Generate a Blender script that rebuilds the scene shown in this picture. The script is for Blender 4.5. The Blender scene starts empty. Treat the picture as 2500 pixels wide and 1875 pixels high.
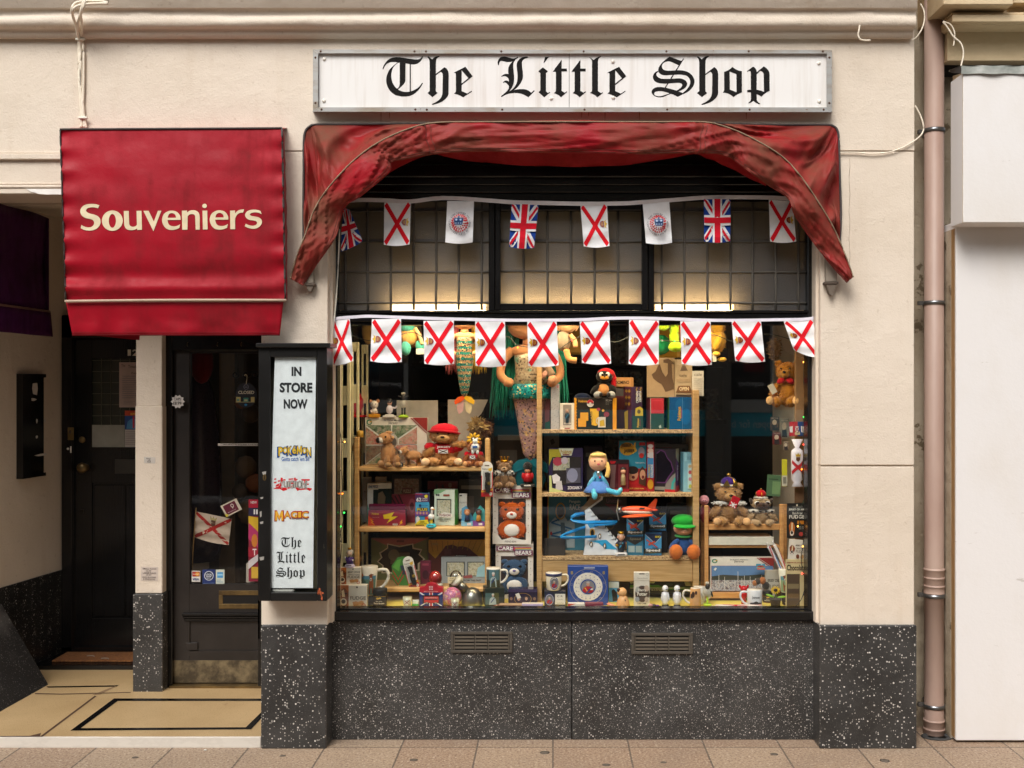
import bpy, math, random
from mathutils import Vector, Matrix, noise
random.seed(7)
rad = math.radians
sc = bpy.context.scene
COL = sc.collection
# ---------------------------------------------------------------- camera, sky, sun, exposure
D, CX, CZ, CAMZ, U = 5.2, 1350.0, 938.0, 1.774, 0.002
cam = bpy.data.objects.new("camera", bpy.data.cameras.new("camera"))
COL.objects.link(cam)
cam.location = (0, -D, CAMZ)
cam.rotation_euler = (rad(90), 0, 0)
cam.data.sensor_width = 36
cam.data.lens = 36 * D / 5.0
cam.data.shift_x = -0.04
cam.data.clip_start, cam.data.clip_end = 0.05, 500
sc.camera = cam
SUN_EL, SUN_AZ = 48, 200
world = bpy.data.worlds.new("World")
sc.world = world
world.use_nodes = True
wn, wl = world.node_tree.nodes, world.node_tree.links
wn.clear()
sky = wn.new("ShaderNodeTexSky")
sky.sky_type = 'NISHITA'
sky.sun_disc = False
sky.sun_elevation, sky.sun_rotation = rad(SUN_EL), rad(SUN_AZ)
sky.air_density, sky.dust_density, sky.ozone_density = 1.0, 4.0, 0.6
hs = wn.new("ShaderNodeHueSaturation")
hs.inputs['Saturation'].default_value = 0.2
bg = wn.new("ShaderNodeBackground")
bg.inputs[1].default_value = 0.15
wo = wn.new("ShaderNodeOutputWorld")
wl.new(sky.outputs[0], hs.inputs['Color']); wl.new(hs.outputs[0], bg.inputs[0]); wl.new(bg.outputs[0], wo.inputs[0])
sun = bpy.data.objects.new("sun", bpy.data.lights.new("sun", 'SUN'))
COL.objects.link(sun)
sun.data.energy, sun.data.angle, sun.data.color = 1.5, rad(28), (1, 0.965, 0.92)
_a = rad(SUN_AZ)
sun.rotation_euler = Vector((-math.sin(_a) * math.cos(rad(SUN_EL)), -math.cos(_a) * math.cos(rad(SUN_EL)), -math.sin(rad(SUN_EL)))).to_track_quat('-Z', 'Y').to_euler()
sc.view_settings.view_transform = 'Standard'
sc.view_settings.look = 'None'
sc.view_settings.gamma = 1
sc.view_settings.exposure = 0.40
sc.render.engine = 'CYCLES'
sc.cycles.max_bounces = 8
sc.cycles.transparent_max_bounces = 12
sc.cycles.sample_clamp_indirect = 4
sc.cycles.use_denoising = True
# ---------------------------------------------------------------- pixel <-> world helpers
def S(d): return 1 + d / D
def P(px, py, d=0.0):
    s = S(d) * U
    return Vector(((px - CX) * s, d, CAMZ + (CZ - py) * s))
def XX(px, d=0.0): return (px - CX) * U * S(d)
def ZZ(py, d=0.0): return CAMZ + (CZ - py) * U * S(d)
def F(px, py, z):
    s = (CAMZ - z) / ((py - CZ) * U)
    return Vector(((px - CX) * U * s, (s - 1) * D, z))
# ---------------------------------------------------------------- materials
MATS = {}
def lin(h):
    h = h.lstrip('#'); o = []
    for i in (0, 2, 4):
        c = int(h[i:i + 2], 16) / 255
        o.append(c / 12.92 if c <= 0.04045 else ((c + 0.055) / 1.055) ** 2.4)
    return o
class NT:
    def __init__(s, name):
        m = s.mat = bpy.data.materials.new(name); m.use_nodes = True
        s.n, s.l = m.node_tree.nodes, m.node_tree.links
        s.bsdf = s.n['Principled BSDF']; s.out = s.n['Material Output']
        s.tc = None
    def co(s, sock='Object', scale=None):
        if s.tc is None: s.tc = s.n.new('ShaderNodeTexCoord')
        if scale is None: return s.tc.outputs[sock]
        mp = s.n.new('ShaderNodeMapping'); mp.inputs['Scale'].default_value = scale
        s.l.new(s.tc.outputs[sock], mp.inputs[0]); return mp.outputs[0]
    def geo(s, scale=None):
        g = s.n.new('ShaderNodeNewGeometry')
        if scale is None: return g.outputs['Position']
        mp = s.n.new('ShaderNodeMapping'); mp.inputs['Scale'].default_value = scale
        s.l.new(g.outputs['Position'], mp.inputs[0]); return mp.outputs[0]
    def noise(s, vec, scale, detail=3, rough=.55):
        t = s.n.new('ShaderNodeTexNoise'); t.inputs['Scale'].default_value = scale
        t.inputs['Detail'].default_value = detail; t.inputs['Roughness'].default_value = rough
        s.l.new(vec, t.inputs['Vector']); return t.outputs['Fac']
    def vor(s, vec, scale, out='Distance', rnd=1):
        t = s.n.new('ShaderNodeTexVoronoi'); t.inputs['Scale'].default_value = scale
        t.inputs['Randomness'].default_value = rnd
        s.l.new(vec, t.inputs['Vector']); return t.outputs[out]
    def ramp(s, fac, stops):
        r = s.n.new('ShaderNodeValToRGB'); e = r.color_ramp.elements
        while len(e) < len(stops): e.new(.5)
        for q, (p, c) in zip(e, stops):
            q.position = p; q.color = (c, c, c, 1) if isinstance(c, (int, float)) else (*c, 1)
        s.l.new(fac, r.inputs[0]); return r.outputs[0]
    def mix(s, fac, a, b, mode='MIX'):
        x = s.n.new('ShaderNodeMix'); x.data_type = 'RGBA'; x.blend_type = mode
        for i, v in ((0, fac), (6, a), (7, b)):
            if isinstance(v, (int, float)): x.inputs[i].default_value = v
            elif isinstance(v, (list, tuple)): x.inputs[i].default_value = (*v[:3], 1)
            else: s.l.new(v, x.inputs[i])
        return x.outputs[2]
    def math(s, op, a, b=0.0):
        x = s.n.new('ShaderNodeMath'); x.operation = op
        for i, v in ((0, a), (1, b)):
            if isinstance(v, (int, float)): x.inputs[i].default_value = v
            else: s.l.new(v, x.inputs[i])
        return x.outputs[0]
    def bump(s, h, strength=.3, dist=.01):
        b = s.n.new('ShaderNodeBump'); b.inputs['Strength'].default_value = strength
        b.inputs['Distance'].default_value = dist; s.l.new(h, b.inputs['Height'])
        s.l.new(b.outputs[0], s.bsdf.inputs['Normal'])
    def set(s, **k):
        for key, v in k.items():
            i = s.bsdf.inputs[key.replace('_', ' ')]
            if hasattr(v, 'links') or hasattr(v, 'is_linked'): s.l.new(v, i)
            elif isinstance(v, (list, tuple)): i.default_value = (*v[:3], 1)
            else: i.default_value = v
def hexmat(key):
    """'#rrggbb' plus an optional finish: /g gloss, /m metal, /f fur, /c cloth, /e glowing, /s sequins, /x matt"""
    col, _, fin = key.partition('/')
    t = NT('paint_' + key.strip('#').replace('/', '_')); c = lin(col)
    if fin in ('', 'g', 'c'): c = [min(.85, x * 1.2) for x in c]
    v = t.noise(t.co(), {'f': 55, 'c': 18}.get(fin, 22), 3)
    dk = [x * .90 for x in c]; lt = [min(1, x * 1.05) for x in c]
    t.set(Base_Color=t.mix(t.ramp(v, [(.3, 0.0), (.7, 1.0)]), dk, lt), Roughness=.42)
    if fin == 'g': t.set(Roughness=.12)
    if fin == 'x': t.set(Roughness=.85)
    if fin == 'm': t.set(Roughness=.3, Metallic=.9)
    if fin == 'f':
        t.set(Roughness=1.0, Sheen_Weight=.35, Specular_IOR_Level=.1); t.bump(t.noise(t.co(), 160, 4, .7), .8, .006)
    if fin == 'c':
        t.set(Roughness=.9, Sheen_Weight=.2, Specular_IOR_Level=.15); t.bump(t.noise(t.co(), 60, 3), .35, .004)
    if fin == 'e':
        t.set(Emission_Color=c, Emission_Strength=5.0)
    return t.mat
SPECIAL = {}
def special(f): SPECIAL[f.__name__] = f; return f
def M(key):
    if key not in MATS: MATS[key] = hexmat(key) if key[0] == '#' else SPECIAL[key]()
    return MATS[key]
@special
def render_wall():
    t = NT('painted_render'); g = t.geo()
    a = t.noise(g, 1.3, 5, .6); b = t.noise(t.geo((5, 5, .7)), 2.2, 4)
    c = t.mix(t.ramp(a, [(.35, 0.), (.7, 1.)]), lin('#d7c8b5'), lin('#e1d3c2'))
    c = t.mix(t.ramp(b, [(.55, 0.), (.78, .24)]), c, lin('#bfa88c'))
    sp = t.noise(g, 35, 2); c = t.mix(t.ramp(sp, [(.66, 0.), (.72, .3)]), c, lin('#b39d84'))
    h = t.math('ADD', t.math('MULTIPLY', t.noise(g, 7, 6, .62), 1.0), t.math('MULTIPLY', t.noise(g, 120, 3), .22))
    pk = t.ramp(t.noise(g, 4.2, 7, .72), [(.60, 0.), (.63, 1.)])
    h = t.math('ADD', h, t.math('MULTIPLY', pk, .12))
    t.set(Base_Color=c, Roughness=.55, Specular_IOR_Level=.3); t.bump(h, .45, .016)
    return t.mat
@special
def white_wall():
    t = NT('white_render'); g = t.geo()
    a = t.noise(t.geo((2, 2, 1.1)), 1.3, 5, .6)
    c = t.mix(t.ramp(a, [(.45, 0.), (.8, .5)]), lin('#e2dedb'), lin('#d3cabd'))

    c = t.mix(t.ramp(t.noise(t.geo((1, 1, 4)), 5, 6, .75), [(.66, 0.), (.70, .45)]), c, lin('#a89c8e')); t.set(Base_Color=c, Roughness=.65); t.bump(t.noise(g, 40, 5, .65), .2, .006)
    return t.mat
@special
def cream_stone():
    t = NT('cream_stone'); g = t.geo()
    a = t.noise(g, 3, 5, .6)
    c = t.mix(t.ramp(a, [(.35, 0.), (.7, 1.)]), lin('#c2aa85'), lin('#d6c09c'))
    t.set(Base_Color=c, Roughness=.7); t.bump(t.noise(g, 25, 5, .65), .5, .01)
    return t.mat
@special
def peeling_wall():
    t = NT('peeling_wall'); g = t.geo()
    a = t.noise(g, 6, 6, .65)
    c = t.mix(t.ramp(t.noise(g, 2, 4), [(.4, 0.), (.65, 1.)]), lin('#a09078'), lin('#bcae98'))
    c = t.mix(t.ramp(a, [(.60, 0.), (.63, 1.)]), c, lin('#75664f'))
    t.set(Base_Color=c, Roughness=.85); t.bump(a, .8, .03)
    return t.mat
def terrazzo_mat(name, base, s1, thr, chip='#ded8d0'):
    t = NT(name); g = t.geo()
    wob = t.mix(.012, g, None) if False else g
    d1 = t.vor(g, s1); r1 = t.vor(g, s1, 'Color')
    sep = t.n.new('ShaderNodeSeparateColor'); t.l.new(r1, sep.inputs[0])
    lim = t.math('MULTIPLY', t.math('POWER', sep.outputs[0], 2.2), thr)
    dd = t.math('ADD', d1, t.math('MULTIPLY', t.math('SUBTRACT', t.noise(g, s1 * 2.2, 2), .5), .25))
    k1 = t.math('LESS_THAN', dd, lim)
    d2 = t.vor(g, s1 * 2.6); r2 = t.vor(g, s1 * 2.6, 'Color')
    sep2 = t.n.new('ShaderNodeSeparateColor'); t.l.new(r2, sep2.inputs[0])
    k2 = t.math('LESS_THAN', d2, t.math('MULTIPLY', t.math('POWER', sep2.outputs[1], 7.0), .36))
    b = t.mix(t.ramp(t.noise(g, 3.5, 5, .65), [(.38, 0.), (.68, 1.)]), lin(base), [x * 1.9 + .006 for x in lin(base)])
    fine = t.noise(g, 260, 2); b = t.mix(t.ramp(fine, [(.58, 0.), (.72, .28)]), b, lin('#77736f'))
    c = t.mix(k1, b, t.mix(sep.outputs[2], lin('#8d8880'), lin(chip))); c = t.mix(k2, c, lin('#c9c3ba'))
    t.set(Base_Color=c, Roughness=t.ramp(t.noise(g, 6, 4), [(.3, .28), (.7, .5)]))
    return t.mat
@special
def terrazzo_black(): return terrazzo_mat('black_terrazzo', '#2b2a29', 96, .44)
@special
def terrazzo_fine(): return terrazzo_mat('fine_black_terrazzo', '#2a2928', 105, .40)
@special
def terrazzo_dark(): return terrazzo_mat('dark_terrazzo', '#141414', 95, .36)
@special
def slab_black():
    t = NT('worn_black_board'); g = t.geo()
    c = t.mix(t.ramp(t.noise(g, 4, 5, .65), [(.52, 0.), (.8, .7)]), lin('#232120'), lin('#7d7772'))
    c = t.mix(t.ramp(t.noise(g, 130, 2), [(.64, 0.), (.7, .8)]), c, lin('#a8a29c'))
    t.set(Base_Color=c, Roughness=.6); return t.mat
@special
def terrazzo_tan():
    t = NT('tan_terrazzo'); g = t.geo()
    c = t.mix(t.ramp(t.noise(g, 2.2, 5), [(.35, 0.), (.7, 1.)]), lin('#ad9168'), lin('#c0a47a'))
    c = t.mix(t.ramp(t.noise(g, 190, 2), [(.55, 0.), (.68, .7)]), c, lin('#84653e'))
    c = t.mix(t.ramp(t.noise(g, 9, 4, .7), [(.66, 0.), (.74, .6)]), c, lin('#8a6a48'))
    t.set(Base_Color=c, Roughness=.42); return t.mat
@special
def marble():
    t = NT('white_marble'); g = t.geo((1, 1, 2.5))
    w = t.noise(g, 3.5, 6, .7)
    c = t.mix(t.ramp(w, [(.46, 0.), (.52, .25), (.58, 0.)]), lin('#d2cbc0'), lin('#b6ada2'))
    t.set(Base_Color=c, Roughness=.4); return t.mat
@special
def paving():
    t = NT('stone_paving'); g = t.geo()
    br = t.n.new('ShaderNodeTexBrick'); t.l.new(g, br.inputs['Vector'])
    br.offset = 0.0
    for k, v in (('Scale', 1.0), ('Mortar Size', .0045), ('Mortar Smooth', .1), ('Brick Width', .371), ('Row Height', .62)):
        br.inputs[k].default_value = v
    br.inputs['Color1'].default_value = (*lin('#98806a'), 1); br.inputs['Color2'].default_value = (*lin('#a5917a'), 1)
    br.inputs['Mortar'].default_value = (*lin('#5a5046'), 1)
    c = t.mix(t.ramp(t.noise(g, 85, 4, .75), [(.47, 0.), (.62, .8)]), br.outputs[0], lin('#6b4e3c'))
    c = t.mix(t.ramp(t.noise(g, 70, 3, .7), [(.56, 0.), (.66, .7)]), c, lin('#c8b8a4'))
    c = t.mix(t.ramp(t.noise(g, 2.4, 5, .65), [(.5, 0.), (.8, .5)]), c, lin('#77675a'))
    t.set(Base_Color=c, Roughness=.75)
    h = t.math('ADD', t.math('MULTIPLY', br.outputs['Fac'], -1.5), t.noise(g, 90, 4))
    t.bump(h, .4, .006); return t.mat
@special
def asphalt():
    t = NT('asphalt'); g = t.geo(); c = t.mix(t.noise(g, 80, 3), (.04, .04, .04), (.075, .073, .07))
    t.set(Base_Color=c, Roughness=.85); return t.mat
def blackpaint(name, base, rough):
    t = NT(name); g = t.co()
    c = t.mix(t.ramp(t.noise(g, 5, 5, .6), [(.4, 0.), (.75, 1.)]), lin(base), [x * 1.7 + .003 for x in lin(base)])
    c = t.mix(t.ramp(t.noise(t.co('Object', (30, 30, 8)), 3, 6, .75), [(.69, 0.), (.72, .5)]), c, lin('#8c8274'))
    t.set(Base_Color=c, Roughness=rough); t.bump(t.noise(t.co('Object', (60, 60, 6)), 2, 4), .25, .003)
    return t.mat
@special
def black_gloss(): return blackpaint('black_gloss_paint', '#0d0c0c', .22)
@special
def black_worn(): return blackpaint('worn_black_paint', '#121110', .3)
@special
def door_brown(): return blackpaint('dark_brown_paint', '#221d1a', .4)
@special
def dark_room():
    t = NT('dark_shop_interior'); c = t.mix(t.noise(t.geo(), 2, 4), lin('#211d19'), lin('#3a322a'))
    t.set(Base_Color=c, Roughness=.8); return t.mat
def wood_mat(name, a, b, sc3, rough=.5):
    t = NT(name); v = t.co('Object', sc3)
    n = t.noise(v, 2.5, 5, .6); c = t.mix(t.ramp(n, [(.3, 0.), (.7, 1.)]), lin(a), lin(b))
    t.set(Base_Color=c, Roughness=rough); t.bump(n, .12, .003); return t.mat
@special
def pine(): return wood_mat('pine_wood', '#c69154', '#e2b878', (4, 4, 40))
@special
def pine_h(): return wood_mat('pine_board', '#c8955a', '#e3ba7c', (4, 4, 40))
@special
def oak(): return wood_mat('oak_board', '#a98453', '#c9a573', (2.5, 8, 40))
@special
def bamboo(): return wood_mat('bamboo_wood', '#b98048', '#d6a266', (3, 6, 40))
@special
def chipboard():
    t = NT('chipboard'); g = t.co()
    v = t.vor(g, 170, 'Color'); sp = t.n.new('ShaderNodeSeparateColor'); t.l.new(v, sp.inputs[0])
    t.set(Base_Color=t.mix(sp.outputs[0], lin('#7e5c3a'), lin('#dab98a')), Roughness=.8); return t.mat
def clearglass(name, tint, refl, blend=.12, bumpy=0):
    t = NT(name)
    tr = t.n.new('ShaderNodeBsdfTransparent'); tr.inputs[0].default_value = (*tint, 1)
    gl = t.n.new('ShaderNodeBsdfGlossy'); gl.inputs['Roughness'].default_value = .015
    lw = t.n.new('ShaderNodeLayerWeight'); lw.inputs['Blend'].default_value = blend
    k = t.math('ADD', t.math('MULTIPLY', lw.outputs['Fresnel'], .9), refl)
    if bumpy:
        b = t.n.new('ShaderNodeBump'); b.inputs['Strength'].default_value = bumpy; b.inputs['Distance'].default_value = .01
        t.l.new(t.noise(t.geo(), 1.1, 2), b.inputs['Height']); t.l.new(b.outputs[0], gl.inputs['Normal'])
    mx = t.n.new('ShaderNodeMixShader'); t.l.new(k, mx.inputs[0]); t.l.new(tr.outputs[0], mx.inputs[1]); t.l.new(gl.outputs[0], mx.inputs[2])
    t.l.new(mx.outputs[0], t.out.inputs[0]); return t.mat
@special
def shop_glass(): return clearglass('shop_window_glass', (.95, .97, .95), .12, .1, .03)
@special
def case_glass(): return clearglass('case_glass', (.95, .97, .97), .02)
@special
def door_glass(): return clearglass('tinted_door_glass', (.88, .85, .80), .05)
@special
def plastic_film(): return clearglass('clear_plastic', (.93, .94, .95), .07, .25, .6)
@special
def frosted():
    t = NT('obscure_glass'); g = t.geo()
    tr = t.n.new('ShaderNodeBsdfTranslucent'); tr.inputs[0].default_value = (.055, .044, .028, 1)
    rf = t.n.new('ShaderNodeBsdfRefraction'); rf.inputs['Roughness'].default_value = .38; rf.inputs['IOR'].default_value = 1.12
    rf.inputs[0].default_value = (.11, .09, .06, 1)
    gl = t.n.new('ShaderNodeBsdfGlossy'); gl.inputs['Roughness'].default_value = .5
    b = t.n.new('ShaderNodeBump'); b.inputs['Strength'].default_value = .5; b.inputs['Distance'].default_value = .004
    t.l.new(t.noise(g, 220, 3), b.inputs['Height'])
    for q in (rf, gl, tr): t.l.new(b.outputs[0], q.inputs['Normal'])
    m1 = t.n.new('ShaderNodeMixShader'); m1.inputs[0].default_value = .28
    t.l.new(tr.outputs[0], m1.inputs[1]); t.l.new(rf.outputs[0], m1.inputs[2])
    m2 = t.n.new('ShaderNodeMixShader'); m2.inputs[0].default_value = .10
    t.l.new(m1.outputs[0], m2.inputs[1]); t.l.new(gl.outputs[0], m2.inputs[2])
    t.l.new(m2.outputs[0], t.out.inputs[0]); return t.mat
def awn(name, red, stain, lo, hi, amt, bs=4, bst=.3, iso=0):
    t = NT(name); g = t.geo()
    c = t.mix(t.ramp(t.noise(g, 3, 4), [(.3, 0.), (.7, 1.)]), [x * .8 for x in lin(red)], lin(red))
    s = t.noise(g, 3.4, 7, .6) if iso else t.math('ADD', t.math('MULTIPLY', t.noise(g, 4.2, 6, .62), .75), t.math('MULTIPLY', t.noise(t.geo((14, 14, 1.5)), 2, 4), .25))
    c = t.mix(t.ramp(s, [(lo, 0.), (hi, amt)]), c, lin(stain))
    t.set(Base_Color=c, Roughness=t.ramp(s, [(.4, .42), (.6, .7)]), Specular_IOR_Level=.16)
    t.bump(t.math('ADD', t.noise(g, bs, 5, .5), t.math('MULTIPLY', t.noise(g, 300, 2), .06)), bst, .03); return t.mat
@special
def awning_red(): return awn('awning_red_vinyl', '#a21224', '#5e1a1a', .47, .74, .8)
@special
def awning_weathered(): return awn('weathered_awning_vinyl', '#9a1721', '#674936', .36, .68, .88, 5, .3, 1)
@special
def awning_lining(): return awn('awning_lining', '#960c12', '#640a0d', .45, .7, .7)
@special
def awning_purple(): return awn('purple_awning', '#4a1450', '#2b1420', .45, .7, .9)
@special
def pipe_pink():
    t = NT('pink_pipe_paint'); g = t.geo((3, 3, .8))
    c = t.mix(t.ramp(t.noise(g, 2, 5), [(.4, 0.), (.7, 1.)]), lin('#a3877a'), lin('#b59c8e'))
    t.set(Base_Color=c, Roughness=.5); t.bump(t.noise(t.geo(), 40, 3), .15, .004); return t.mat
@special
def alu():
    t = NT('weathered_aluminium'); g = t.geo((2, 2, 8))
    c = t.mix(t.ramp(t.noise(g, 3, 5, .6), [(.45, 0.), (.72, 1.)]), lin('#a3a29f'), lin('#8b7e6c'))
    c = t.mix(t.ramp(t.noise(t.geo(), 60, 3, .7), [(.66, 0.), (.72, .8)]), c, lin('#6b4a2c'))
    t.set(Base_Color=c, Metallic=.35, Roughness=.5); return t.mat
@special
def sign_white():
    t = NT('sign_enamel'); g = t.geo((9, 9, .5))
    c = t.mix(t.ramp(t.noise(g, 2.4, 5, .6), [(.48, 0.), (.72, .5)]), lin('#e9e6e2'), lin('#c4b8aa'))
    t.set(Base_Color=c, Roughness=.3); return t.mat
@special
def brass():
    t = NT('tarnished_brass'); g = t.co()
    c = t.mix(t.ramp(t.noise(g, 9, 5, .65), [(.35, 0.), (.7, 1.)]), lin('#5b4a31'), lin('#8b7246'))
    t.set(Base_Color=c, Metallic=.7, Roughness=.42); return t.mat
@special
def brass_plate():
    t = NT('worn_kick_plate'); g = t.geo()
    c = t.mix(t.ramp(t.noise(g, 12, 6, .65), [(.42, 0.), (.68, 1.)]), lin('#4a4031'), lin('#85765a'))
    t.set(Base_Color=c, Metallic=.4, Roughness=.5); return t.mat
@special
def lead():
    t = NT('lead_flashing'); g = t.geo()
    c = t.mix(t.ramp(t.noise(g, 14, 5, .6), [(.4, 0.), (.7, 1.)]), lin('#8f938c'), lin('#b9bab4'))
    t.set(Base_Color=c, Metallic=.2, Roughness=.6); return t.mat
@special
def coir():
    t = NT('coir_mat'); g = t.geo((1, 6, 1))
    c = t.mix(t.ramp(t.noise(g, 60, 3, .7), [(.35, 0.), (.65, 1.)]), lin('#552f17'), lin('#96602f'))
    t.set(Base_Color=c, Roughness=1.); t.bump(t.noise(t.geo(), 180, 2), .8, .01); return t.mat
def tube_glow(name, col, st):
    t = NT(name); t.set(Base_Color=(.9, .9, .9), Emission_Color=col, Emission_Strength=st); return t.mat
@special
def tube_light(): return tube_glow('lit_fluorescent_tube', (1, .78, .50), 110.0)
def sequin(name, c1, c2, c3, stripes=0, zs=30.0):
    t = NT(name); g = t.co()
    v = t.n.new('ShaderNodeTexVoronoi'); v.inputs['Scale'].default_value = 95; t.l.new(g, v.inputs[0])
    sp = t.n.new('ShaderNodeSeparateColor'); t.l.new(v.outputs['Color'], sp.inputs[0])
    a = t.mix(sp.outputs[0], c1, c2)
    if stripes:
        w = t.n.new('ShaderNodeTexWave'); w.bands_direction = 'Z'; w.inputs['Scale'].default_value = zs; w.inputs['Distortion'].default_value = 1.2
        w.inputs['Detail'].default_value = 2; w.inputs['Detail Scale'].default_value = 4
        t.l.new(g, w.inputs[0]); a = t.mix(t.ramp(w.outputs['Fac'], [(.42, 0.), (.58, 1.)]), a, c3)
    else: a = t.mix(t.ramp(t.noise(g, 14, 4, .7), [(.56, 0.), (.66, 1.)]), a, c3)
    a = t.mix(t.math('GREATER_THAN', sp.outputs[1], .93), a, lin('#f0cf86')); a = t.mix(t.math('LESS_THAN', sp.outputs[2], .16), a, [x * .35 for x in c1])  # scattered gold and dark cells paint the sequins' sparkle into the base colour
    t.set(Base_Color=a, Metallic=.25, Roughness=.3)
    cr = t.n.new('ShaderNodeBump'); cr.inputs['Strength'].default_value = 1.0; cr.inputs['Distance'].default_value = .006
    t.l.new(sp.outputs[1], cr.inputs['Height']); t.l.new(cr.outputs[0], t.bsdf.inputs['Normal'])
    return t.mat
@special
def sequin_teal(): return sequin('teal_sequins', lin('#0f6f6c'), lin('#2f9c8e'), lin('#b08c66'), 1, 4.6)
@special
def sequin_pink(): return sequin('pink_sequins', lin('#b58a88'), lin('#caa5a0'), lin('#e4b04e'))
@special
def sequin_champagne(): return sequin('champagne_sequins', lin('#a8927a'), lin('#c4b49a'), lin('#6fae9c'))
@special
def sequin_aqua(): return sequin('aqua_sequins', lin('#0f8f96'), lin('#35c0b8'), lin('#1a5f74'))
def photo_mat(name, cols, scale, z0=None):
    """a printed picture: patches of several colours"""
    t = NT(name); g = t.co()
    v = t.noise(g, scale, 5, .75); st = [(.28 + .44 * i / (len(cols) - 1), lin(c)) for i, c in enumerate(cols)]
    r = t.ramp(v, st); r.node.color_ramp.interpolation = 'LINEAR'
    w = t.vor(g, scale * 2.4, 'Color'); sp = t.n.new('ShaderNodeSeparateColor'); t.l.new(w, sp.inputs[0])
    t.set(Base_Color=t.mix(t.math('MULTIPLY', sp.outputs[0], .5), r, lin(cols[-1])), Roughness=.25); return t.mat
@special
def pic_market_red(): return photo_mat('market_photo_red', ['#5a2a26', '#b0443c', '#c98a7c', '#6f7a5a', '#d8c8b8'], 45)
@special
def pic_market_green(): return photo_mat('market_photo_green', ['#24392c', '#4d6b4a', '#8aa083', '#c3b7a6', '#4b3a33'], 45)
@special
def pic_harbour(): return photo_mat('harbour_photo', ['#3b3a4a', '#8a8a94', '#d8d4d0', '#6a4a44', '#5a6a84'], 70)
@special
def pic_dark(): return photo_mat('dark_comic_print', ['#1c1718', '#4a3430', '#8a6a5a', '#3c5a4a', '#a89a88'], 50)
@special
def pic_foil(): return photo_mat('foil_print', ['#4a463a', '#8a8466', '#c4bc9c', '#5a705a', '#d8d4c4'], 60)
@special
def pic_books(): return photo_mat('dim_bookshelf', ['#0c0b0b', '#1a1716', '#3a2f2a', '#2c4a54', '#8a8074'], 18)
@special
def pic_ball(): return photo_mat('patterned_ball', ['#e9dde0', '#d88aa8', '#c04a6c', '#e8c890', '#5a6aa0'], 45)
@special
def coat_cloth(): return photo_mat('dark_coat', ['#2c2836', '#3c3644', '#4a4250', '#322c38', '#463c50'], 60)
# ---------------------------------------------------------------- mesh builder
WM = {}
def catmull(pts, n=5):
    """pts: (x, y, corner); smooth closed outline, straight through corners"""
    out, N = [], len(pts)
    for i in range(N):
        p0, p1, p2, p3 = (pts[(i + k) % N] for k in (-1, 0, 1, 2))
        out.append((p1[0], p1[1]))
        if p1[2] and p2[2]: continue
        ch = (p2[0] - p1[0], p2[1] - p1[1]); L = math.hypot(*ch)
        def tang(a, b):
            v = ((b[0] - a[0]) / 2, (b[1] - a[1]) / 2); q = math.hypot(*v) or 1; f = min(1, L / q); return (v[0] * f, v[1] * f)
        m1, m2 = tang(p0, p2), tang(p1, p3)
        if p1[2]: m1 = (1.5 * ch[0] - .5 * m2[0], 1.5 * ch[1] - .5 * m2[1])
        if p2[2]: m2 = (1.5 * ch[0] - .5 * m1[0], 1.5 * ch[1] - .5 * m1[1])
        for k in range(1, n):
            t = k / n; a, b, c, d = 2 * t**3 - 3 * t**2 + 1, t**3 - 2 * t**2 + t, -2 * t**3 + 3 * t**2, t**3 - t**2
            out.append(tuple(a * p1[j] + b * m1[j] + c * p2[j] + d * m2[j] for j in (0, 1)))
    return out
def fill2d(loops):
    """triangulated fill of 2-D loops (even-odd) -> verts, faces"""
    cu = bpy.data.curves.new('fill', 'CURVE'); cu.dimensions = '2D'; cu.fill_mode = 'BOTH'
    for lp in loops:
        sp = cu.splines.new('POLY'); sp.points.add(len(lp) - 1); sp.use_cyclic_u = True
        for q, p in zip(sp.points, lp): q.co = (p[0], p[1], 0, 1)
    ob = bpy.data.objects.new('fill', cu); me = bpy.data.meshes.new_from_object(ob)
    r = ([(v.co.x, v.co.y) for v in me.vertices], [tuple(p.vertices) for p in me.polygons])
    bpy.data.objects.remove(ob); bpy.data.curves.remove(cu); bpy.data.meshes.remove(me)
    return r
TXT = {}
def tmesh(s, bold=0):
    if (s, bold) not in TXT:
        cu = bpy.data.curves.new('txt', 'FONT'); cu.body = s; cu.size = 1; cu.offset = (.008, .026, .042)[bold]
        cu.resolution_u = 3; cu.fill_mode = 'BOTH'
        ob = bpy.data.objects.new('txt', cu); me = bpy.data.meshes.new_from_object(ob)
        vs = [(v.co.x, v.co.y) for v in me.vertices]; fs = [tuple(p.vertices) for p in me.polygons]
        bpy.data.objects.remove(ob); bpy.data.curves.remove(cu); bpy.data.meshes.remove(me)
        if vs:
            x0, x1 = min(v[0] for v in vs), max(v[0] for v in vs); y0, y1 = min(v[1] for v in vs), max(v[1] for v in vs)
            vs = [((x - x0) / max(1e-6, x1 - x0), (y1 - y) / max(1e-6, y1 - y0)) for x, y in vs]
        TXT[(s, bold)] = (vs, fs)
    return TXT[(s, bold)]
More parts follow.
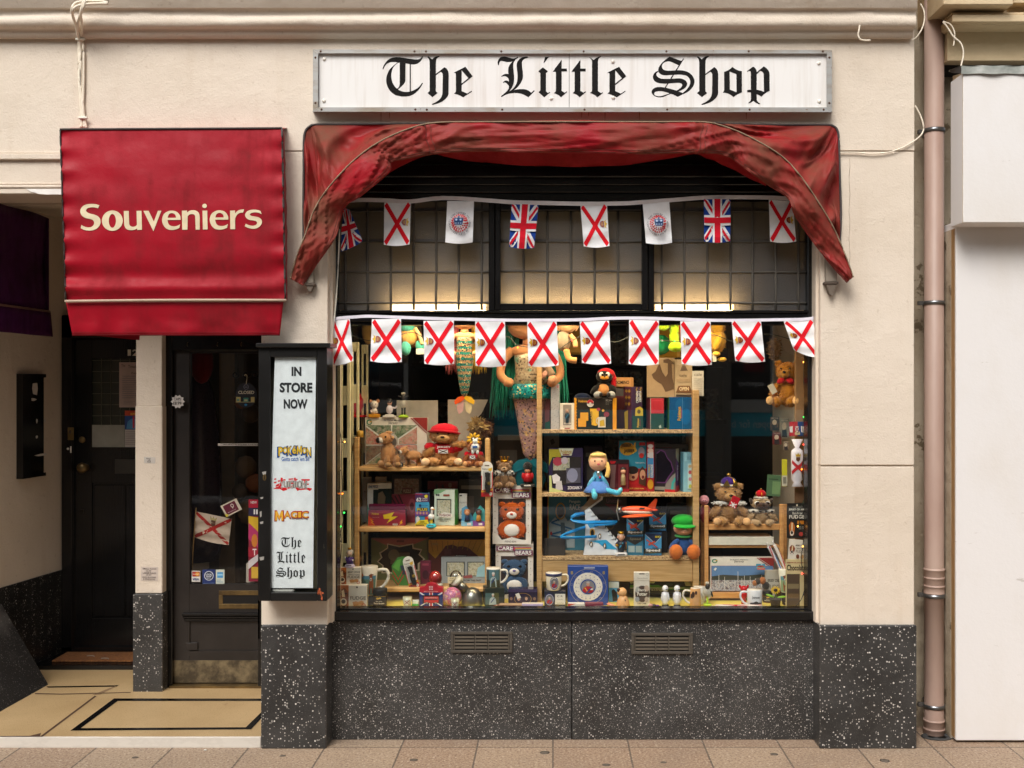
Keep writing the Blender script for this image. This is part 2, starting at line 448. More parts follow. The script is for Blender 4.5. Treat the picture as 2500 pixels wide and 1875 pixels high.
class B:
    def __init__(s, m='#808080', X=None):
        s.v, s.f, s.fm, s.sm, s.ms = [], [], [], [], []; s.m = m; s.X = X or Matrix()
    def add(s, vs, fs, m=None, smooth=False):
        m = m or s.m
        if m not in s.ms: s.ms.append(m)
        k, o = s.ms.index(m), len(s.v)
        s.v += [s.X @ Vector(p) for p in vs]
        for f in fs: s.f.append(tuple(i + o for i in f)); s.fm.append(k); s.sm.append(smooth)
        return s
    def box(s, x0, x1, y0, y1, z0, z1, m=None):
        v = [(x, y, z) for z in (z0, z1) for y in (y0, y1) for x in (x0, x1)]
        return s.add(v, [(0, 2, 3, 1), (4, 5, 7, 6), (0, 1, 5, 4), (2, 6, 7, 3), (0, 4, 6, 2), (1, 3, 7, 5)], m)
    def cbox(s, x0, x1, y0, y1, z0, z1, c=.003, m=None):
        """box with chamfered edges"""
        c = min(c, (x1 - x0) / 3, (y1 - y0) / 3, (z1 - z0) / 3)
        X, Y, Z = (x0, x0 + c, x1 - c, x1), (y0, y0 + c, y1 - c, y1), (z0, z0 + c, z1 - c, z1)
        v, ix = [], {}
        for i in (0, 3):
            for j in (0, 3):
                for k in (0, 3):
                    a, b, d = (1 if i == 0 else 2), (1 if j == 0 else 2), (1 if k == 0 else 2)
                    for t, p in (('x', (X[i], Y[b], Z[d])), ('y', (X[a], Y[j], Z[d])), ('z', (X[a], Y[b], Z[k]))):
                        ix[(i, j, k, t)] = len(v); v.append(p)
        g = lambda i, j, k, t: ix[(i, j, k, t)]
        f = []
        for i in (0, 3):
            f.append((g(i, 0, 0, 'x'), g(i, 3, 0, 'x'), g(i, 3, 3, 'x'), g(i, 0, 3, 'x'))); f.append((g(0, i, 0, 'y'), g(3, i, 0, 'y'), g(3, i, 3, 'y'), g(0, i, 3, 'y')))
            f.append((g(0, 0, i, 'z'), g(3, 0, i, 'z'), g(3, 3, i, 'z'), g(0, 3, i, 'z')))
            for j in (0, 3):
                f.append((g(i, j, 0, 'x'), g(i, j, 3, 'x'), g(i, j, 3, 'y'), g(i, j, 0, 'y')))
                f.append((g(i, 0, j, 'x'), g(i, 3, j, 'x'), g(i, 3, j, 'z'), g(i, 0, j, 'z')))
                f.append((g(0, i, j, 'y'), g(3, i, j, 'y'), g(3, i, j, 'z'), g(0, i, j, 'z')))
                for k in (0, 3): f.append((g(i, j, k, 'x'), g(i, j, k, 'y'), g(i, j, k, 'z')))
        return s.add(v, f, m)
    def pbox(s, px0, px1, py0, py1, d0, d1, m=None, c=0):
        """box whose front face (depth d0) covers a rectangle of the facade given in photo pixels"""
        a = (XX(px0, d0), XX(px1, d0), d0, d1, ZZ(py1, d0), ZZ(py0, d0))
        return s.cbox(*a, c, m) if c else s.box(*a, m)
    def quad(s, *p, m=None): return s.add(p, [(0, 1, 2, 3)], m)
    def prism(s, pts, d0, d1, m=None, smooth=False):
        """outline of (x, z) extruded in y"""
        n = len(pts); v = [(x, d0, z) for x, z in pts] + [(x, d1, z) for x, z in pts]
        return s.add(v, [tuple(range(n)), tuple(range(2 * n - 1, n - 1, -1))] + [(i, n + i, n + (i + 1) % n, (i + 1) % n) for i in range(n)], m)
    def lathe(s, prof, c=(0, 0, 0), n=20, m=None, sx=1, sy=1, smooth=True):
        v, f = [], []
        for r, z in prof:
            for k in range(n): a = 2 * math.pi * k / n; v.append((c[0] + r * math.cos(a) * sx, c[1] + r * math.sin(a) * sy, c[2] + z))
        for i in range(len(prof) - 1):
            for k in range(n): f.append((i * n + k, i * n + (k + 1) % n, (i + 1) * n + (k + 1) % n, (i + 1) * n + k))
        f.append(tuple(range(n))[::-1]); f.append(tuple(range((len(prof) - 1) * n, len(prof) * n)))
        return s.add(v, f, m, smooth)
    def ell(s, c, r, m=None, n=14, rot=(0, 0, 0), tuft=0, tl=.012):
        R = Matrix.Rotation(rot[2], 3, 'Z') @ Matrix.Rotation(rot[1], 3, 'Y') @ Matrix.Rotation(rot[0], 3, 'X')
        if isinstance(r, (int, float)): r = (r, r, r)
        h = max(5, n // 2); v, f = [], []
        for i in range(h + 1):
            t = math.pi * i / h
            for k in range(n):
                a = 2 * math.pi * k / n
                v.append(Vector(c) + R @ Vector((r[0] * math.sin(t) * math.cos(a), r[1] * math.sin(t) * math.sin(a), r[2] * math.cos(t))))
        for i in range(h):
            for k in range(n): f.append((i * n + k, (i + 1) * n + k, (i + 1) * n + (k + 1) % n, i * n + (k + 1) % n))
        s.add(v, f, m, True)
        if tuft:
            rg = random.Random(int(tuft * 31 + c[0] * 999)); v, f = [], []
            for _ in range(int(tuft)):
                u = rg.uniform(-1, 1); a = rg.uniform(0, 6.283); q = math.sqrt(1 - u * u)
                d = Vector((q * math.cos(a), q * math.sin(a), u)); p = Vector((r[0] * d.x, r[1] * d.y, r[2] * d.z))
                nn = Vector((d.x / r[0], d.y / r[1], d.z / r[2])).normalized(); tt = nn.orthogonal().normalized(); tt.rotate(Matrix.Rotation(rg.uniform(0, 6.28), 3, nn))
                L = tl * rg.uniform(.5, 1.2); w = tl * .45; bend = Vector((rg.uniform(-1, 1), rg.uniform(-1, 1), rg.uniform(-1, .3))) * L * .6
                for q3 in (p * .99 - tt * w, p * .99 + tt * w, p + nn * L + bend): v.append(Vector(c) + R @ q3)
                f.append((len(v) - 3, len(v) - 2, len(v) - 1))
            s.add(v, f, m)
        return s
    def tube(s, pts, r, n=7, m=None, closed=False):
        pts = [Vector(p) for p in pts]; N = len(pts); v, f = [], []
        up = Vector((0, 0, 1))
        for i, p in enumerate(pts):
            t = (pts[(i + 1) % N] - pts[i - 1]) if closed else pts[min(i + 1, N - 1)] - pts[max(i - 1, 0)]
            t.normalize(); a = t.cross(up)
            if a.length < .05: a = t.cross(Vector((0, 1, 0)))
            a.normalize(); b = t.cross(a); rr = r[i] if isinstance(r, (list, tuple)) else r
            for k in range(n): q = 2 * math.pi * k / n; v.append(p + (a * math.cos(q) + b * math.sin(q)) * rr)
        for i in range(N if closed else N - 1):
            for k in range(n): f.append((i * n + k, i * n + (k + 1) % n, ((i + 1) % N) * n + (k + 1) % n, ((i + 1) % N) * n + k))
        if not closed: f += [tuple(range(n))[::-1], tuple(range((N - 1) * n, N * n))]
        return s.add(v, f, m, True)
    def grid(s, fn, nu, nv, m=None, smooth=True, back=0):
        v = [fn(i / nu, j / nv) for j in range(nv + 1) for i in range(nu + 1)]
        f = [(j * (nu + 1) + i, j * (nu + 1) + i + 1, (j + 1) * (nu + 1) + i + 1, (j + 1) * (nu + 1) + i) for j in range(nv) for i in range(nu)]
        return s.add(v, f, m, smooth)
    def build(s, name, parent=None, label=None, bev=0, solid=0, loc=None):
        me = bpy.data.meshes.new(name)
        ob = bpy.data.objects.new(name, me); COL.objects.link(ob)
        if parent is not None:
            W = WM[parent]; iv = W.inverted(); vs = [iv @ p for p in s.v]; ob.parent = parent; WM[ob] = W.copy()
        else:
            if loc is None:
                lo = Vector((min(p.x for p in s.v), min(p.y for p in s.v), min(p.z for p in s.v))); hi = Vector((max(p.x for p in s.v), max(p.y for p in s.v), 0))
                loc = Vector(((lo.x + hi.x) / 2, (lo.y + hi.y) / 2, lo.z))
            vs = [p - Vector(loc) for p in s.v]; ob.location = loc; WM[ob] = Matrix.Translation(loc)
        me.from_pydata(vs, [], s.f)
        for k in s.ms: me.materials.append(M(k))
        me.polygons.foreach_set('material_index', s.fm); me.polygons.foreach_set('use_smooth', s.sm); me.update()
        if label: ob['label'] = label
        if solid:
            q = ob.modifiers.new('thickness', 'SOLIDIFY'); q.thickness = solid; q.offset = 0
        if bev:
            q = ob.modifiers.new('bevel', 'BEVEL'); q.width = bev; q.segments = 2; q.limit_method = 'ANGLE'
        return ob
def tag(o, label=None, cat=None, group=None, kind=None):
    for k, v in (('label', label), ('category', cat), ('group', group), ('kind', kind)):
        if v: o[k] = v
    return o
def thing(name, label, cat, loc=(0, 0, 0), rz=0, sc_=1.0, group=None, rx=0, ry=0):
    o = bpy.data.objects.new(name, None); COL.objects.link(o); o.empty_display_size = .05
    o.location = loc; o.rotation_euler = (rx, ry, rz); o.scale = (sc_,) * 3 if isinstance(sc_, (int, float)) else sc_
    from mathutils import Euler
    WM[o] = Matrix.LocRotScale(Vector(loc), Euler((rx, ry, rz)), Vector(o.scale))
    return tag(o, label, cat, group)
def copy_tree(src, loc, rz=None, label=None, group=None, scale=None):
    def rec(o, par):
        c = o.copy(); COL.objects.link(c); c.parent = par
        for k in list(o.children): rec(k, c)
        return c
    r = rec(src, None); r.location = loc
    if rz is not None: r.rotation_euler.z = rz
    if scale: r.scale = (scale,) * 3
    if label: r['label'] = label
    if group: r['group'] = group
    return r
def curve_pts(pts, n=8):
    """open catmull-rom through 3-D points"""
    pts = [Vector(p) for p in pts]; q = [pts[0]] + pts + [pts[-1]]; out = []
    for i in range(1, len(q) - 2):
        for k in range(n):
            t = k / n; a, b, c, d = q[i - 1], q[i], q[i + 1], q[i + 2]
            out.append(.5 * ((2 * b) + (c - a) * t + (2 * a - 5 * b + 4 * c - d) * t * t + (3 * b - a - 3 * c + d) * t**3))
    return out + [pts[-1]]
def prints(b, items, fn, l0=.0006, nu=1):
    """flat printing on a surface: fn(u, v, lift) -> point; u to the right, v downwards, both 0..1"""
    l = l0
    for it in items:
        k = it[0]
        if k == 'r':
            u0, v0, u1, v1, c = it[1:6]; n = it[6] if len(it) > 6 else nu
            b.grid(lambda a, e: fn(u0 + (u1 - u0) * a, v0 + (v1 - v0) * e, l), n, n if n > 1 else 1, c, False)
        elif k in 'tTuqB':
            u0, v0, u1, v1, c = it[2:7]; vs, fs = tmesh(it[1], 2 if k == 'B' else k in 'Tq')
            if k in 'tTB': b.add([fn(u0 + (u1 - u0) * x, v0 + (v1 - v0) * y, l) for x, y in vs], fs, c)
            else: b.add([fn(u0 + (u1 - u0) * y, v1 + (v0 - v1) * x, l) for x, y in vs], fs, c)
        elif k == 'p': b.add([fn(u, v, l) for u, v in it[1]], [tuple(range(len(it[1])))], it[2])
        elif k == 'e':
            cu, cv, ru, rv, c = it[1:6]; n = 18
            b.add([fn(cu + ru * math.cos(6.2832 * i / n), cv + rv * math.sin(6.2832 * i / n), l) for i in range(n)], [tuple(range(n))], c)
        elif k == 'o':
            cu, cv, ru, rv, w, c = it[1:7]; n = 22; v = []
            for i in range(n):
                a = 6.2832 * i / n; v += [fn(cu + ru * math.cos(a), cv + rv * math.sin(a), l), fn(cu + ru * w * math.cos(a), cv + rv * w * math.sin(a), l)]
            b.add(v, [(2 * i, 2 * ((i + 1) % n), 2 * ((i + 1) % n) + 1, 2 * i + 1) for i in range(n)], c)
        elif k == 's':
            (ua, va), (ub, vb), w, c = it[1:5]; n = it[5] if len(it) > 5 else 8
            dx, dy = ub - ua, vb - va; L = math.hypot(dx, dy); ox, oy = -dy / L * w / 2, dx / L * w / 2; v = []
            for i in range(n + 1):
                t = i / n; k1 = lambda q: min(1, max(0, q)); v += [fn(k1(ua + dx * t + ox), k1(va + dy * t + oy), l), fn(k1(ua + dx * t - ox), k1(va + dy * t - oy), l)]
            b.add(v, [(2 * i, 2 * i + 1, 2 * i + 3, 2 * i + 2) for i in range(n)], c)
        l += l0
    return b
def facefn(x0, x1, z0, z1, y):
    return lambda u, v, l: (x0 + (x1 - x0) * u, y - l, z1 + (z0 - z1) * v)
def product(name, label, cat, px0, px1, py0, d, base, dep, col, pr=(), side=None, top=None, rz=0, group=None, sideprint=(), chamf=.0015, film=False, shape=None):
    """a carton standing on height `base`; front face spans px0..px1, top edge at py0, at depth d"""
    w = (px1 - px0) * U * S(d); h = ZZ(py0, d) - base; b = B(col)
    cx = XX((px0 + px1) / 2, d)
    if shape: b.prism([(-w / 2 + w * u, h * (1 - v)) for u, v in shape], 0, dep, col)
    else:
        b.cbox(-w / 2, w / 2, 0, dep, 0, h, chamf, col)
        e = .0004
        if side:
            for sgn in (-1, 1): b.quad((sgn * (w / 2 + e), .002, .002), (sgn * (w / 2 + e), dep - .002, .002), (sgn * (w / 2 + e), dep - .002, h - .002), (sgn * (w / 2 + e), .002, h - .002), m=side)
        if top: b.quad((-w / 2 + .002, .002, h + e), (w / 2 - .002, .002, h + e), (w / 2 - .002, dep - .002, h + e), (-w / 2 + .002, dep - .002, h + e), m=top)
    prints(b, pr, facefn(-w / 2, w / 2, 0, h, 0))
    if sideprint:
        sg = 1 if rz >= 0 else -1
        prints(b, sideprint, (lambda u, v, l: (w / 2 + .0006 + l, dep * u, h * (1 - v))) if sg < 0 else (lambda u, v, l: (-w / 2 - .0006 - l, dep * (1 - u), h * (1 - v))))
    ob = b.build(name, None, loc=(0, 0, 0)); ob.location = (cx, d, base); ob.rotation_euler = (0, 0, rz)
    WM[ob] = Matrix.LocRotScale(Vector(ob.location), ob.rotation_euler, None)
    tag(ob, label, cat, group)
    if film:
        f = B('plastic_film'); f.box(-w * film, w * film, -.012, -.006, .02, h * .9)
    return ob
# ---------------------------------------------------------------- traced letters (photo pixels relative to each line's origin)
def parse(s, ox, oy, k):
    """'x,y x,y! ...' (a ! marks a corner); loops separated by ';' ; returns list of loops in photo pixels"""
    out = []
    for lp in s.split(';'):
        pts = []
        for t in lp.split():
            c = t.endswith('!'); x, y = t.rstrip('!').split(',')
            pts.append((ox + float(x) / k, oy + float(y) / k, c))
        out.append(catmull(pts, 4))
    return out
K1, K2, K3 = 8.848, 11.058, 11.061
GL = []
def g(word, ox, k, *shapes, oy=120):
    for s in shapes: GL.append((word, parse(s, ox, oy, k)))
H_ST = '1105,158! 1150,185 1195,228! 1225,195 1280,165 1350,150! 1353,170! 1310,195 1285,235 1278,300 1275,340! 1275,915! 1312,953! 1200,1040! 1092,953! 1142,912! 1142,330! 1140,270 1125,215 1090,175!'
H_AR = '1275,540! 1465,393! 1510,430 1540,480 1552,540! 1550,930! 1540,1000 1500,1060 1420,1130 1320,1175 1200,1208! 1190,1190! 1280,1145 1360,1085 1405,1010 1418,930! 1424,580! 1420,540 1405,510 1378,492! 1275,568!'
E_ = '1658,515! 1915,385! 2070,592! 1832,780! 1830,910! 1955,965! 2045,905! 2055,920! 1865,1043! 1780,1000 1665,962! 1700,935 1708,900! 1708,560! 1705,530 1690,520!;1832,460! 1978,632! 1832,748!'
g(0, 920, K1, '122,435! 140,445! 165,390 215,325 290,290 380,284 440,290 500,300 610,310 690,325 780,335 870,320 940,270 985,200 1000,160! 980,158! 955,195 920,220 850,228 760,218 640,200 520,182 440,178 340,188 250,230 180,305 140,380',
  '495,285! 620,300! 618,680! 605,725 560,780 500,840 455,875! 435,858! 470,830 490,790 495,740!',
  '440,300! 350,370 265,460 215,580 203,680 225,800 290,910 390,990 500,1022 600,1028 720,1012 840,945 930,850 995,740! 975,735! 920,810 840,870 740,915 640,930 560,920 460,878 380,800 330,700 312,600 320,500 350,410 410,335 485,290!',
  '710,320! 734,320! 734,920! 710,920!', H_ST, H_AR, E_)
T_ = '1895,288! 1893,530! 2035,530! 2035,608! 1893,608! 1893,1130! 1975,1182! 2030,1145! 2043,1163! 1875,1305! 1800,1240 1683,1190! 1730,1150 1738,1100! 1738,615! 1660,615! 1660,600! 1760,470!'
g(1, 1200, K2, '180,440! 203,440! 205,400 222,350 262,325 330,335 400,352 470,352 530,345 600,325! 718,235! 705,210! 660,240 600,258 540,252 450,228 380,208 320,205 250,225 195,280 165,350 168,400',
  '700,240! 650,290 605,350 590,420 590,520 600,650 610,760 605,880 580,980 540,1060 485,1138! 585,1118! 700,1092 800,1085 900,1090 990,1120 1070,1180! 1148,1115! 1168,1135! 995,1305! 900,1250 780,1205 650,1190 520,1200 400,1230 270,1300! 255,1275! 370,1180 430,1120 462,1060 468,1010 440,960 390,915 350,905 320,918! 305,905! 340,870 385,852 430,858 472,885! 455,800 410,755 360,735 310,740 275,755! 260,745! 290,715 340,685 400,672 458,680! 450,620 450,540 475,460 520,390 580,330!',
  '975,208! 992,240! 920,255 860,290 828,340 822,420 830,520 845,620 848,720 840,800 800,900 730,1000 650,1075 585,1120! 490,1140! 580,1070 650,980 690,880 702,770 700,650 685,540 680,440 695,360 740,290 810,235 890,212',
  '1445,218! 1550,218! 1420,380! 1405,378!',
  '1385,497! 1522,602! 1470,652! 1470,1140! 1520,1195! 1570,1158! 1583,1175! 1423,1305! 1268,1168! 1318,1120! 1318,652! 1260,602!', T_)
g(1, 1245.7, K2, T_)
g(1, 1370, K3, '750,225! 800,245 880,300! 930,260 1000,220 1070,190! 1075,212! 1020,250 995,310 993,380! 993,1140! 1080,1195! 1112,1170! 1128,1187! 980,1307! 900,1240 775,1187! 825,1150 833,1100! 833,400! 830,320 800,270')
g(1, 1294.9, K1, E_)
g(2, 1580, K3, '605,207! 930,325! 860,445! 760,400 660,355 560,338 470,360 415,410 398,470 415,530 460,570 560,588 700,583 850,575 1000,590 1130,640 1230,735 1278,850 1255,980 1170,1100 1060,1180 970,1222! 950,1195! 1050,1110 1130,1010 1165,900 1140,800 1070,730 950,698 800,695 650,703 480,712 380,690 310,630 300,560 320,490 380,400 470,310',
  '300,595! 295,625! 260,650 248,690 270,740 330,785 430,808 600,808 760,798 880,795 980,820 1050,870 1080,940 1060,1010 1000,1070 920,1115 850,1142! 785,1130! 860,1085 920,1030 945,980 930,940 870,918 780,918 650,928 500,938 360,930 250,900 180,840 155,760 175,680 230,620',
  '960,1192! 985,1212! 825,1295! 720,1240 640,1212! 540,1250 430,1295 320,1305 220,1280 150,1230 120,1160 150,1090 220,1045 330,1028 460,1040 600,1070 740,1110 850,1145;605,1200! 520,1170 420,1145 310,1138 220,1160 188,1205 210,1250 280,1275 370,1275 480,1245',
  '975,250! 995,268! 500,1050! 475,1040!')
g(2, 1578, K1, H_ST, H_AR)
g(2, 1700, K3, '975,487! 1050,540 1130,580 1228,603! 1230,1130! 1238,1168! 1120,1220 1003,1297! 900,1225 800,1188 708,1180! 740,1145 752,1090! 748,620! 820,595 900,550;897,610! 1080,682! 1085,1170! 905,1100!',
  '1530,478! 1590,520 1622,580 1628,640! 1630,1330! 1640,1400 1680,1445 1722,1475! 1710,1495! 1620,1460 1540,1400! 1480,1440 1410,1470! 1405,1455! 1455,1410 1475,1350! 1470,640! 1465,605 1440,595 1410,603 1385,618! 1372,600!',
  '1820,472! 1900,530 1955,600 1975,680! 1978,1130! 1860,1195 1755,1288! 1690,1245 1600,1212! 1480,1170! 1370,1165! 1375,1112! 1450,1103! 1650,1105! 1750,1130 1825,1160! 1818,700! 1810,650 1780,615 1725,590! 1625,690! 1625,635!')
GLF = [(w, fill2d(lp)) for w, lp in GL]
WB = []
for w in range(3):
    q = [p for ww, (vs, fs) in GLF if ww == w for p in vs]
    WB.append((min(p[0] for p in q), max(p[0] for p in q), min(p[1] for p in q), max(p[1] for p in q)))
def black_letter(b, word, fn, rect=None, m='#1d1c1c', l0=.0005):
    """word 0/1/2 of the traced shop name; fn(px, py, lift); rect moves and scales it"""
    x0, x1, y0, y1 = WB[word]; l = l0
    for w, (vs, fs) in GLF:
        if w != word: continue
        if rect: q = [(rect[0] + (x - x0) / (x1 - x0) * (rect[1] - rect[0]), rect[2] + (y - y0) / (y1 - y0) * (rect[3] - rect[2])) for x, y in vs]
        else: q = vs
        b.add([fn(x, y, l) for x, y in q], fs, m); l += .0001
KS = 9.217
SV = []
def gs(ox, s): SV.append(fill2d(parse(s, ox, 490, KS)))
def circ(cx, cy, rx, ry, n=14): return ' '.join('%d,%d' % (cx + rx * math.cos(6.2832 * i / n), cy + ry * math.sin(6.2832 * i / n)) for i in range(n))
ES = '288,440! 275,340 200,255 95,228 0,245 -90,310 -130,440 -95,560 -20,640 90,665 190,650 262,620! 280,538! 200,575 120,582 50,560 10,510 -5,440!;-3,390! 185,390! 165,320 100,285 30,310'
gs(190, '490,100! 460,168! 390,150 310,145 230,165 190,210 210,250 280,285 380,310 460,350 510,420 512,510 470,590 390,645 280,668 160,655 70,612! 85,538! 150,575 230,595 310,585 360,540 370,480 340,430 270,405 180,385 100,335 62,260 70,180 130,110 220,75 340,68 430,80')
gs(190, circ(782, 448, 235, 230) + ';' + circ(782, 452, 80, 155))
gs(190, '1038,230! 1150,230! 1158,480! 1170,550 1230,588 1300,575 1335,540! 1325,230! 1437,230! 1447,655! 1340,660! 1338,625! 1280,655 1200,665 1110,645 1060,580 1045,480!')
gs(190, '1480,230! 1597,230! 1715,470! 1808,230! 1885,230! 1705,690!')
gs(410, ES)
gs(410, '318,232! 432,228! 437,275! 490,235 560,222 640,235 700,290 718,370! 720,660! 628,660! 618,390! 605,330 550,308 490,320 448,360! 443,660! 325,660!')
gs(410, '780,235! 888,232! 897,657! 790,657!'); gs(410, circ(828, 128, 51, 49))
gs(526.4, ES)
gs(410, '1402,237! 1513,233! 1515,300! 1560,250 1630,218 1717,212! 1693,283! 1620,290 1560,330 1525,390 1515,430! 1515,655! 1407,655!')
gs(410, '2090,250! 2112,322! 2050,290 1970,278 1890,290 1845,325 1880,355 1960,370 2050,395 2110,450 2115,520 2070,595 1990,640 1900,648 1800,625 1732,590! 1755,532! 1830,565 1910,578 1980,560 2010,520 1990,480 1920,460 1830,445 1765,400 1738,340 1765,275 1840,230 1940,218 2030,228')
# ================================================================= THE SETTING
GZ = 0.0
STEP = 0.052
b = B('paving'); b.quad((-14, -3.2, GZ), (14, -3.2, GZ), (14, .4, GZ), (-14, .4, GZ)); tag(b.build('pavement', loc=(0, 0, 0)), kind='structure')
b = B('asphalt'); b.quad((-60, -80, -.12), (60, -80, -.12), (60, 30, -.12), (-60, 30, -.12)); tag(b.build('road', loc=(0, 0, 0)), kind='structure')
b = B('#8f8a82/x'); b.cbox(-14, 14, -3.35, -3.204, -.3, -.002, .012); tag(b.build('kerb', loc=(0, 0, 0)), kind='structure')
# ----------------------------------------------------------------- the shop building
shop = thing('shop_building', 'cream rendered shop front with black speckled plinths, red awnings and a deep window display', 'building', (0, 0, 0))
xv0, xv1 = -3.28, XX(638)
zl = ZZ(447)
b = B('render_wall')
b.box(-5.2, XX(638), 0, .25, zl, 7.2)
b.box(XX(800), XX(2003), 0, .25, ZZ(352), 7.2)
def joint_wall(px0, px1, cuts, pyb):
    x0, x1 = XX(px0), XX(px1); z = 7.2
    for c in cuts + [None]:
        zb = ZZ(c) + .0035 if c else ZZ(pyb)
        (b.box if z > 7 else b.cbox)(x0, x1, 0, .25, zb, z, *(() if z > 7 else (.003,)))
        if c: b.box(x0 + .003, x1 - .003, .014, .25, ZZ(c) - .0035, zb); z = ZZ(c) - .0035
joint_wall(638, 800, [369], 1527)
joint_wall(2003, 2232, [369, 1138], 1527)
b.box(-5.2, -3.34, 0, .25, .6, zl); b.box(XX(2010), XX(2232), .25, 1.2, .0, 7.2)
b.build('wall', shop)
b = B('render_wall'); b.box(XX(640), XX(812, .1), .25, 1.5, 0, 2.9); b.build('passage_wall', shop)
for x0, x1 in ((XX(800), XX(813, .05)), (XX(1990, .05), XX(2003))): b = B('render_wall'); b.box(x0, x1, .04, .25, .6, ZZ(352)); b.build('reveal', shop)
# string course with an irregular, much painted surface
prof = [(-.16, -300), (-.16, 19), (-.150, 22), (-.128, 26), (-.120, 36), (-.130, 42), (-.138, 50), (-.132, 60), (-.105, 69), (-.072, 73), (-.064, 80), (-.062, 85), (-.052, 88), (-.047, 93), (-.02, 95), (0, 96)]
N = 220
b = B('render_wall'); xs = [-5.2 + (XX(2247, -.14) + 5.2) * i / N for i in range(N + 1)]; v = []
for i, x in enumerate(xs):
    for k, (d, py) in enumerate(prof):
        w = .0045 * noise.noise((x * 2.3, k * .4, 1)) + .006 * max(0, noise.noise((x * 9, k * .9, 5)) - .25) if 1 < k < 14 else 0
        d *= .62; v.append((x, d - w * (1.6 if 4 <= k <= 7 else .6), ZZ(py, d) + w * .5))
n = len(prof)
b.add(v, [(i * n + k, i * n + k + 1, (i + 1) * n + k + 1, (i + 1) * n + k) for i in range(N) for k in range(n - 1)], smooth=True)
b.add([v[N * n + k] for k in range(n)] + [(xs[-1], .0, ZZ(-300, -.16))], [tuple(range(n + 1))])
b.build('cornice', shop)
# mouldings over the entrance
b = B('render_wall')
for py0, py1, d in ((370, 375, -.004), (377, 392, -.02), (447, 451, -.006), (453, 461, -.018), (461, 475, -.012)):
    b.cbox(-5.2, XX(200), d, -.0005, ZZ(py1), ZZ(py0), .004)
b.box(-5.2, XX(638), 0, .25, ZZ(475), ZZ(447))
b.build('entrance_moulding', shop)
b = B('#efeae2/x')
rg = random.Random(3); px = [62, 75, 92, 100, 112, 130, 150, 151, 151];
up = [(x, 461 + rg.uniform(0, .6)) for x in (62, 75, 90, 110, 130, 151)]; lo = [(151, 475), (135, 474.8), (110, 475), (92, 473.5), (84, 470), (74, 468), (68, 464)]
b.prism([(XX(x, -.02), ZZ(y, -.02)) for x, y in up + lo], -.0165, -.010); b.build('broken_plaster', shop)
b = B('#a89680/x'); b.tube([P(2074 + 1.5 * math.sin(k * 1.9), 385 + 22 * k, -.0004) for k in range(14)], .0011, 4); b.build('hairline_crack', shop)
for x, l in ((929, 22), (950, 14), (1419, 12), (1436, 9), (1560, 18), (1821, 16), (1476, 20)):
    b = B('#b08a5e/x'); b.add([P(x, 275, -.0015), P(x + 2.4, 275, -.0015), P(x + 1.6, 275 + l, -.0015), P(x + .6, 276 + l, -.0015)], [(0, 1, 2, 3)]); b.build('rust_stain', shop)
# entrance recess: ceiling, back wall, left wall, floor
b = B('render_wall'); zc = 2.82
b.box(-3.5, XX(640), .25, 1.75, zc, zc + .1)
b.box(-3.3, XX(640), .25, .252, ZZ(475), zc)
for d, h in ((.45, .035), (.75, .05)): b.cbox(-3.2, XX(640), d, d + .09, zc - h, zc, .006)
b.box(-3.3, XX(640), 1.60, 1.75, 2.10, zc)
b.box(XX(405, .89), XX(640), .90, 1.0, 2.08, zc)
b.build('entrance_ceiling', shop)
b = B('render_wall'); zp = .6
b.add([(-3.30, .0, zp), (-3.10, 1.6, zp), (-3.10, 1.6, zc), (-3.30, .0, zc)], [(0, 1, 2, 3)])
b.add([(-3.34, .0, zp), (-3.30, .0, zp), (-3.30, 0, zl), (-3.34, 0, zl)], [(0, 1, 2, 3)])
b.build('entrance_side_wall', shop)
b = B('terrazzo_dark'); b.add([(-3.292, .0, 0), (-3.092, 1.6, 0), (-3.092, 1.6, zp), (-3.292, .0, zp), (-3.33, 0, zp), (-3.12, 1.6, zp), (-3.6, 0, 0), (-3.6, 0, zp)], [(0, 1, 2, 3), (3, 2, 5, 4), (6, 0, 3, 7)]); b.build('entrance_plinth', shop)
b = B('terrazzo_tan'); b.box(-3.35, XX(638), .004, 1.26, -.05, STEP)
def fl(*pp, m='black_gloss', l=.0015):
    b.add([F(x, y, STEP + l) for x, y in pp], [tuple(range(len(pp)))], m)
fl((172, 1784), (278.5, 1705.5), (287.5, 1711.5), (197, 1778)); fl((278.5, 1705.5), (645, 1706), (645, 1711.5), (287.5, 1711.5), l=.0016)
fl((172, 1784), (197, 1778), (600, 1776), (613, 1780.7), l=.0017); fl((613, 1780.7), (600, 1776), (640, 1737), (640, 1752), l=.0018)
fl((112, 1676.3), (283, 1673.5), (289, 1672.8), (285, 1676.5), (118, 1679)); J = '#4b3322/x'
fl((97, 1799), (104, 1799), (236, 1700), (231, 1699), m=J, l=.0014); fl((0, 1797.5), (72, 1797), (100, 1790), (97, 1799), (0, 1799), m=J, l=.0013)
fl((85, 1692.5), (150, 1694), (320, 1690), (318, 1691.5), (150, 1696), (86, 1695), m=J); fl((225, 1697), (245, 1696), (292, 1672), (286, 1673), m='#8a6f52/x')
b.build('entrance_floor', shop)
b = B('marble'); b.cbox(-3.35, XX(637), -.004, .004, -.05, STEP - .0, .002); b.build('marble_step', shop)
b = B('black_gloss'); b.box(-3.2, XX(400, 1.2), 1.215, 1.63, -.05, .078); b.build('raised_step', shop)
b = B('coir'); b.cbox(XX(128, 1.3), XX(390, 1.3), 1.29, 1.50, .0785, .090, .003); tag(b.build('door_mat'), 'brown coir door mat in front of the black numbered door', 'door mat')
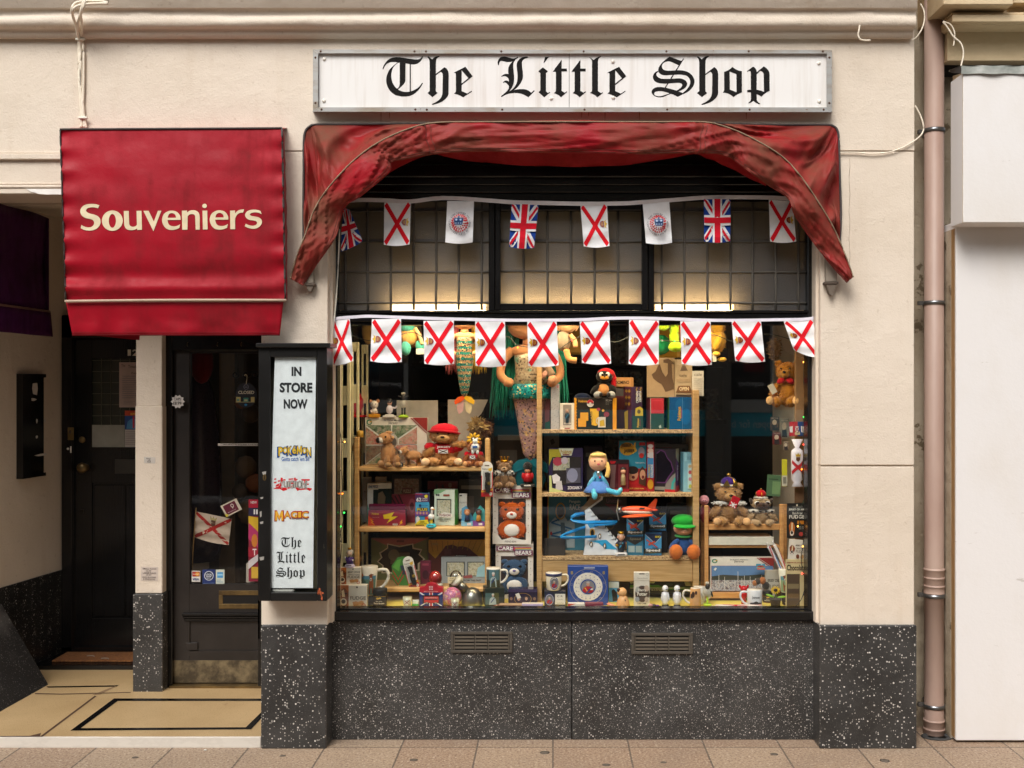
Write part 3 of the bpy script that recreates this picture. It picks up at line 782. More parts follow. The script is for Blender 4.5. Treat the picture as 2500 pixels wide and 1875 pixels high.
# the post between the two doors
b = B('render_wall'); x0, x1 = XX(330, .777), XX(396, .777)
b.cbox(x0, x1, .777, 1.6, .598, ZZ(992, .777), .004); b.cbox(x0 + .003, x1 - .003, .781, 1.6, ZZ(992, .777), 2.83, .003)
b.build('door_post', shop)
b = B('terrazzo_black'); b.cbox(XX(324, .76), XX(396.5, .76), .76, 1.6, .0, .597, .004); b.build('door_post_plinth', shop)
# plinths, stall riser, vents
for x0, x1 in ((637, 797), (2001, 2238)): b = B('terrazzo_black'); b.cbox(XX(x0, -.02), XX(x1, -.02), -.022, .25, 0, .6, .005); b.build('pilaster_plinth', shop)
b = B('terrazzo_fine'); d = .11
b.cbox(XX(797, .05), XX(1396, d) - .0015, d, .3, 0, ZZ(1516, d), .003); b.cbox(XX(1396, d) + .0015, XX(2001, .05), d, .3, 0, ZZ(1516, d), .003)
b.build('stall_riser', shop)
for px0, px1, py0, py1 in ((1100, 1251, 1543, 1595), (1541.5, 1692, 1546, 1598)):
    b = B('#4a433a/x'); fw = 7; a = d - .012
    b.pbox(px0, px1, py0, py0 + fw, a, d, c=.002); b.pbox(px0, px1, py1 - fw, py1, a, d, c=.002); b.pbox(px0, px0 + fw, py0 + fw, py1 - fw, a, d, c=.002); b.pbox(px1 - fw, px1, py0 + fw, py1 - fw, a, d, c=.002)
    b.pbox(px0 + fw, px1 - fw, py0 + fw, py1 - fw, d - .003, d, '#1b1815/x')
    mid = (px0 + px1) / 2
    for x0, x1 in ((px0 + fw + 4, mid - 18), (mid - 14, mid + 14), (mid + 18, px1 - fw - 4)):
        for k in range(4):
            y = py0 + fw + 4 + k * (py1 - py0 - 2 * fw - 4) / 4
            b.pbox(x0, x1, y, y + 4.6, d - .010, d - .004, '#5a5145/x')
    for x in (px0 + fw + 1, mid - 16.5, mid + 15.5, px1 - fw - 3): b.pbox(x, x + 2, py0 + fw, py1 - fw, d - .010, d - .003, '#5a5145/x')
    b.build('vent_grille', shop)
# ----------------------------------------------------------------- the display window (joinery and glass)
GD = .165
b = B('black_gloss'); f0, f1 = .115, .20
b.pbox(805, 823, 460, 1500, f0, f1, c=.004); b.pbox(1972, 1988, 460, 1500, f0, f1, c=.004)
b.pbox(803, 1990, 1494, 1517, .085, .2, c=.005); b.pbox(812, 1984, 1486, 1493.5, .135, .2, c=.003)
b.pbox(823, 1972, 759, 764.5, .11, f1, c=.002); b.pbox(823, 1972, 765, 786, .118, f1, c=.003); b.pbox(823, 1972, 786.5, 794, .132, f1, c=.002)
b.pbox(803, 1990, 340, 400, .10, f1); b.pbox(803, 1990, 401, 433, .09, f1, c=.006); b.pbox(803, 1990, 434, 452, .105, f1, c=.004); b.pbox(805, 1988, 452.5, 470, .12, f1, c=.003); b.pbox(805, 1988, 470.5, 492, .145, f1)
b.pbox(1193, 1208, 492, 759, .125, f1, c=.003); b.pbox(1583, 1597, 492, 759, .125, f1, c=.003)
for a in ((1209, 1222, 492, 758), (1567, 1582, 492, 758)): b.pbox(*a, .118, .195, c=.003)
b.pbox(1222, 1567, 742.5, 758, .118, .195, c=.003); b.pbox(1222, 1567, 492, 514, .118, .195, c=.003)
win = b.build('shop_window', shop)
b = B('shop_glass'); b.box(XX(823, GD), XX(1972, GD), GD, GD + .001, ZZ(1488, GD), ZZ(792, GD)) if False else b.quad(P(822, 1490, GD), P(1973, 1490, GD), P(1973, 790, GD), P(822, 790, GD)); b.build('display_pane', win)
for px0, px1, py0, py1, vx, hy in ((823, 1193, 480, 758, (843.6, 898, 954, 1010, 1065, 1120, 1175.6), (516, 590.6, 664.7, 740)), (1222, 1567, 514, 742, (1279, 1336.5, 1394.4, 1451.5, 1508.5), (516.5, 590.6, 663)), (1597, 1972, 480, 758, (1616, 1671, 1727, 1783, 1837.6, 1893.7, 1949.7), (516, 590.6, 664.7, 740))):
    b = B('frosted'); b.quad(P(px0, py1, GD), P(px1, py1, GD), P(px1, py0, GD), P(px0, py0, GD)); o = b.build('leaded_light', win)
    b = B('#57524a/x')
    for x in vx: b.tube([P(x + random.uniform(-.6, .6), y, GD - .003) for y in [py0 + (py1 - py0) * i / 6 for i in range(7)]], .006, 6)
    for y in hy: b.tube([P(x, y + random.uniform(-.6, .6), GD - .003) for x in [px0 + (px1 - px0) * i / 8 for i in range(9)]], .0055, 6)
    for x in vx:
        for y in hy: b.ell(P(x, y, GD - .004), (.0055, .003, .0055), n=6)
    b.build('lead_came', o)
# shop interior
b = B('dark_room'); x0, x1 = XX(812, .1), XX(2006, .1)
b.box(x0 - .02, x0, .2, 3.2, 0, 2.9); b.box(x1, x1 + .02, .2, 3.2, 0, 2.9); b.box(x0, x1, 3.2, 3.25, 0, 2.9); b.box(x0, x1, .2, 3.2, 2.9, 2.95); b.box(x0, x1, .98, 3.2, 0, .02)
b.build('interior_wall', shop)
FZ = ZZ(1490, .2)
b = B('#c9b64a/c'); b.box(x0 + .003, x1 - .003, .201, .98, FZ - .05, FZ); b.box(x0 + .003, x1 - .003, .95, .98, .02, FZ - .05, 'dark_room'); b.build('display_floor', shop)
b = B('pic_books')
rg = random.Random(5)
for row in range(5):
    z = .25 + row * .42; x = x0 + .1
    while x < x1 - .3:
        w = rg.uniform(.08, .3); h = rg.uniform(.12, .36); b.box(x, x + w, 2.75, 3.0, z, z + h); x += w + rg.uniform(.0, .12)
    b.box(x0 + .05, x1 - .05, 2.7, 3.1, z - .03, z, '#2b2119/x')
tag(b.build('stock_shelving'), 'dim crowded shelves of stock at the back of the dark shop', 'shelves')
# lamps above the display, just behind the obscure glass
for px0, px1, py, l in ((955, 1186, 750, 'left leaded light'), (1230, 1560, 752, 'middle leaded light'), (1600, 1790, 750, 'right leaded light')):
    t = thing('strip_light', 'lit warm white strip light glowing at the foot of the ' + l, 'lamp', P((px0 + px1) / 2, py, .225), group='strip lights behind the leaded glass')
    b = B('tube_light'); a, c = P(px0, py, .225), P(px1, py, .225); b.tube([a, (a + c) / 2, c], .013, 10); b.build('tube', t)
    b = B('#cfc6b4'); b.cbox(a.x, c.x, .245, .275, a.z - .02, a.z + .02, .004); b.build('batten', t)
# ----------------------------------------------------------------- shop door (deep in the entrance)
dd = .875
b = B('black_gloss'); b.pbox(399, 420, 780, 1679, .84, 1.0, c=.004); b.pbox(400, 660, 780, 856, .845, 1.0, c=.004); b.box(XX(640, .9) - .004, XX(640, .9) + .06, .83, 1.0, STEP, 2.2)
fr = b.build('shop_door_frame', shop)
b = B('door_brown'); T = dd + .045
b.pbox(424, 463, 857, 1669, dd, T, c=.003); b.pbox(463, 645, 848, 863, dd + .002, T); b.pbox(463, 645, 1427, 1497, dd + .001, T); b.pbox(463, 645, 1602, 1669, dd + .001, T)
b.pbox(463, 645, 1517, 1602, dd + .010, T); b.pbox(449, 645, 1590, 1602, dd - .001, dd + .02); b.pbox(452, 482, 1570, 1588, dd - .002, dd + .02, c=.002)
b.pbox(443, 645, 1498, 1505, dd - .028, T, 'black_gloss', c=.004); b.pbox(446, 645, 1505, 1511, dd - .018, T, 'black_gloss', c=.003); b.pbox(449, 645, 1511, 1517, dd - .01, T, 'black_gloss', c=.002)
door = b.build('shop_door', shop)
b = B('door_glass'); b.quad(P(462, 1428, dd + .02), P(646, 1428, dd + .02), P(646, 862, dd + .02), P(462, 862, dd + .02)); b.build('door_pane', door)
b = B('brass'); b.pbox(534, 646, 1442.6, 1454, dd - .004, dd + .004, c=.002); b.pbox(534, 646, 1475, 1487, dd - .004, dd + .004, c=.002); b.pbox(534, 544, 1454, 1475, dd - .004, dd + .004, c=.001); b.pbox(544, 646, 1454, 1475, dd - .001, dd + .004, '#0b0a0a'); b.build('letter_box', door)
b = B('brass_plate'); b.pbox(424, 645, 1613, 1667, dd - .003, dd + .002); b.build('kick_plate', door)
b = B('brass'); b.box(XX(420, dd), XX(645, dd), dd - .05, dd + .06, STEP, STEP + .012); b.build('threshold', fr)
for a in ((611, 660, 906, 911), (630, 634, 1465, 1560)): b = B('#3a3733/m'); b.pbox(*a, dd - .045, dd - .035); b.build('door_handle', door)
for px in (459, 532, 590):
    b = B('brass'); a = P(px, 838, .84); b.tube([a + Vector((0, 0, .004)), a + Vector((0, -.012, 0)), a + Vector((0, -.016, -.014)), a + Vector((0, -.004, -.018))], .0022, 5); b.build('hook', fr)
# inside the doorway: coat stand of dim stock
b = B('#6b5f50/x'); b.box(XX(405, 1.0), XX(405, 1.0) + .02, 1.0, 2.4, 0, 2.6); b.box(XX(405, 1.0), XX(660, 1.0), 2.4, 2.42, 0, 2.6); b.box(XX(405, 1.0), XX(660, 1.0), 1.0, 2.4, 2.4, 2.42); b.box(XX(405, 1.0), XX(660, 1.), 1.0, 2.4, .0, .05); b.build('interior_passage', shop)
b = B('coat_cloth'); cx = XX(515, 1.25)
b.lathe([(.13, .70), (.15, .8), (.145, 1.2), (.13, 1.5), (.10, 1.72), (.055, 1.85), (.02, 1.9)], (cx - .1, 1.3, 0), 18); tag(b.build('hanging_coat'), 'long dark purple coat hanging behind the shop door glass', 'coat')
b = B('#6e1a1a/c'); b.ell((XX(490, 1.2), 1.22, ZZ(885, 1.2)), (.07, .06, .13)); tag(b.build('red_scarf'), 'red cloth hanging at the top left behind the shop door glass', 'scarf')
b = B('#8c7a62/x'); b.box(XX(535, 1.5), XX(572, 1.5), 1.5, 1.52, .3, 2.2); b.box(XX(580, 1.6), XX(650, 1.6), 1.6, 1.62, 1.1, 2.1, '#4a3d30/x'); tag(b.build('panelling'), 'pale upright boards dimly seen through the shop door glass', 'panelling')
t = thing('stock_heap', 'heap of brown goods dimly seen through the shop door', 'goods', P(600, 1250, 1.35))
for k, (px, py, r) in enumerate(((590, 980, .05), (612, 1010, .06), (600, 1140, .07), (622, 1180, .06), (585, 1200, .05), (610, 1250, .08))): b = B(('#6b3c1e/x', '#4a3a2a/x', '#5b4630/x')[k % 3]); b.ell(P(px, py, 1.35), (r, r * .8, r), n=10); b.build('bundle', t)
# ----------------------------------------------------------------- side door with the number (far left)
dl = 1.55
b = B('black_gloss'); b.pbox(150, 176, 770, 1592, dl - .03, dl + .1, c=.004); b.pbox(150, 345, 770, 826, dl - .03, dl + .1, c=.004); b.pbox(168, 180, 826, 1590, dl - .012, dl + .1, c=.003)
b.box(-3.2, XX(400, 1.2), 1.52, 1.74, .0785, .112); b.box(-3.2, XX(400, 1.2), 1.62, 1.74, .112, 2.1)
fr = b.build('side_door_frame', shop)
b = B('black_gloss'); T = dl + .05
b.pbox(180, 224, 830, 1588, dl, T, c=.002); b.pbox(224, 352, 830, 876, dl, T, c=.002); b.pbox(224, 352, 1094, 1180, dl, T, c=.002); b.pbox(224, 352, 1510, 1588, dl, T, c=.002)
b.pbox(224, 352, 1180, 1510, dl + .012, T); b.pbox(230, 305, 1184, 1506, dl + .004, T, c=.004); b.pbox(308, 352, 1184, 1506, dl + .004, T, c=.004)
sd = b.build('side_door', shop)
b = B('#22261f/g'); b.pbox(224, 352, 876, 1094, dl + .012, dl + .02)
for x in (247, 270, 293, 316): b.pbox(x, x + 1.2, 876, 1040, dl + .008, dl + .012, '#5a5a4a/x')
for k in range(7): y = 880 + k * 27; b.pbox(224, 352, y, y + 1.2, dl + .0085, dl + .012, '#5a5a4a/x')
b.pbox(224, 304, 1038, 1092, dl + .006, dl + .0115, '#8f8c80/x')
b.build('door_pane', sd)
b = B('brass'); c = P(205, 1141, dl); b.lathe([(.02, 0), (.024, .012), (.016, .03), (.03, .05), (.034, .065), (.02, .08)], n=14)
b.v = [Vector((p.x + c.x + .015, c.y - p.z, p.y + c.z)) for p in b.v]; b.build('door_knob', sd)
b = B('brass'); c = P(201, 1074, dl); b.lathe([(.02, 0), (.021, .006), (.012, .009)], n=16); b.v = [Vector((p.x + c.x, c.y - p.z, p.y + c.z)) for p in b.v]; b.build('door_lock', sd)
b = B('#2a2620'); b.pbox(280, 345, 1122, 1157, dl - .006, dl, c=.002); b.build('letter_box', sd)
b = B('#c7c2b6'); prints(b, [('T', '1', .0, 0, .30, 1, '#d5cfc2'), ('T', '2', .45, 0, 1, 1, '#d5cfc2')], lambda u, v, l: P(312 + 26 * u, 854 + 15 * v, dl) + Vector((0, -.001 - l, 0))); b.build('door_number', sd)
b = B('#3d3a36/m'); b.pbox(196, 204, 1244, 1254, dl - .004, dl); b.build('keyhole_cover', sd)
b = B('#a38a5a/m'); b.pbox(165, 179, 1044, 1075, dl - .04, dl - .03, c=.002); c = P(171, 1055, dl - .04); b.ell(c, (.008, .006, .012), '#55483a'); tag(b.build('door_bell'), 'brass door bell plate on the side door frame', 'door bell')
b = B('#cfcac0'); c = P(166, 1096, dl - .034); b.ell(c, (.008, .006, .008)); b.pbox(171, 174, 1090, 1106, dl - .034, dl - .03); tag(b.build('bell_push'), 'small white bell push below the brass bell plate', 'bell push')
# left wall: black menu frame, leaning black board, purple awning
def LW(y, z, o=0.0): return Vector((-3.30 + .2 * y / 1.6 + o, y, z))
def lwall(px, py):
    k = (px - CX) * U
    y = (-3.30 - k) / (k / D - .125); return y, CAMZ + (CZ - py) * U * (1 + y / D)
ya, z0 = lwall(40, 1170); yb, z1 = lwall(99, 916); zt = lwall(40, 913)[1]
t = thing('menu_frame', 'glossy black notice frame with torn paper scraps on the left entrance wall', 'notice frame', LW((ya + yb) / 2, z0))
b = B('black_gloss'); q = .022
def slab(y0, y1, za, zb, o0, o1, m=None):
    b.add([LW(y0, za, o0), LW(y1, za, o0), LW(y1, zb, o0), LW(y0, zb, o0), LW(y0, za, o1), LW(y1, za, o1), LW(y1, zb, o1), LW(y0, zb, o1)], [(4, 5, 6, 7), (0, 4, 7, 3), (1, 2, 6, 5), (3, 7, 6, 2), (0, 1, 5, 4)], m)
slab(ya, yb, z0, zt, 0, .02); b.build('panel', t)
b = B('black_gloss'); slab(ya, ya + .08, z0, zt, .02, .04); slab(ya + .08, yb, zt - .02, zt, .02, .034); slab(ya + .08, yb, z0, z0 + .02, .02, .034); b.build('frame', t)
my = ya + .4 * (yb - ya)
for (dy, pz, w, h) in ((.05, 950, .05, .06), (.03, 977, .05, .012), (.07, 1032, .015, .02), (.15, 1032, .015, .02), (.07, 1071, .02, .015), (.12, 1118, .09, .012)):
    z = CAMZ + (CZ - pz) * U * 1.2; rg = random.Random(pz); b = B('#cfcac2/x'); b.add([LW(my + dy + w * math.cos(a) * rg.uniform(.5, 1), z + h * math.sin(a) * rg.uniform(.5, 1), .0205) for a in (0, 1, 2, 3.1, 4.2, 5.2)], [(0, 1, 2, 3, 4, 5)]); b.build('paper_scrap', t)
b = B('slab_black'); a0, a1 = F(118, 1672, STEP), Vector((-2.92, -.06, STEP)); w0 = Vector((-3.175, .9, .54)); w1 = Vector((-3.26, -.06, .54)); th = Vector((.018, 0, .012))
b.add([a0, a1, w1, w0, a0 - th, a1 - th, w1 - th, w0 - th], [(0, 1, 2, 3), (7, 6, 5, 4), (0, 3, 7, 4), (3, 2, 6, 7), (1, 5, 6, 2)]); tag(b.build('leaning_board'), 'scuffed dark board leaning against the left entrance wall', 'board')
t = thing('purple_awning', 'dark purple awning on the left entrance wall, cut off by the photo edge', 'awning', (-3.05, .5, 2.05))
pa = lambda y, z, o=0: Vector((-2.93 - o, y, z))
b = B('awning_purple'); zs = 2.05 + .147
b.grid(lambda u, v: pa(-.25 + 1.24 * u, zs + (2.735 - zs) * (1 - v) + .006 * math.sin(u * 9), .02 * math.sin(v * 3.1) + .004 * math.sin(u * 21)), 24, 10)
b.add([pa(.99, zs), pa(.99, 2.735), (-3.17, .99, 2.735), (-3.17, .99, zs)], [(0, 1, 2, 3)]); b.build('cover', t, solid=.003)
b = B('awning_purple'); b.grid(lambda u, v: pa(-.25 + (1.25 + .015 * v) * u, zs - (zs - 2.05) * v, -.004 + .007 * math.sin(u * 17) * v), 30, 4); b.build('valance', t, solid=.003)
b = B('#7a5a52'); b.tube([pa(-.25, zs, -.004), pa(.4, zs - .004, -.006), pa(.99, zs - .002, -.004)], .007, 6); b.build('front_bar', t)
# ----------------------------------------------------------------- gap with the downpipe, neighbour on the right
gd = .32
b = B('peeling_wall'); b.box(XX(2232) - .01, XX(2360, gd), gd, gd + .2, -.02, 7.2); o = b.build('gap_wall', loc=None); tag(o, 'narrow strip of peeling wall behind the pink downpipe', 'wall')
t = thing('drain_pipe', 'dusty pink downpipe with grey clips in the gap between the two shops', 'pipe', (XX(2279, .2), .2, 0))
dp = .2; r = 23.4 * U * S(dp); cx = XX(2279, dp)
pr = lambda py, rr: (rr, ZZ(py, dp))
def ribbed(y0, y1, k):
    o = []
    for i in range(k):
        a = y0 + (y1 - y0) * i / k; c = (y1 - y0) / k; o += [pr(a, r * 1.02), pr(a, r * 1.10), pr(a + c * .18, r * 1.10), pr(a + c * .22, r * 1.05), pr(a + c * .95, r * 1.05)]
    return o + [pr(y1, r * 1.08), pr(y1 + 1, r)]
b = B('pipe_pink'); prof = [pr(-500, r), pr(1386, r)] + ribbed(1388, 1448, 3) + [pr(1754, r)] + ribbed(1756, 1816, 3) + [pr(1818, r * .9)]
b.lathe(prof[::-1], (cx + .003, dp, 0), 28); b.build('pipe', t)
for py in (320, 740, 1454, 1723):
    b = B('#8a8d90/m'); b.lathe([(r * 1.0, ZZ(py + 4.5, dp)), (r * 1.09, ZZ(py + 4.5, dp)), (r * 1.09, ZZ(py - 4.5, dp)), (r, ZZ(py - 4.5, dp))], (cx + .003, dp, 0), 28)
    b.cbox(cx - r * 1.5, cx - r * .9, dp + .01, dp + .03, ZZ(py + 5, dp), ZZ(py - 5, dp), .002, '#4a4744'); b.box(cx - r * .3, cx + r * .3, dp + r, gd, ZZ(py + 4, dp), ZZ(py - 4, dp), '#4a4744'); b.build('pipe_clip', t)
b = B('#3d3c3b/x'); c = (cx, dp - .05, 0); b.lathe([(.075, 0.0), (.078, .004), (.07, .008), (.05, .006), (.048, .002)], c, 26, sx=1.0, sy=.75); b.lathe([(.047, .0025), (.01, .003)], c, 20, '#0d0c0b', sy=.75); tag(b.build('drain_gully'), 'black rubber drain ring on the pavement under the pink pipe', 'drain')
nb = thing('neighbour_building', 'white rendered shop front with blank sign box and cream stone band at right edge', 'building', (3.2, .1, 0))
b = B('white_wall'); n0 = .06
b.cbox(XX(2334, n0), 5.5, n0, .4, 0.012, ZZ(540, n0), .004); b.build('wall', nb)
b = B('#a07c4e/x'); b.box(XX(2329, .1), XX(2334, n0) - .001, .075, .4, .02, ZZ(560, .1)); b.box(XX(2325, .1), XX(2330, .12), .12, .4, .0, ZZ(560, .1), 'peeling_wall'); b.build('edge_board', nb)
b = B('white_wall'); s0 = -.10
b.cbox(XX(2351, s0), 5.5, s0, n0 - .002, ZZ(544, s0), ZZ(178, s0), .003)
b.add([P(2350.5, 544, s0), P(2350.5, 178, s0), P(2326, 186, .12), P(2326, 552, .12)], [(0, 1, 2, 3)], 'cream_stone'); b.build('sign_box', nb)
b = B('lead'); b.grid(lambda u, v: P(2347 + 600 * u, 160.5 + 20 * v + .8 * math.sin(u * 60), s0 - .012 + .004 * math.sin(u * 37)), 60, 2); b.add([P(2347, 160.5, s0 - .012), P(2316, 172, .1), P(2316, 176, .12), P(2950, 162, .1), P(2950, 160.5, s0 - .012)], [(0, 1, 2, 3, 4)])
b.add([P(2347, 160.5, s0 - .012), P(2318, 172, .1), P(2322, 178, .1), P(2349, 180, s0 - .012)], [(0, 1, 2, 3)], '#4a4846/x'); b.build('lead_flashing', nb)
b = B('cream_stone')
b.box(XX(2302, .2), 5.5, .14, .4, ZZ(148, .14), ZZ(64, .14)); b.cbox(XX(2322, .02), 5.5, .0, .4, ZZ(57, .02), ZZ(39, .02), .003); b.cbox(XX(2320, .05), 5.5, .03, .4, ZZ(64, .05), ZZ(58, .05), .004); b.cbox(XX(2320, .05), 5.5, .03, .4, ZZ(39, .05), ZZ(34, .05), .002)
b.box(XX(2304, .1), 5.5, .1, .4, ZZ(34, .1), ZZ(12, .1)); b.cbox(XX(2304, -.05), XX(2474, -.05), -.05, .4, ZZ(12, -.05), 7.2, .004); b.box(XX(2474, .02), 5.5, .02, .4, ZZ(12, .05), 7.2); b.box(XX(2302, .2), 5.5, .22, .4, ZZ(172, .2), ZZ(148, .14), '#241f1a/x'); b.build('stone_band', nb)
# bank across the street: never in frame, but mirrored in the window glass
bank = thing('bank_building', 'dark glazed bank front across the street with teal band and posters', 'building', (0, -9.6, 0))
b = B('#8f8a80/x'); b.box(-14, 14, -10.2, -9.9, 3.3, 7.5)
for x in (-9, -5.2, -1.2, 2.2, 6, 10): b.box(x, x + .35, -9.9, -9.7, 0, 3.3)
b.build('wall', bank)
b = B('#121516/g'); b.box(-14, 14, -10.1, -9.9, 0, 3.3); b.build('glazing', bank)
b = B('#18b4cc/g'); b.box(-1.0, 3.9, -9.9, -9.86, 1.02, 1.40)
mir = lambda x0, x1, z0, z1, y: (lambda u, v, l: Vector((x1 + (x0 - x1) * u, y + l, z1 + (z0 - z1) * v)))
prints(b, [('t', "we're open for business", 0, 0, 1, 1, '#dcecec')], mir(2.2, 3.5, 1.10, 1.26, -9.86), .002); b.build('band', bank)
for x0, x1, txt, tx0, tx1, bar in ((2.35, 3.2, 'together', 2.66, 3.04, '#6d1424'), (-3.1, -2.1, 'personal loans', -2.9, -2.2, '#173a44')):
    b = B('#b8bab6'); b.box(x0, x1, -9.9, -9.84, 1.36, 2.7); b.box(x0 + .06, x1 - .06, -9.84, -9.835, 1.55, 2.64, '#20262c'); b.box(x0 + .4, x1 - .15, -9.835, -9.832, 1.95, 2.4, bar)
    prints(b, [('t', txt, 0, 0, 1, 1, '#e4e4e0')], mir(tx0, tx1, 1.72, 1.82, -9.83), .002); b.build('poster', bank)
# ================================================================= SHOP SIGN, AWNINGS, CASE, BUNTING
t = thing('shop_sign', 'long white sign with black old English lettering The Little Shop in a grey metal frame', 'sign', P(1400, 272, -.03))
sd_ = -.045; fs = -.062
b = B('sign_white'); b.pbox(778, 1389, 130, 263, sd_, -.001); b.pbox(1390.3, 2018, 130, 263, sd_, -.001); b.pbox(1389, 1390.3, 130, 263, sd_ + .004, -.001, '#3a3026'); b.build('panel', t)
b = B('alu')
def mitre(pts): b.add([P(x, y, fs) for x, y in pts] + [P(x, y, -.001) for x, y in pts], [(0, 1, 2, 3), (0, 4, 5, 1), (2, 6, 7, 3), (1, 5, 6, 2), (3, 7, 4, 0)])
mitre([(764, 121), (1026, 121.5), (1026, 131), (777, 130.5)]); mitre([(1026.6, 121.5), (2031, 122.5), (2018, 131), (1026.6, 131)])
mitre([(764, 273), (777, 262.5), (1026, 262), (1026, 273.5)]); mitre([(1026.6, 273.5), (1026.6, 262), (2018, 262.5), (2031, 274)])
mitre([(764, 121.6), (776.6, 130.8), (776.6, 262.2), (764, 272.6)]); mitre([(2031, 122.8), (2031, 273.6), (2018.4, 262.2), (2018.4, 131)])
b.build('frame', t)
for w in range(3): b = B('#1d1c1c/g'); black_letter(b, w, lambda px, py, l: P(px, py, sd_) + Vector((0, -l, 0)), m='#1d1c1c/g'); b.build('lettering', t)
for x, y in ((792, 145), (791, 247), (1346, 241), (1496, 151), (1497, 239), (1999, 155), (2000, 248)):
    b = B('#d9d2c6'); b.ell(P(x, y, sd_), (.0095, .008, .0095), n=12); b.build('dome_screw', t)
for x in (783, 1012, 1040, 1224, 1425, 1627, 1828, 2009):
    for y in (126, 268):
        b = B('#4a2f1d/x'); c = P(x + (2 if y > 200 else 0), y, fs); b.ell(c, (.0055, .002, .0055), n=8); b.build('rivet', t)
for y in (141, 252):
    for x in (770, 2025): b = B('#4a2f1d/x'); b.ell(P(x, y, fs), (.0055, .002, .0055), n=8); b.build('rivet', t)
# red box awning over the entrance, SOUVENIERS
t = thing('entrance_awning', 'red vinyl awning over the entrance with cream word Souveniers', 'awning', P(420, 820, -.1))
def aw(px, py, u, v):
    d = -.105 - .03 * math.sin(v * 3.14) + .012 * math.exp(-((v - .86) / .05) ** 2) - .016 * math.exp(-((v - .93) / .035) ** 2)
    edge = math.exp(-min(u, 1 - u) / .05)
    d += edge * .010 * math.sin(v * 46 + (0 if u < .5 else 2)) + .004 * noise.noise((u * 6, v * 9, 3))
    return P(px, py, d)
TL, TR, BL, BR = (147.5, 318), (689, 315), (161, 733), (697, 730)
bil = lambda u, v: tuple((TL[i] * (1 - u) + TR[i] * u) * (1 - v) + (BL[i] * (1 - u) + BR[i] * u) * v for i in (0, 1))
af = lambda u, v: aw(*bil(u, v), u, v)
b = B('awning_red'); b.grid(af, 60, 60)
for u in (0, 1): b.grid(lambda a, v: af(u, v) * (1 - a) + Vector((af(u, v).x + (.02 if u == 0 else -.02) * a, 0, P(0, 318, 0).z - (.28 * v if v < 1 else .28) - .55 * v)) * a, 6, 20)
b.grid(lambda u, a: af(u, 0) * (1 - a) + Vector((af(u, 0).x, .0, ZZ(313))) * a, 30, 3)
b.build('cover', t)
b = B('#4b4340/x'); e = Vector((0, -.003, 0))
b.tube([af(0, i / 24) + e for i in range(25)], .0042, 6); b.tube([af(1, i / 24) + e for i in range(25)], .0055, 6); b.tube([af(i / 24, 0) + e + Vector((0, 0, .003)) for i in range(25)], .005, 6); b.build('piping', t)
b = B('#b9a08c/x'); b.tube([P(159 + 540 * i / 12, 736 - 2.5 * i / 12 - 1.5 * math.sin(3.14 * i / 12), -.125) for i in range(13)], .0065, 8); b.build('front_bar', t)
def vf(u, v):
    x = (161 * (1 - u) + 692 * u) * (1 - v) + (177 * (1 - u) + 683 * u) * v; y = 738 * (1 - v) + 820 * v
    return P(x, y, -.112 + .025 * v + .010 * math.sin(u * 31 + 3 * math.sin(u * 5)) * v * v + .008 * noise.noise((u * 12, v * 3, 8)) * v)
b = B('awning_red'); b.grid(vf, 70, 10); b.build('valance', t, solid=.002)
b = B('#7d1820/x')
b.tube([vf(i / 60, .90) + Vector((0, -.0015, 0)) for i in range(61)], .0009, 4); b.tube([vf(i / 60, .97) + Vector((0, -.0015, 0)) for i in range(61)], .0009, 4); b.build('hem_stitching', t)
b = B('awning_red'); b.add([P(205, 790, -.03), P(345, 790, -.03), P(340, 831, -.03), P(232, 820, -.03)], [(0, 1, 2, 3)]); b.build('back_flap', t, solid=.003)
b = B('#cdbd9c')
def on_cover(px, py, l):
    v = (py - 316.5) / 415; x0 = 147.5 + 13.5 * v; x1 = 689 + 8 * v; u = (px - x0) / (x1 - x0); return af(u, v) + Vector((0, -.0025 - l, 0))
for vs, fs_ in SV: b.add([on_cover(x, y, .0) for x, y in vs], fs_)
b.build('lettering', t)
# big drooping canopy over the window
t = thing('window_canopy', 'faded red folding canopy drooping over the shop window, stained brown and green', 'awning', P(1400, 700, -.1))
UP = [(709, 681), (725, 625), (743, 580), (772, 504), (819, 439), (874, 384), (931, 345), (997, 316), (1062, 301), (1180, 299), (1400, 298.5), (1600, 299), (1711, 299), (1762, 308), (1827, 334), (1906, 381), (1957, 435), (2008, 511), (2037, 562), (2062, 620), (2083, 677)]
LO = [(740, 698), (775, 645), (819, 580), (843, 507), (884, 478), (950, 421), (957, 397), (1000, 388), (1080, 375), (1180, 371), (1400, 375), (1600, 377), (1700, 375), (1770, 381), (1809, 406), (1870, 450), (1924, 486), (1939, 525), (1986, 594), (2030, 650), (2067, 691)]
DU = [-.06, -.08, -.10, -.13, -.155, -.18, -.20, -.21, -.215, -.20, -.19, -.20, -.215, -.21, -.20, -.18, -.155, -.13, -.10, -.08, -.06]
def along(L, u):
    x = u * (len(L) - 1); i = min(int(x), len(L) - 2); f = x - i; q = [L[max(0, i - 1)], L[i], L[i + 1], L[min(len(L) - 1, i + 2)]]
    cr = lambda a, b, c, d: .5 * (2 * b + (c - a) * f + (2 * a - 5 * b + 4 * c - d) * f * f + (3 * b - a - 3 * c + d) * f**3)
    return tuple(cr(*[p[k] for p in q]) for k in (0, 1)) if isinstance(L[0], tuple) else cr(*q)
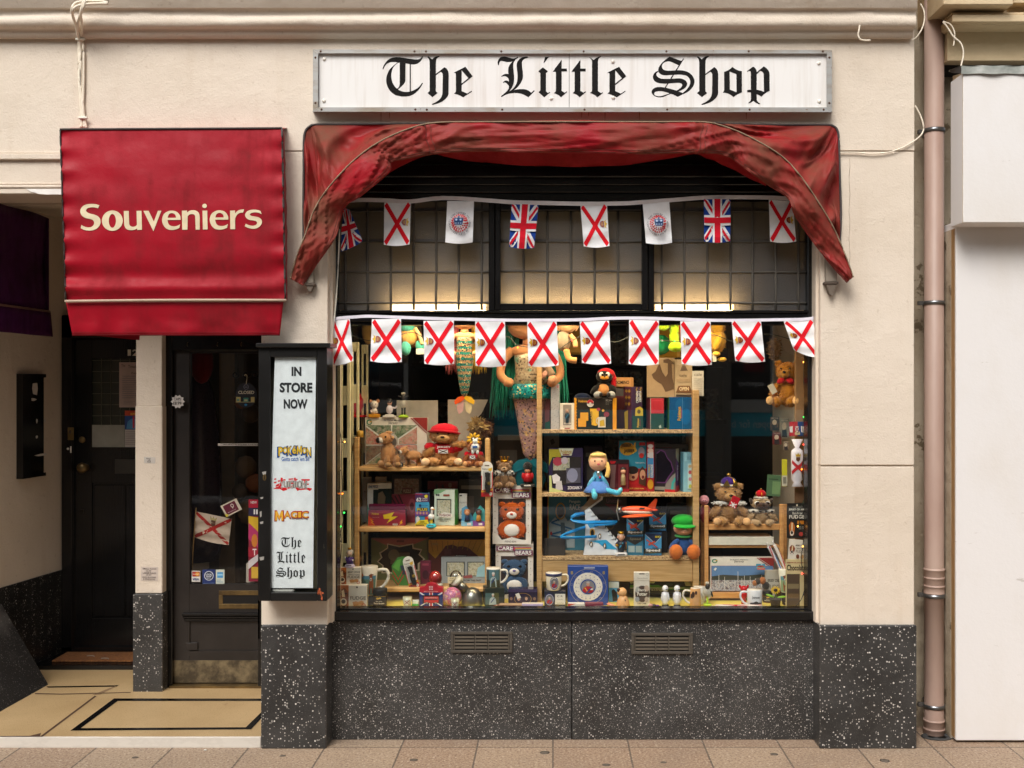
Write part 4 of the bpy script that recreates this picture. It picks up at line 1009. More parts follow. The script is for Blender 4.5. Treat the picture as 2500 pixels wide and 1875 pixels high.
def val(u, v):
    a, c, d = along(UP, u), along(LO, u), along(DU, u)
    slope = 1 if .42 > u or u > .6 else .35
    w = .018 * math.sin(u * 41 + 2.2 * math.sin(u * 9)) * (.25 + v) * slope + .010 * noise.noise((u * 22, v * 2.4, 2)) + .007 * noise.noise((u * 60 + v * 9, v * 5, 7))
    rd = 1 - abs(noise.noise((u * 15 + v * 2.2, v * 1.0 - u * 3, 11))) * 2.6; w -= .013 * max(0, rd) ** 4; rd = 1 - abs(noise.noise((u * 34 - v * 3.4, v * 1.6 + u * 5, 5))) * 3; w -= .006 * max(0, rd) ** 4
    for s0 in (.385, .605): w += .010 * math.exp(-((u - s0) / .006) ** 2)
    return P(a[0] * (1 - v) + c[0] * v, a[1] * (1 - v) + c[1] * v, d - .018 * math.sin(v * 3.14) + w * 1.25)
b = B('awning_weathered'); b.grid(val, 300, 16); b.build('valance', t, solid=.0025)
b = B('#8f7a62/x'); b.tube([val(i / 160, 0) + Vector((0, -.003, .001)) for i in range(161)], .0034, 6); b.build('piping', t)
b = B('#5a3428/x')
for v_ in (.88, .95): b.tube([val(i / 160, v_) + Vector((0, -.003, 0)) for i in range(161)], .0011, 4)
for s0 in (.383, .391, .603, .611): b.tube([val(s0 + .0015 * math.sin(j), j / 10) + Vector((0, -.003, 0)) for j in range(11)], .0012, 4)
b.build('hem_stitching', t)
# back sheet fixed to the wall: rounded outline, hung in folds to the front edge
PER = [(741, 600), (740.5, 520), (741, 430), (741.5, 350), (745, 322), (756, 309), (772, 304.5), (830, 304), (930, 303), (1060, 303), (1400, 301), (1711, 302), (1860, 305), (1960, 305), (2020, 305.5), (2036, 309), (2045, 320), (2048, 345), (2050, 420), (2053, 520), (2050, 600)]
UPI = [0.10, .115, .13, .15, .17, .19, .215, .26, .31, .38, .5, .60, .68, .74, .785, .81, .83, .85, .87, .885, .90]
def sheet(u, v):
    a = along(PER, u); k = along(UPI, u); c = val(k, 0); d0 = -.012
    p = P(a[0], a[1], d0); q = c + Vector((0, .012, -.004))
    m = p * (1 - v) + q * v
    fold = .040 * math.sin(v * 3.14) * math.sin(u * 58 + v * 3.5 + 2 * math.sin(u * 12)) + .030 * math.sin(v * 3.14) * noise.noise((u * 25, v * 3, 4))
    rd = 1 - abs(noise.noise((u * 11 + v * 1.6, v * 1.1 + u * 3, 21))) * 2.4; fold -= .03 * math.sin(v * 3.14) * max(0, rd) ** 3
    m.y += .055 * math.sin(v * 3.14) * (.5 if .45 < u < .55 else 1) * .6 + fold; m.y = min(m.y, -.008)
    return m
b = B('awning_weathered'); b.grid(sheet, 280, 22); b.build('cover', t)
b = B('#4a4342/x'); b.tube([P(x, y, -.014) for x, y in [along(PER, i / 80) for i in range(81)]], .0055, 6); b.build('wall_rail', t)
# lining that sags under the front edge
LS = [(884, 476), (930, 440), (985, 402), (1060, 377), (1100, 386), (1180, 397), (1300, 405), (1400, 407), (1500, 405), (1600, 393), (1690, 377), (1730, 388), (1760, 400), (1810, 425), (1870, 455)]
def lining(u, v):
    k = .24 + .50 * u; a = val(k, .72) + Vector((0, .03, 0)); e = along(LS, u); q = P(e[0], e[1], -.07); p = P(e[0], 340, .04)
    return a * (1 - v) ** 2 + q * 2 * v * (1 - v) + q * v * v + Vector((0, .008 * math.sin(u * 70 + v * 4), 0)) * v
b = B('awning_lining'); b.grid(lining, 90, 8); b.build('lining', t, solid=.002)
for px0, px1, py, tip in ((745, 768, 692, 713), (2014, 2047, 688, 722)):
    b = B('#8c8173/x'); b.pbox(px0 + 3, px1 - 3, py - 70, py, -.035, -.002, c=.002); b.pbox(px0, px1, py, py + 6, -.045, -.001, '#55493f/x', c=.002)
    xm = (px0 + px1) / 2; b.prism([(XX(px0 + 3, -.04), ZZ(py + 6, -.04)), (XX(px1 - 4, -.04), ZZ(py + 6, -.04)), (XX(xm + 3, -.04), ZZ(tip - 3, -.04)), (XX(xm, -.04), ZZ(tip, -.04)), (XX(xm - 5, -.04), ZZ(tip - 4, -.04))], -.04, -.004, '#6b5f53/x'); b.build('hinge_bracket', t)
# ----------------------------------------------------------------- notice case beside the door
t = thing('notice_case', 'narrow black wooden notice case with chipped paint, hung on the pilaster by the shop door', 'notice case', P(716, 1468, -.07))
c0 = -.14
b = B('black_worn')
b.pbox(631, 660, 849, 1468, c0, -.002, c=.003); b.pbox(774, 798, 849, 1468, c0, -.002, c=.003); b.pbox(660, 774, 849, 872, c0, -.002, c=.002); b.pbox(660, 774, 1447.5, 1468, c0, -.002, c=.002); b.build('frame', t)
b = B('black_worn'); b.pbox(624, 806, 838, 848.5, c0 - .02, -.001, c=.003); b.build('cap', t)
b = B('#cbbd98/x'); b.pbox(660, 774, 872, 1447.5, -.045, -.002); b.build('back_board', t)
b = B('case_glass'); gd_ = c0 + .012; b.quad(P(659, 1448, gd_), P(775, 1448, gd_), P(775, 871, gd_), P(659, 871, gd_)); b.build('pane', t)
b = B('#b0552e/x'); rg = random.Random(9)
for k in range(7):
    x, y, w, h = 775 + rg.uniform(0, 16), 1432 + rg.uniform(0, 30), rg.uniform(2, 5), rg.uniform(4, 14); b.add([P(x, y, c0 - .0006), P(x + w, y + 2, c0 - .0006), P(x + w * .8, y + h, c0 - .0006), P(x - 1, y + h * .7, c0 - .0006)], [(0, 1, 2, 3)])
b.build('bare_wood', t)
for x, y, w, h in ((640, 1153, 10, 7), (635, 1215, 8, 4), (634, 1250, 5, 14), (634, 1275, 9, 5), (633, 1361, 12, 8)):
    b = B('#8f8b84'); b.add([P(x, y, c0 - .0005), P(x + w, y - 2, c0 - .0005), P(x + w * .9, y + h * .8, c0 - .0005), P(x + w * .2, y + h, c0 - .0005)], [(0, 1, 2, 3)]); b.build('peeling_tape', t)
b = B('brass'); c = P(646, 1166, c0); n = 16; b.add([c + Vector((.0085 * math.cos(6.283 * i / n), -.002, .016 * math.sin(6.283 * i / n))) for i in range(n)], [tuple(range(n))]); b.pbox(645, 647, 1161, 1171, c0 - .003, c0 - .0025, '#100e0c'); b.build('lock_plate', t)
# the printed sheet in the case
pd = -.118
CN = [P(671, 873, pd), P(772, 873, pd), P(764, 1436, pd), P(655, 1436, pd)]
def sh(px, py, l=0):
    v = (py - 873) / 563; x0 = 671 - 16 * v; x1 = 772 - 8 * v; q = P(px, py, pd); q.y -= l + .003 * math.sin(v * 3.1) ; return q
b = B('#d6dada'); b.grid(lambda u, v: sh((671 - 16 * v) * (1 - u) + (772 - 8 * v) * u, 873 + 563 * v), 4, 30, '#d6dada');
def rect(txt, x0, x1, y0, y1, col, k='B', l=.001, dx=0, dy=0): prints(b, [(k, txt, 0, 0, 1, 1, col)], lambda u, v, q: sh(x0 + (x1 - x0) * u + dx, y0 + (y1 - y0) * v + dy, l + q))
INK = '#232527'
rect('IN', 712, 736, 896, 918.5, INK); rect('STORE', 683, 763, 934.5, 959, INK); rect('NOW', 693, 751, 975, 998.5, INK)
def logo(word, x0, x1, y0, y1, cols, arc=0, hs=None, wob=0):
    """letters set one by one; every colour is (hex, dx, dy, grow)"""
    n = len(word); rg = random.Random(4); wid = [{'M': 1.35, 'm': 1.3, 'I': .55, 'i': .5, '!': .4, '-': .6, 'P': 1.1, 'K': 1.05}.get(ch, 1) for ch in word]; tot = sum(wid); x = x0
    for k, ch in enumerate(word):
        w = (x1 - x0) * wid[k] / tot; hh = (hs[k] if hs else 1); mid = (x + w / 2 - (x0 + x1) / 2) / ((x1 - x0) / 2); oy = arc * mid * mid + wob * (rg.random() - .5)
        for j, (c, dx, dy, gr) in enumerate(cols):
            h = (y1 - y0) * hh
            if ch == 'M': X0, X1, Y0, Y1 = x + w * .04 - gr, x + w * .94 + gr, y0 + oy - gr, y0 + oy + h + gr; b.add([sh(X0 + (X1 - X0) * p + dx, Y0 + (Y1 - Y0) * q + dy, .001 + .0004 * j + .00004 * k) for p, q in ((0, 1), (.04, 0), (.28, 0), (.5, .5), (.72, 0), (.96, 0), (1, 1), (.75, 1), (.73, .45), (.5, .95), (.27, .45), (.25, 1))], [tuple(range(12))], c); continue
            rect(ch, x + w * .04 - gr, x + w * .94 + gr, y0 + oy - gr + (0 if hh >= 1 else (y1 - y0 - h) * .45), y0 + oy + h + gr + (0 if hh >= 1 else (y1 - y0 - h) * .45), c, 'T', .001 + .0004 * j + .00004 * k, dx, dy)
        x += w
logo('POKéMON', 680, 760, 1090, 1109, [('#1d4f9a', -1.2, 1.5, 2.4), ('#16233f', 0, 0, 1.5), ('#f0b323', 0, 0, -.2)], arc=3.5, hs=(1.15, .8, 1.1, 1.0, 1.05, .8, 1.1), wob=2)
rect("Gotta catch 'em all!", 688, 756, 1115, 1126, '#2f5fa6', 't');
RD = '#c81420'
def red(*pp): b.add([sh(x, y, .0008) for x, y in pp], [tuple(range(len(pp)))], RD)
for s_ in ([(670, 1169), (675, 1168), (675, 1171), (670, 1172)], [(669, 1177), (676, 1176), (675, 1180), (669, 1180)], [(669, 1193), (676, 1189), (700, 1191), (702, 1196), (692, 1199), (684, 1194), (669, 1194)], [(679, 1173), (697, 1170), (698, 1173), (679, 1177)], [(686, 1166), (691, 1167), (689, 1185), (683, 1192), (679, 1190), (684, 1183)], [(676, 1183), (684, 1180), (680, 1188), (672, 1188)],
           [(705, 1169), (717, 1168), (716, 1171), (705, 1172)], [(704, 1174), (719, 1173), (717, 1182), (704, 1183)], [(703, 1187), (718, 1185), (719, 1190), (702, 1194)], [(718, 1167), (722, 1166), (727, 1190), (736, 1194), (727, 1199), (720, 1190)], [(723, 1169), (728, 1170), (724, 1174)],
           [(736, 1170), (757, 1170), (756, 1174), (736, 1174)], [(735, 1181), (755, 1181), (754, 1184), (735, 1184)], [(732, 1194), (752, 1191), (763, 1193), (757, 1199), (749, 1195), (733, 1197)], [(743, 1173), (748, 1173), (748, 1193), (743, 1193)]): red(*s_)
logo('Yu-Gi-Oh!', 684, 750, 1174, 1192, [('#d8d8d6', 0, 0, 1.2), ('#3a3733', 0, 0, .6), ('#a8a49c', 0, 0, -.3)], hs=(1, .75, .7, 1, .9, .7, 1, 1, 1.05))
logo('MAGIC', 671, 754, 1248, 1266, [('#b3241a', 0, 0, 2.0), ('#8e1a14', 0, .8, 1.2), ('#efa02c', 0, 0, -.4)], hs=(1.3, .85, .85, .8, .85)); rect('The Gathering', 708, 752, 1264, 1270, '#55585a', 't')
for w, r in ((0, (685.5, 737, 1311, 1341)), (1, (675.5, 746, 1346.5, 1375)), (2, (673.5, 744, 1385, 1414))): black_letter(b, w, lambda px, py, l: sh(px, py, l + .001), r, INK)
tag(b.build('poster'), 'white poster IN STORE NOW listing card games, hung inside the black notice case', 'poster')
b = B('#c9c7bd/x'); b.pbox(664, 717, 1437, 1446, -.11, -.07, c=.004); tag(b.build('folded_paper'), 'scrap of folded paper lying at the foot of the notice case', 'paper')
# ----------------------------------------------------------------- bunting
JW, JR = '#e6e2ea/c', '#cf1220/c'
def crest(u, v, s, dirn=1):
    """small red shield with a gold crown, lying sideways (the flags hang from their hoist)"""
    a = []
    X = lambda k: u + dirn * k * s
    sy = s * .62
    return [('p', [(X(-.1), v - sy * .8), (X(.35), v - sy * .8), (X(.8), v - sy * .5), (X(1.0), v), (X(.8), v + sy * .5), (X(.35), v + sy * .8), (X(-.1), v + sy * .8)], '#7a1216'),
            ('p', [(X(-.2), v - sy * .7), (X(-.2), v + sy * .7), (X(-.7), v + sy * 1.1), (X(-.5), v + sy * .5), (X(-.95), v), (X(-.5), v - sy * .5), (X(-.75), v - sy * 1.1)], '#c9a22a'),
            ('s', (X(.2), v - sy * .5), (X(.2), v + sy * .5), s * .10, '#caa13a', 2), ('s', (X(.55), v - sy * .4), (X(.55), v + sy * .4), s * .08, '#caa13a', 2)]
def jersey(side): return [('s', (.055, .035), (.945, .965), .125, JR, 24), ('s', (.945, .035), (.055, .965), .125, JR, 24)] + crest(.18 if side < 0 else .82, .47, .15, 1 if side < 0 else -1)
def union():
    bl, w, r = '#153a86/c', '#e6e2ea/c', '#c41428/c'; o = []
    for a, c in (((.0, .0), (1., 1.)), ((1., .0), (.0, 1.))): o.append(('s', a, c, .20, w, 12))
    for a, c in (((.03, .0), (.47, .44)), ((.97, .06), (.56, .47)), ((.03, .94), (.44, .53)), ((.97, 1.), (.53, .56))): o.append(('s', a, c, .07, r, 6))
    return o + [('r', .32, 0, .68, 1, w, 8), ('r', 0, .38, 1, .62, w, 8), ('r', .39, 0, .61, 1, r, 8), ('r', 0, .435, 1, .565, r, 8)]
def emblem():
    o = [('e', .5, .53, .31, .205, '#e6e2ea/c')]
    rg = random.Random(2)
    for ring, (ru, n, sz) in enumerate(((.285, 22, .036), (.235, 18, .036), (.195, 14, .028))):
        for k in range(n):
            a = 6.283 * k / n + ring * .15; o.append(('e', .5 + ru * math.cos(a), .53 + ru * .66 * math.sin(a), sz * rg.uniform(.7, 1.1), sz * .66 * rg.uniform(.7, 1.1), '#b8252c'))
    n_ = '#20406e'
    o += [('p', [(.355, .60), (.33, .50), (.32, .465), (.36, .445), (.42, .46), (.47, .45), (.5, .425), (.53, .45), (.58, .46), (.64, .445), (.68, .465), (.67, .50), (.645, .60)], n_), ('e', .5, .425, .035, .024, n_), ('r', .37, .605, .63, .622, n_)]
    for x in (.41, .5, .59): o.append(('e', x, .575, .026, .017, '#8ea3c2'))
    for x in (.42, .58): o.append(('e', x, .50, .04, .022, '#9fb2cc'))
    return o
def ring_text(b, fn, cu, cv, ru, rv, txt, a0, a1, h, col):
    for k, ch in enumerate(txt):
        if ch == ' ': continue
        a = a0 + (a1 - a0) * (k + .5) / len(txt); vs, fs_ = tmesh('.' if ch == '*' else ch, 1); w = abs(a1 - a0) / len(txt) * .62
        if ch in 'I*': w *= .35
        hh = h * (.3 if ch == '*' else 1); out = []
        for x, y in vs:
            aa = a + (x - .5) * w * (1 if a1 > a0 else -1); r_ = 1 + (.5 - y) * hh * (1 if a1 > a0 else -1); out.append(fn(cu + ru * r_ * math.cos(aa), cv + rv * r_ * math.sin(aa), .004))
        b.add(out, fs_, col)
def flagfn(c, d, ph, amp=.006, curl=0.0):
    """c: four photo-pixel corners TL TR BR BL"""
    def fn(u, v, l):
        x = (c[0][0] * (1 - u) + c[1][0] * u) * (1 - v) + (c[3][0] * (1 - u) + c[2][0] * u) * v
        y = (c[0][1] * (1 - u) + c[1][1] * u) * (1 - v) + (c[3][1] * (1 - u) + c[2][1] * u) * v + 3.5 * v * v * math.sin(u * 3.14)
        dy = amp * math.sin(v * 14 + ph + u * 2) * (.4 + .6 * v) + amp * .7 * math.sin(u * 5 + ph * 2) * v - curl * v * math.sin(u * 3.1)
        q = P(x, y, d + dy); q.y -= l; return q
    return fn
def flag(b, kind, c, d, ph, curl=0.0):
    fn = flagfn(c, d, ph, curl=curl); base = {'u': '#153a86/c'}.get(kind, JW)
    b.grid(lambda u, v: fn(u, v, 0), 12, 20, base)
    b.grid(lambda u, v: fn(u, v, -.0008), 12, 20, base)
    prints(b, {'u': union, 'c': emblem, 'j': lambda: jersey(-1), 'k': lambda: jersey(1)}[kind](), fn, .0012)
    if kind == 'c':
        for txt, a0, a1 in (('KING CHARLES III', -2.62, -.45), ('CORONATION', 3.35, 1.75), ('6TH MAY 2023', 1.40, -.12)): ring_text(b, fn, .5, .53, .375, .25, txt, a0, a1, .17, '#26324a')
        for a in (-2.85, -.2, 1.57): prints(b, [('e', .5 + .375 * math.cos(a), .53 + .25 * math.sin(a), .014, .009, '#26324a')], fn, .004)
t = thing('bunting', 'upper string of mixed flags, crown emblems and union jacks across the leaded lights', 'bunting', P(1400, 490, .04), group='strings of bunting across the window')
TP = [(826, 496), (870, 489), (938, 489.5), (1000, 492.5), (1080, 484), (1180, 489), (1248, 494), (1330, 496), (1420, 498), (1520, 497), (1570, 494), (1640, 489), (1720, 483), (1790, 482), (1880, 483), (1935, 486)]
tp = curve_pts([P(x, y, .06) for x, y in TP], 4)
b = B('#cfc9c8/c'); h = .010
b.add([q + Vector((0, 0, s * h)) for q in tp for s in (-1, 1)], [(2 * i, 2 * i + 1, 2 * i + 3, 2 * i + 2) for i in range(len(tp) - 1)]); b.build('tape', t, solid=.0015)
for k, (kind, c) in enumerate((('u', [(838, 508), (853, 512), (886, 589), (832, 615)]), ('k', [(938, 495), (1003, 494), (1000, 597), (937, 598)]), ('c', [(1092, 491), (1157, 492), (1154, 592), (1087, 592)]), ('u', [(1249, 499), (1315, 501), (1304, 606), (1243, 603)]), ('k', [(1417, 501), (1481.5, 499), (1488, 601), (1425, 602)]), ('c', [(1569, 497), (1634, 493), (1641, 593), (1577, 594)]), ('u', [(1718, 487), (1783, 487), (1783, 590), (1719, 590)]), ('k', [(1877, 488), (1935, 492), (1944, 590), (1880, 590)]))):
    b = B(); flag(b, kind, c, .06, k * 1.7, .012 if k in (0,) else .004); b.build('flag', t)
t = thing('bunting', 'lower string of white flags with red diagonal crosses across the top of the main pane', 'bunting', P(1400, 780, .04), group='strings of bunting across the window')
TP = [(812, 786), (822, 778), (870, 774), (904, 772.5), (970, 775), (1060, 778), (1140, 780), (1240, 782), (1330, 782), (1420, 781), (1490, 777.5), (1560, 777), (1640, 779), (1720, 782), (1800, 782.5), (1900, 781), (1960, 780), (1986, 777)]
tp = curve_pts([P(x, y, .07) for x, y in TP], 4)
b = B('#d6d2dc/c'); h = .0075
b.add([q + Vector((0, 0, s * h)) for q in tp for s in (-1, 1)], [(2 * i, 2 * i + 1, 2 * i + 3, 2 * i + 2) for i in range(len(tp) - 1)]); b.build('tape', t, solid=.0015)
for k, c in enumerate(([(812, 782), (854, 779), (863, 881), (809, 893)], [(908, 780), (979, 779), (981, 884), (904, 882)], [(1034, 784), (1108, 783), (1109, 889), (1036, 888.5)], [(1160, 785), (1233, 786), (1235, 893), (1161, 893.5)], [(1287, 786), (1359, 785), (1364, 892), (1290, 894)], [(1415, 784.5), (1487, 783), (1492, 888), (1421, 886)], [(1536, 781), (1609, 783), (1608, 889.5), (1535, 889)], [(1661, 785), (1735, 785), (1738, 891), (1664, 889)], [(1786, 784), (1858, 785), (1868, 883), (1795, 881.5)], [(1913, 785), (1985, 780), (1998, 874), (1938, 855)])):
    b = B(); flag(b, 'j', c, .07, k * 1.3 + .5, .02 if k in (0, 9) else .004); b.build('flag', t)
for k, (px, py) in enumerate(((1183, 782), (1700, 779), (1945, 779))): pass
# ----------------------------------------------------------------- cables
t = thing('cable_bundle', 'bundle of white painted cables tied down the wall above the entrance awning', 'cable')
WM[t] = Matrix.Translation(P(195, 315)); t.location = P(195, 315)
C_ = '#dccfbb'
dd_ = lambda y: -.012 if y > 96 else (-.16 if y < 22 else -.15 + .135 * (y - 22) / 74 - .02)
def cable(pp, r, col=C_, off=0.0, sm=7):
    b = B(col); b.tube(curve_pts([P(x, y, (dd_(y) if off is None else off)) for x, y in pp], sm), r, 6); return b
for pp in ([(263, 10), (250, 4), (215, 3), (185, 8), (175, 24), (180, 45), (188, 75), (192, 100), (192, 180), (196, 240), (200, 313)], [(262, -8), (262, 8), (245, 9), (200, 12), (180, 22), (178, 42), (186, 62), (194, 97), (197, 150), (198, 220), (206, 290), (211, 313)], [(210, -5), (203, 20), (192, 50), (189, 80), (195, 110), (194, 200), (203, 260), (206, 313)], [(205, 0), (197, 30), (200, 60), (199, 98), (196, 160), (200, 250), (209, 313)], [(190, 55), (200, 97), (204, 120), (204, 200), (202, 260), (198, 313)]): cable(pp, .0062, off=None).build('cable', t)
for y in (97, 289):
    b = B('#e2d8c8'); c = P(197 + (6 if y > 200 else 0), y, -.016 if y > 100 else -.02); b.cbox(c.x - .022, c.x + .024, c.y - .012, c.y, c.z - .005, c.z + .005, .002); b.build('cable_tie', t)
b = cable([(2050, 373), (2090, 373), (2130, 376), (2170, 372), (2205, 360), (2235, 342), (2250, 328), (2255, 312), (2250, 290), (2242, 272), (2234, 258)], .0038, off=-.012); tag(b.build('cable'), 'thin white cable looping from the canopy to the pink downpipe', 'cable')
b = cable([(2099, 62), (2097, 75), (2095, 85), (2099, 95), (2108, 99), (2125, 99)], .004, off=-.13); tag(b.build('cable'), 'short stub of cable painted over on the string course', 'cable')
b = cable([(2247, 10), (2255, 25), (2257, 45), (2252, 68), (2240, 88), (2228, 98)], .0035, off=-.03); tag(b.build('cable'), 'white cable curving from the string course behind the pink downpipe', 'cable')
b = cable([(2302, 54), (2312, 66), (2328, 90), (2344, 104), (2351, 120), (2352, 135), (2349, 150), (2346, 162)], .0038, off=.0); tag(b.build('cable'), 'speckled white cable dropping to the lead flashing of the neighbouring sign box', 'cable')
b = cable([(2302, 53), (2320, 60), (2330, 78), (2330, 95), (2328, 112)], .0034, off=.01); tag(b.build('cable'), 'short cut cable end hanging beside the pink downpipe', 'cable')
b = B('#e0d8ca'); b.tube(curve_pts([P(x, y, .055) for x, y in ((829, 560), (826, 640), (820, 740), (814, 800), (808, 900), (806, 1000), (806, 1020), (810, 1010), (808, 1030), (812, 1060), (806, 1073))], 5), .0032, 6); tag(b.build('awning_cord'), 'white cord hanging down the left window frame', 'cord')
b = B('#d4c9bb'); b.cbox(XX(801, -.0), XX(815, -.0), -.01, .04, ZZ(850), ZZ(842), .002); tag(b.build('cord_cleat'), 'grey cleat on the left window frame holding the white cord', 'cleat')
# ================================================================= THINGS IN THE WINDOW
def ops(b, lst):
    for o in lst:
        k = o[0]; c = o[-1]
        if k == 'e': b.ell(o[1], o[2], c, 12)
        elif k == 'E': b.ell(o[1], o[2], c, 12, rot=o[3])
        elif k == 'f': b.ell(o[1], o[2], c, 12, tuft=o[3], tl=o[4])
        elif k == 'F': b.ell(o[1], o[2], c, 12, rot=o[3], tuft=o[4], tl=o[5])
        elif k == 'b': b.cbox(*o[1], o[2], c)
        elif k == 'l': b.lathe(o[1], o[2], 18, c)
        elif k == 't': b.tube(curve_pts(o[1], 4), o[2], 8, c)
        elif k == 'p': b.add([Vector(p) for p in o[1]], [tuple(range(len(o[1])))], c)
        elif k == 'x': b.prism(o[1], o[2], o[3], c)
        elif k == 'n': prints(b, o[1], o[2])
def model(name, label, cat, loc, scale, parts, rz=0, group=None, rx=0, ry=0):
    t = thing(name, label, cat, loc, rz, scale, group, rx, ry)
    for nm, lst in parts:
        b = B('#808080', X=WM[t]); ops(b, lst); b.build(nm, t)
    return t
def at(px, d, z): return (XX(px, d), d, z)
def hh(top, d, z): return ZZ(top, d) - z
# ----------------------------------------------------------------- shelf units
LZ = [1.339, 1.020, .7035]; ld = .40
t = thing('shelf_unit', 'pine shelf unit with rounded posts at the left of the display', 'shelf unit', (XX(1030, .5), .55, FZ))
b = B('pine'); b.cbox(XX(864, ld), XX(876, ld), ld, ld + .03, FZ, ZZ(1068, ld), .004); b.build('post', t)
b = B('pine'); b.cbox(XX(1184, ld), XX(1195.5, ld), ld, ld + .03, FZ, ZZ(1070, ld), .006); b.build('post', t)
for px in (868, 1187): b = B('pine'); b.cbox(XX(px, .66), XX(px + 11, .66), .66, .69, FZ, ZZ(1068, .66), .004); b.build('post', t)
for k, z in enumerate(LZ):
    b = B('pine_h'); b.cbox(XX(875, ld), XX(1184, ld), ld, ld + .3, z - .024, z, .005); b.build('shelf', t)
for z in (1.42, 1.1, .8): b = B('pine_h'); b.cbox(XX(867, .5), XX(867, .5) + .012, .42, .67, z, z + .03, .003); b.build('side_rail', t)
RZ = [1.5327, 1.1989, .865]
t = thing('shelf_unit', 'oak and chipboard shelf unit with tall posts in the middle of the display', 'shelf unit', (XX(1508, .5), .55, FZ))
b = B('oak'); b.cbox(XX(1310.5, ld), XX(1323, ld), ld, ld + .30, FZ, ZZ(893, ld), .002); b.build('side_panel', t)
b = B('oak'); b.cbox(XX(1692, ld), XX(1707, ld), ld, ld + .30, FZ, ZZ(953, ld), .002); b.build('side_panel', t)
for z in RZ:
    b = B('chipboard'); b.box(XX(1323, ld), XX(1692, ld), ld + .004, ld + .3, z - .017, z); b.build('shelf', t)
b = B('oak'); b.cbox(XX(1323, ld) + .001, XX(1692, ld) - .001, ld + .008, ld + .024, ZZ(1421, ld), RZ[2] - .018, .002); b.build('plinth_board', t)
BZ = [1.0347, .922, .6737]; bd = .42
t = thing('shelf_unit', 'low bamboo rack holding the crowned plush toys at the right of the display', 'shelf unit', (XX(1815, .5), .55, FZ))
for px, y in ((1720, 1235), (1904, 1232)):
    b = B('bamboo'); b.cbox(XX(px, bd), XX(px + 10, bd), bd, bd + .022, FZ, ZZ(y, bd), .003); b.build('post', t)
    b = B('bamboo'); b.cbox(XX(px + (-9 if px < 1800 else 8), .6), XX(px + (1 if px < 1800 else 18), .6), .6, .62, FZ, ZZ(y, .6), .003); b.build('post', t)
for z, h in ((BZ[0], .032), (BZ[2], .032)):
    b = B('bamboo'); b.cbox(XX(1730, bd), XX(1904, bd), bd + .004, bd + .02, z - h, z, .003); b.build('front_rail', t)
for z in (BZ[0] - .013, BZ[1] - .001, BZ[2] - .004): b = B('bamboo'); b.box(XX(1730, bd), XX(1904, bd), bd + .022, bd + .2, z - .014, z); b.build('shelf', t)
# cream louvred shutters at the left end
t = thing('folding_shutter', 'cream folding wooden shutters with slots at the left end of the window', 'shutter', (XX(862, .4), .4, FZ))
for k, (px0, px1, d0, top) in enumerate(((828, 855, .30, 838), (856, 876, .46, 836), (882, 898, .64, 842))):
    b = B('#e2d2a8'); x0, x1, z1, z0 = XX(px0, d0), XX(px1, d0), ZZ(top, d0), FZ; s_ = (x1 - x0) * .3
    b.cbox(x0, x0 + s_, d0, d0 + .022, z0, z1, .002); b.cbox(x1 - s_, x1, d0, d0 + .022, z0, z1, .002); n = 5
    for q in range(n + 1):
        z = z0 + (z1 - z0) * q / n; b.cbox(x0 + s_, x1 - s_, d0 + .002, d0 + .02, max(z0, z - .05), min(z1, z + .05), .002)
    b.build('shutter_leaf', t)
b = B('#b5121c/c'); b.ell((XX(850, .62), .62, ZZ(985, .62)), (.085, .05, .085)); b.lathe([(.11, 0), (.09, .01)], (XX(850, .62), .62, ZZ(1018, .62)), 18); tag(b.build('red_hat'), 'red felt hat half hidden behind the cream folding shutters', 'hat')
b = B('#8d6a44/x'); b.cbox(XX(1942, .3), XX(1966, .3), .3, .325, FZ, ZZ(800, .3), .003); tag(b.build('side_board'), 'brown upright board at the right end of the window hung with packets', 'board')
b = B('#c79a3a'); b.lathe([(.018, 0), (.018, .03), (.012, .035)], (XX(879, .45), .45, ZZ(1068, .45)), 14); tag(b.build('pot'), 'small yellow pot on top of the left pine post', 'pot')
b = B('#8a8276/x'); b.ell((XX(850, .8), .8, ZZ(1280, .8)), (.06, .04, .07)); tag(b.build('plush'), 'grey plush toy seen behind the cream shutters', 'plush toy')
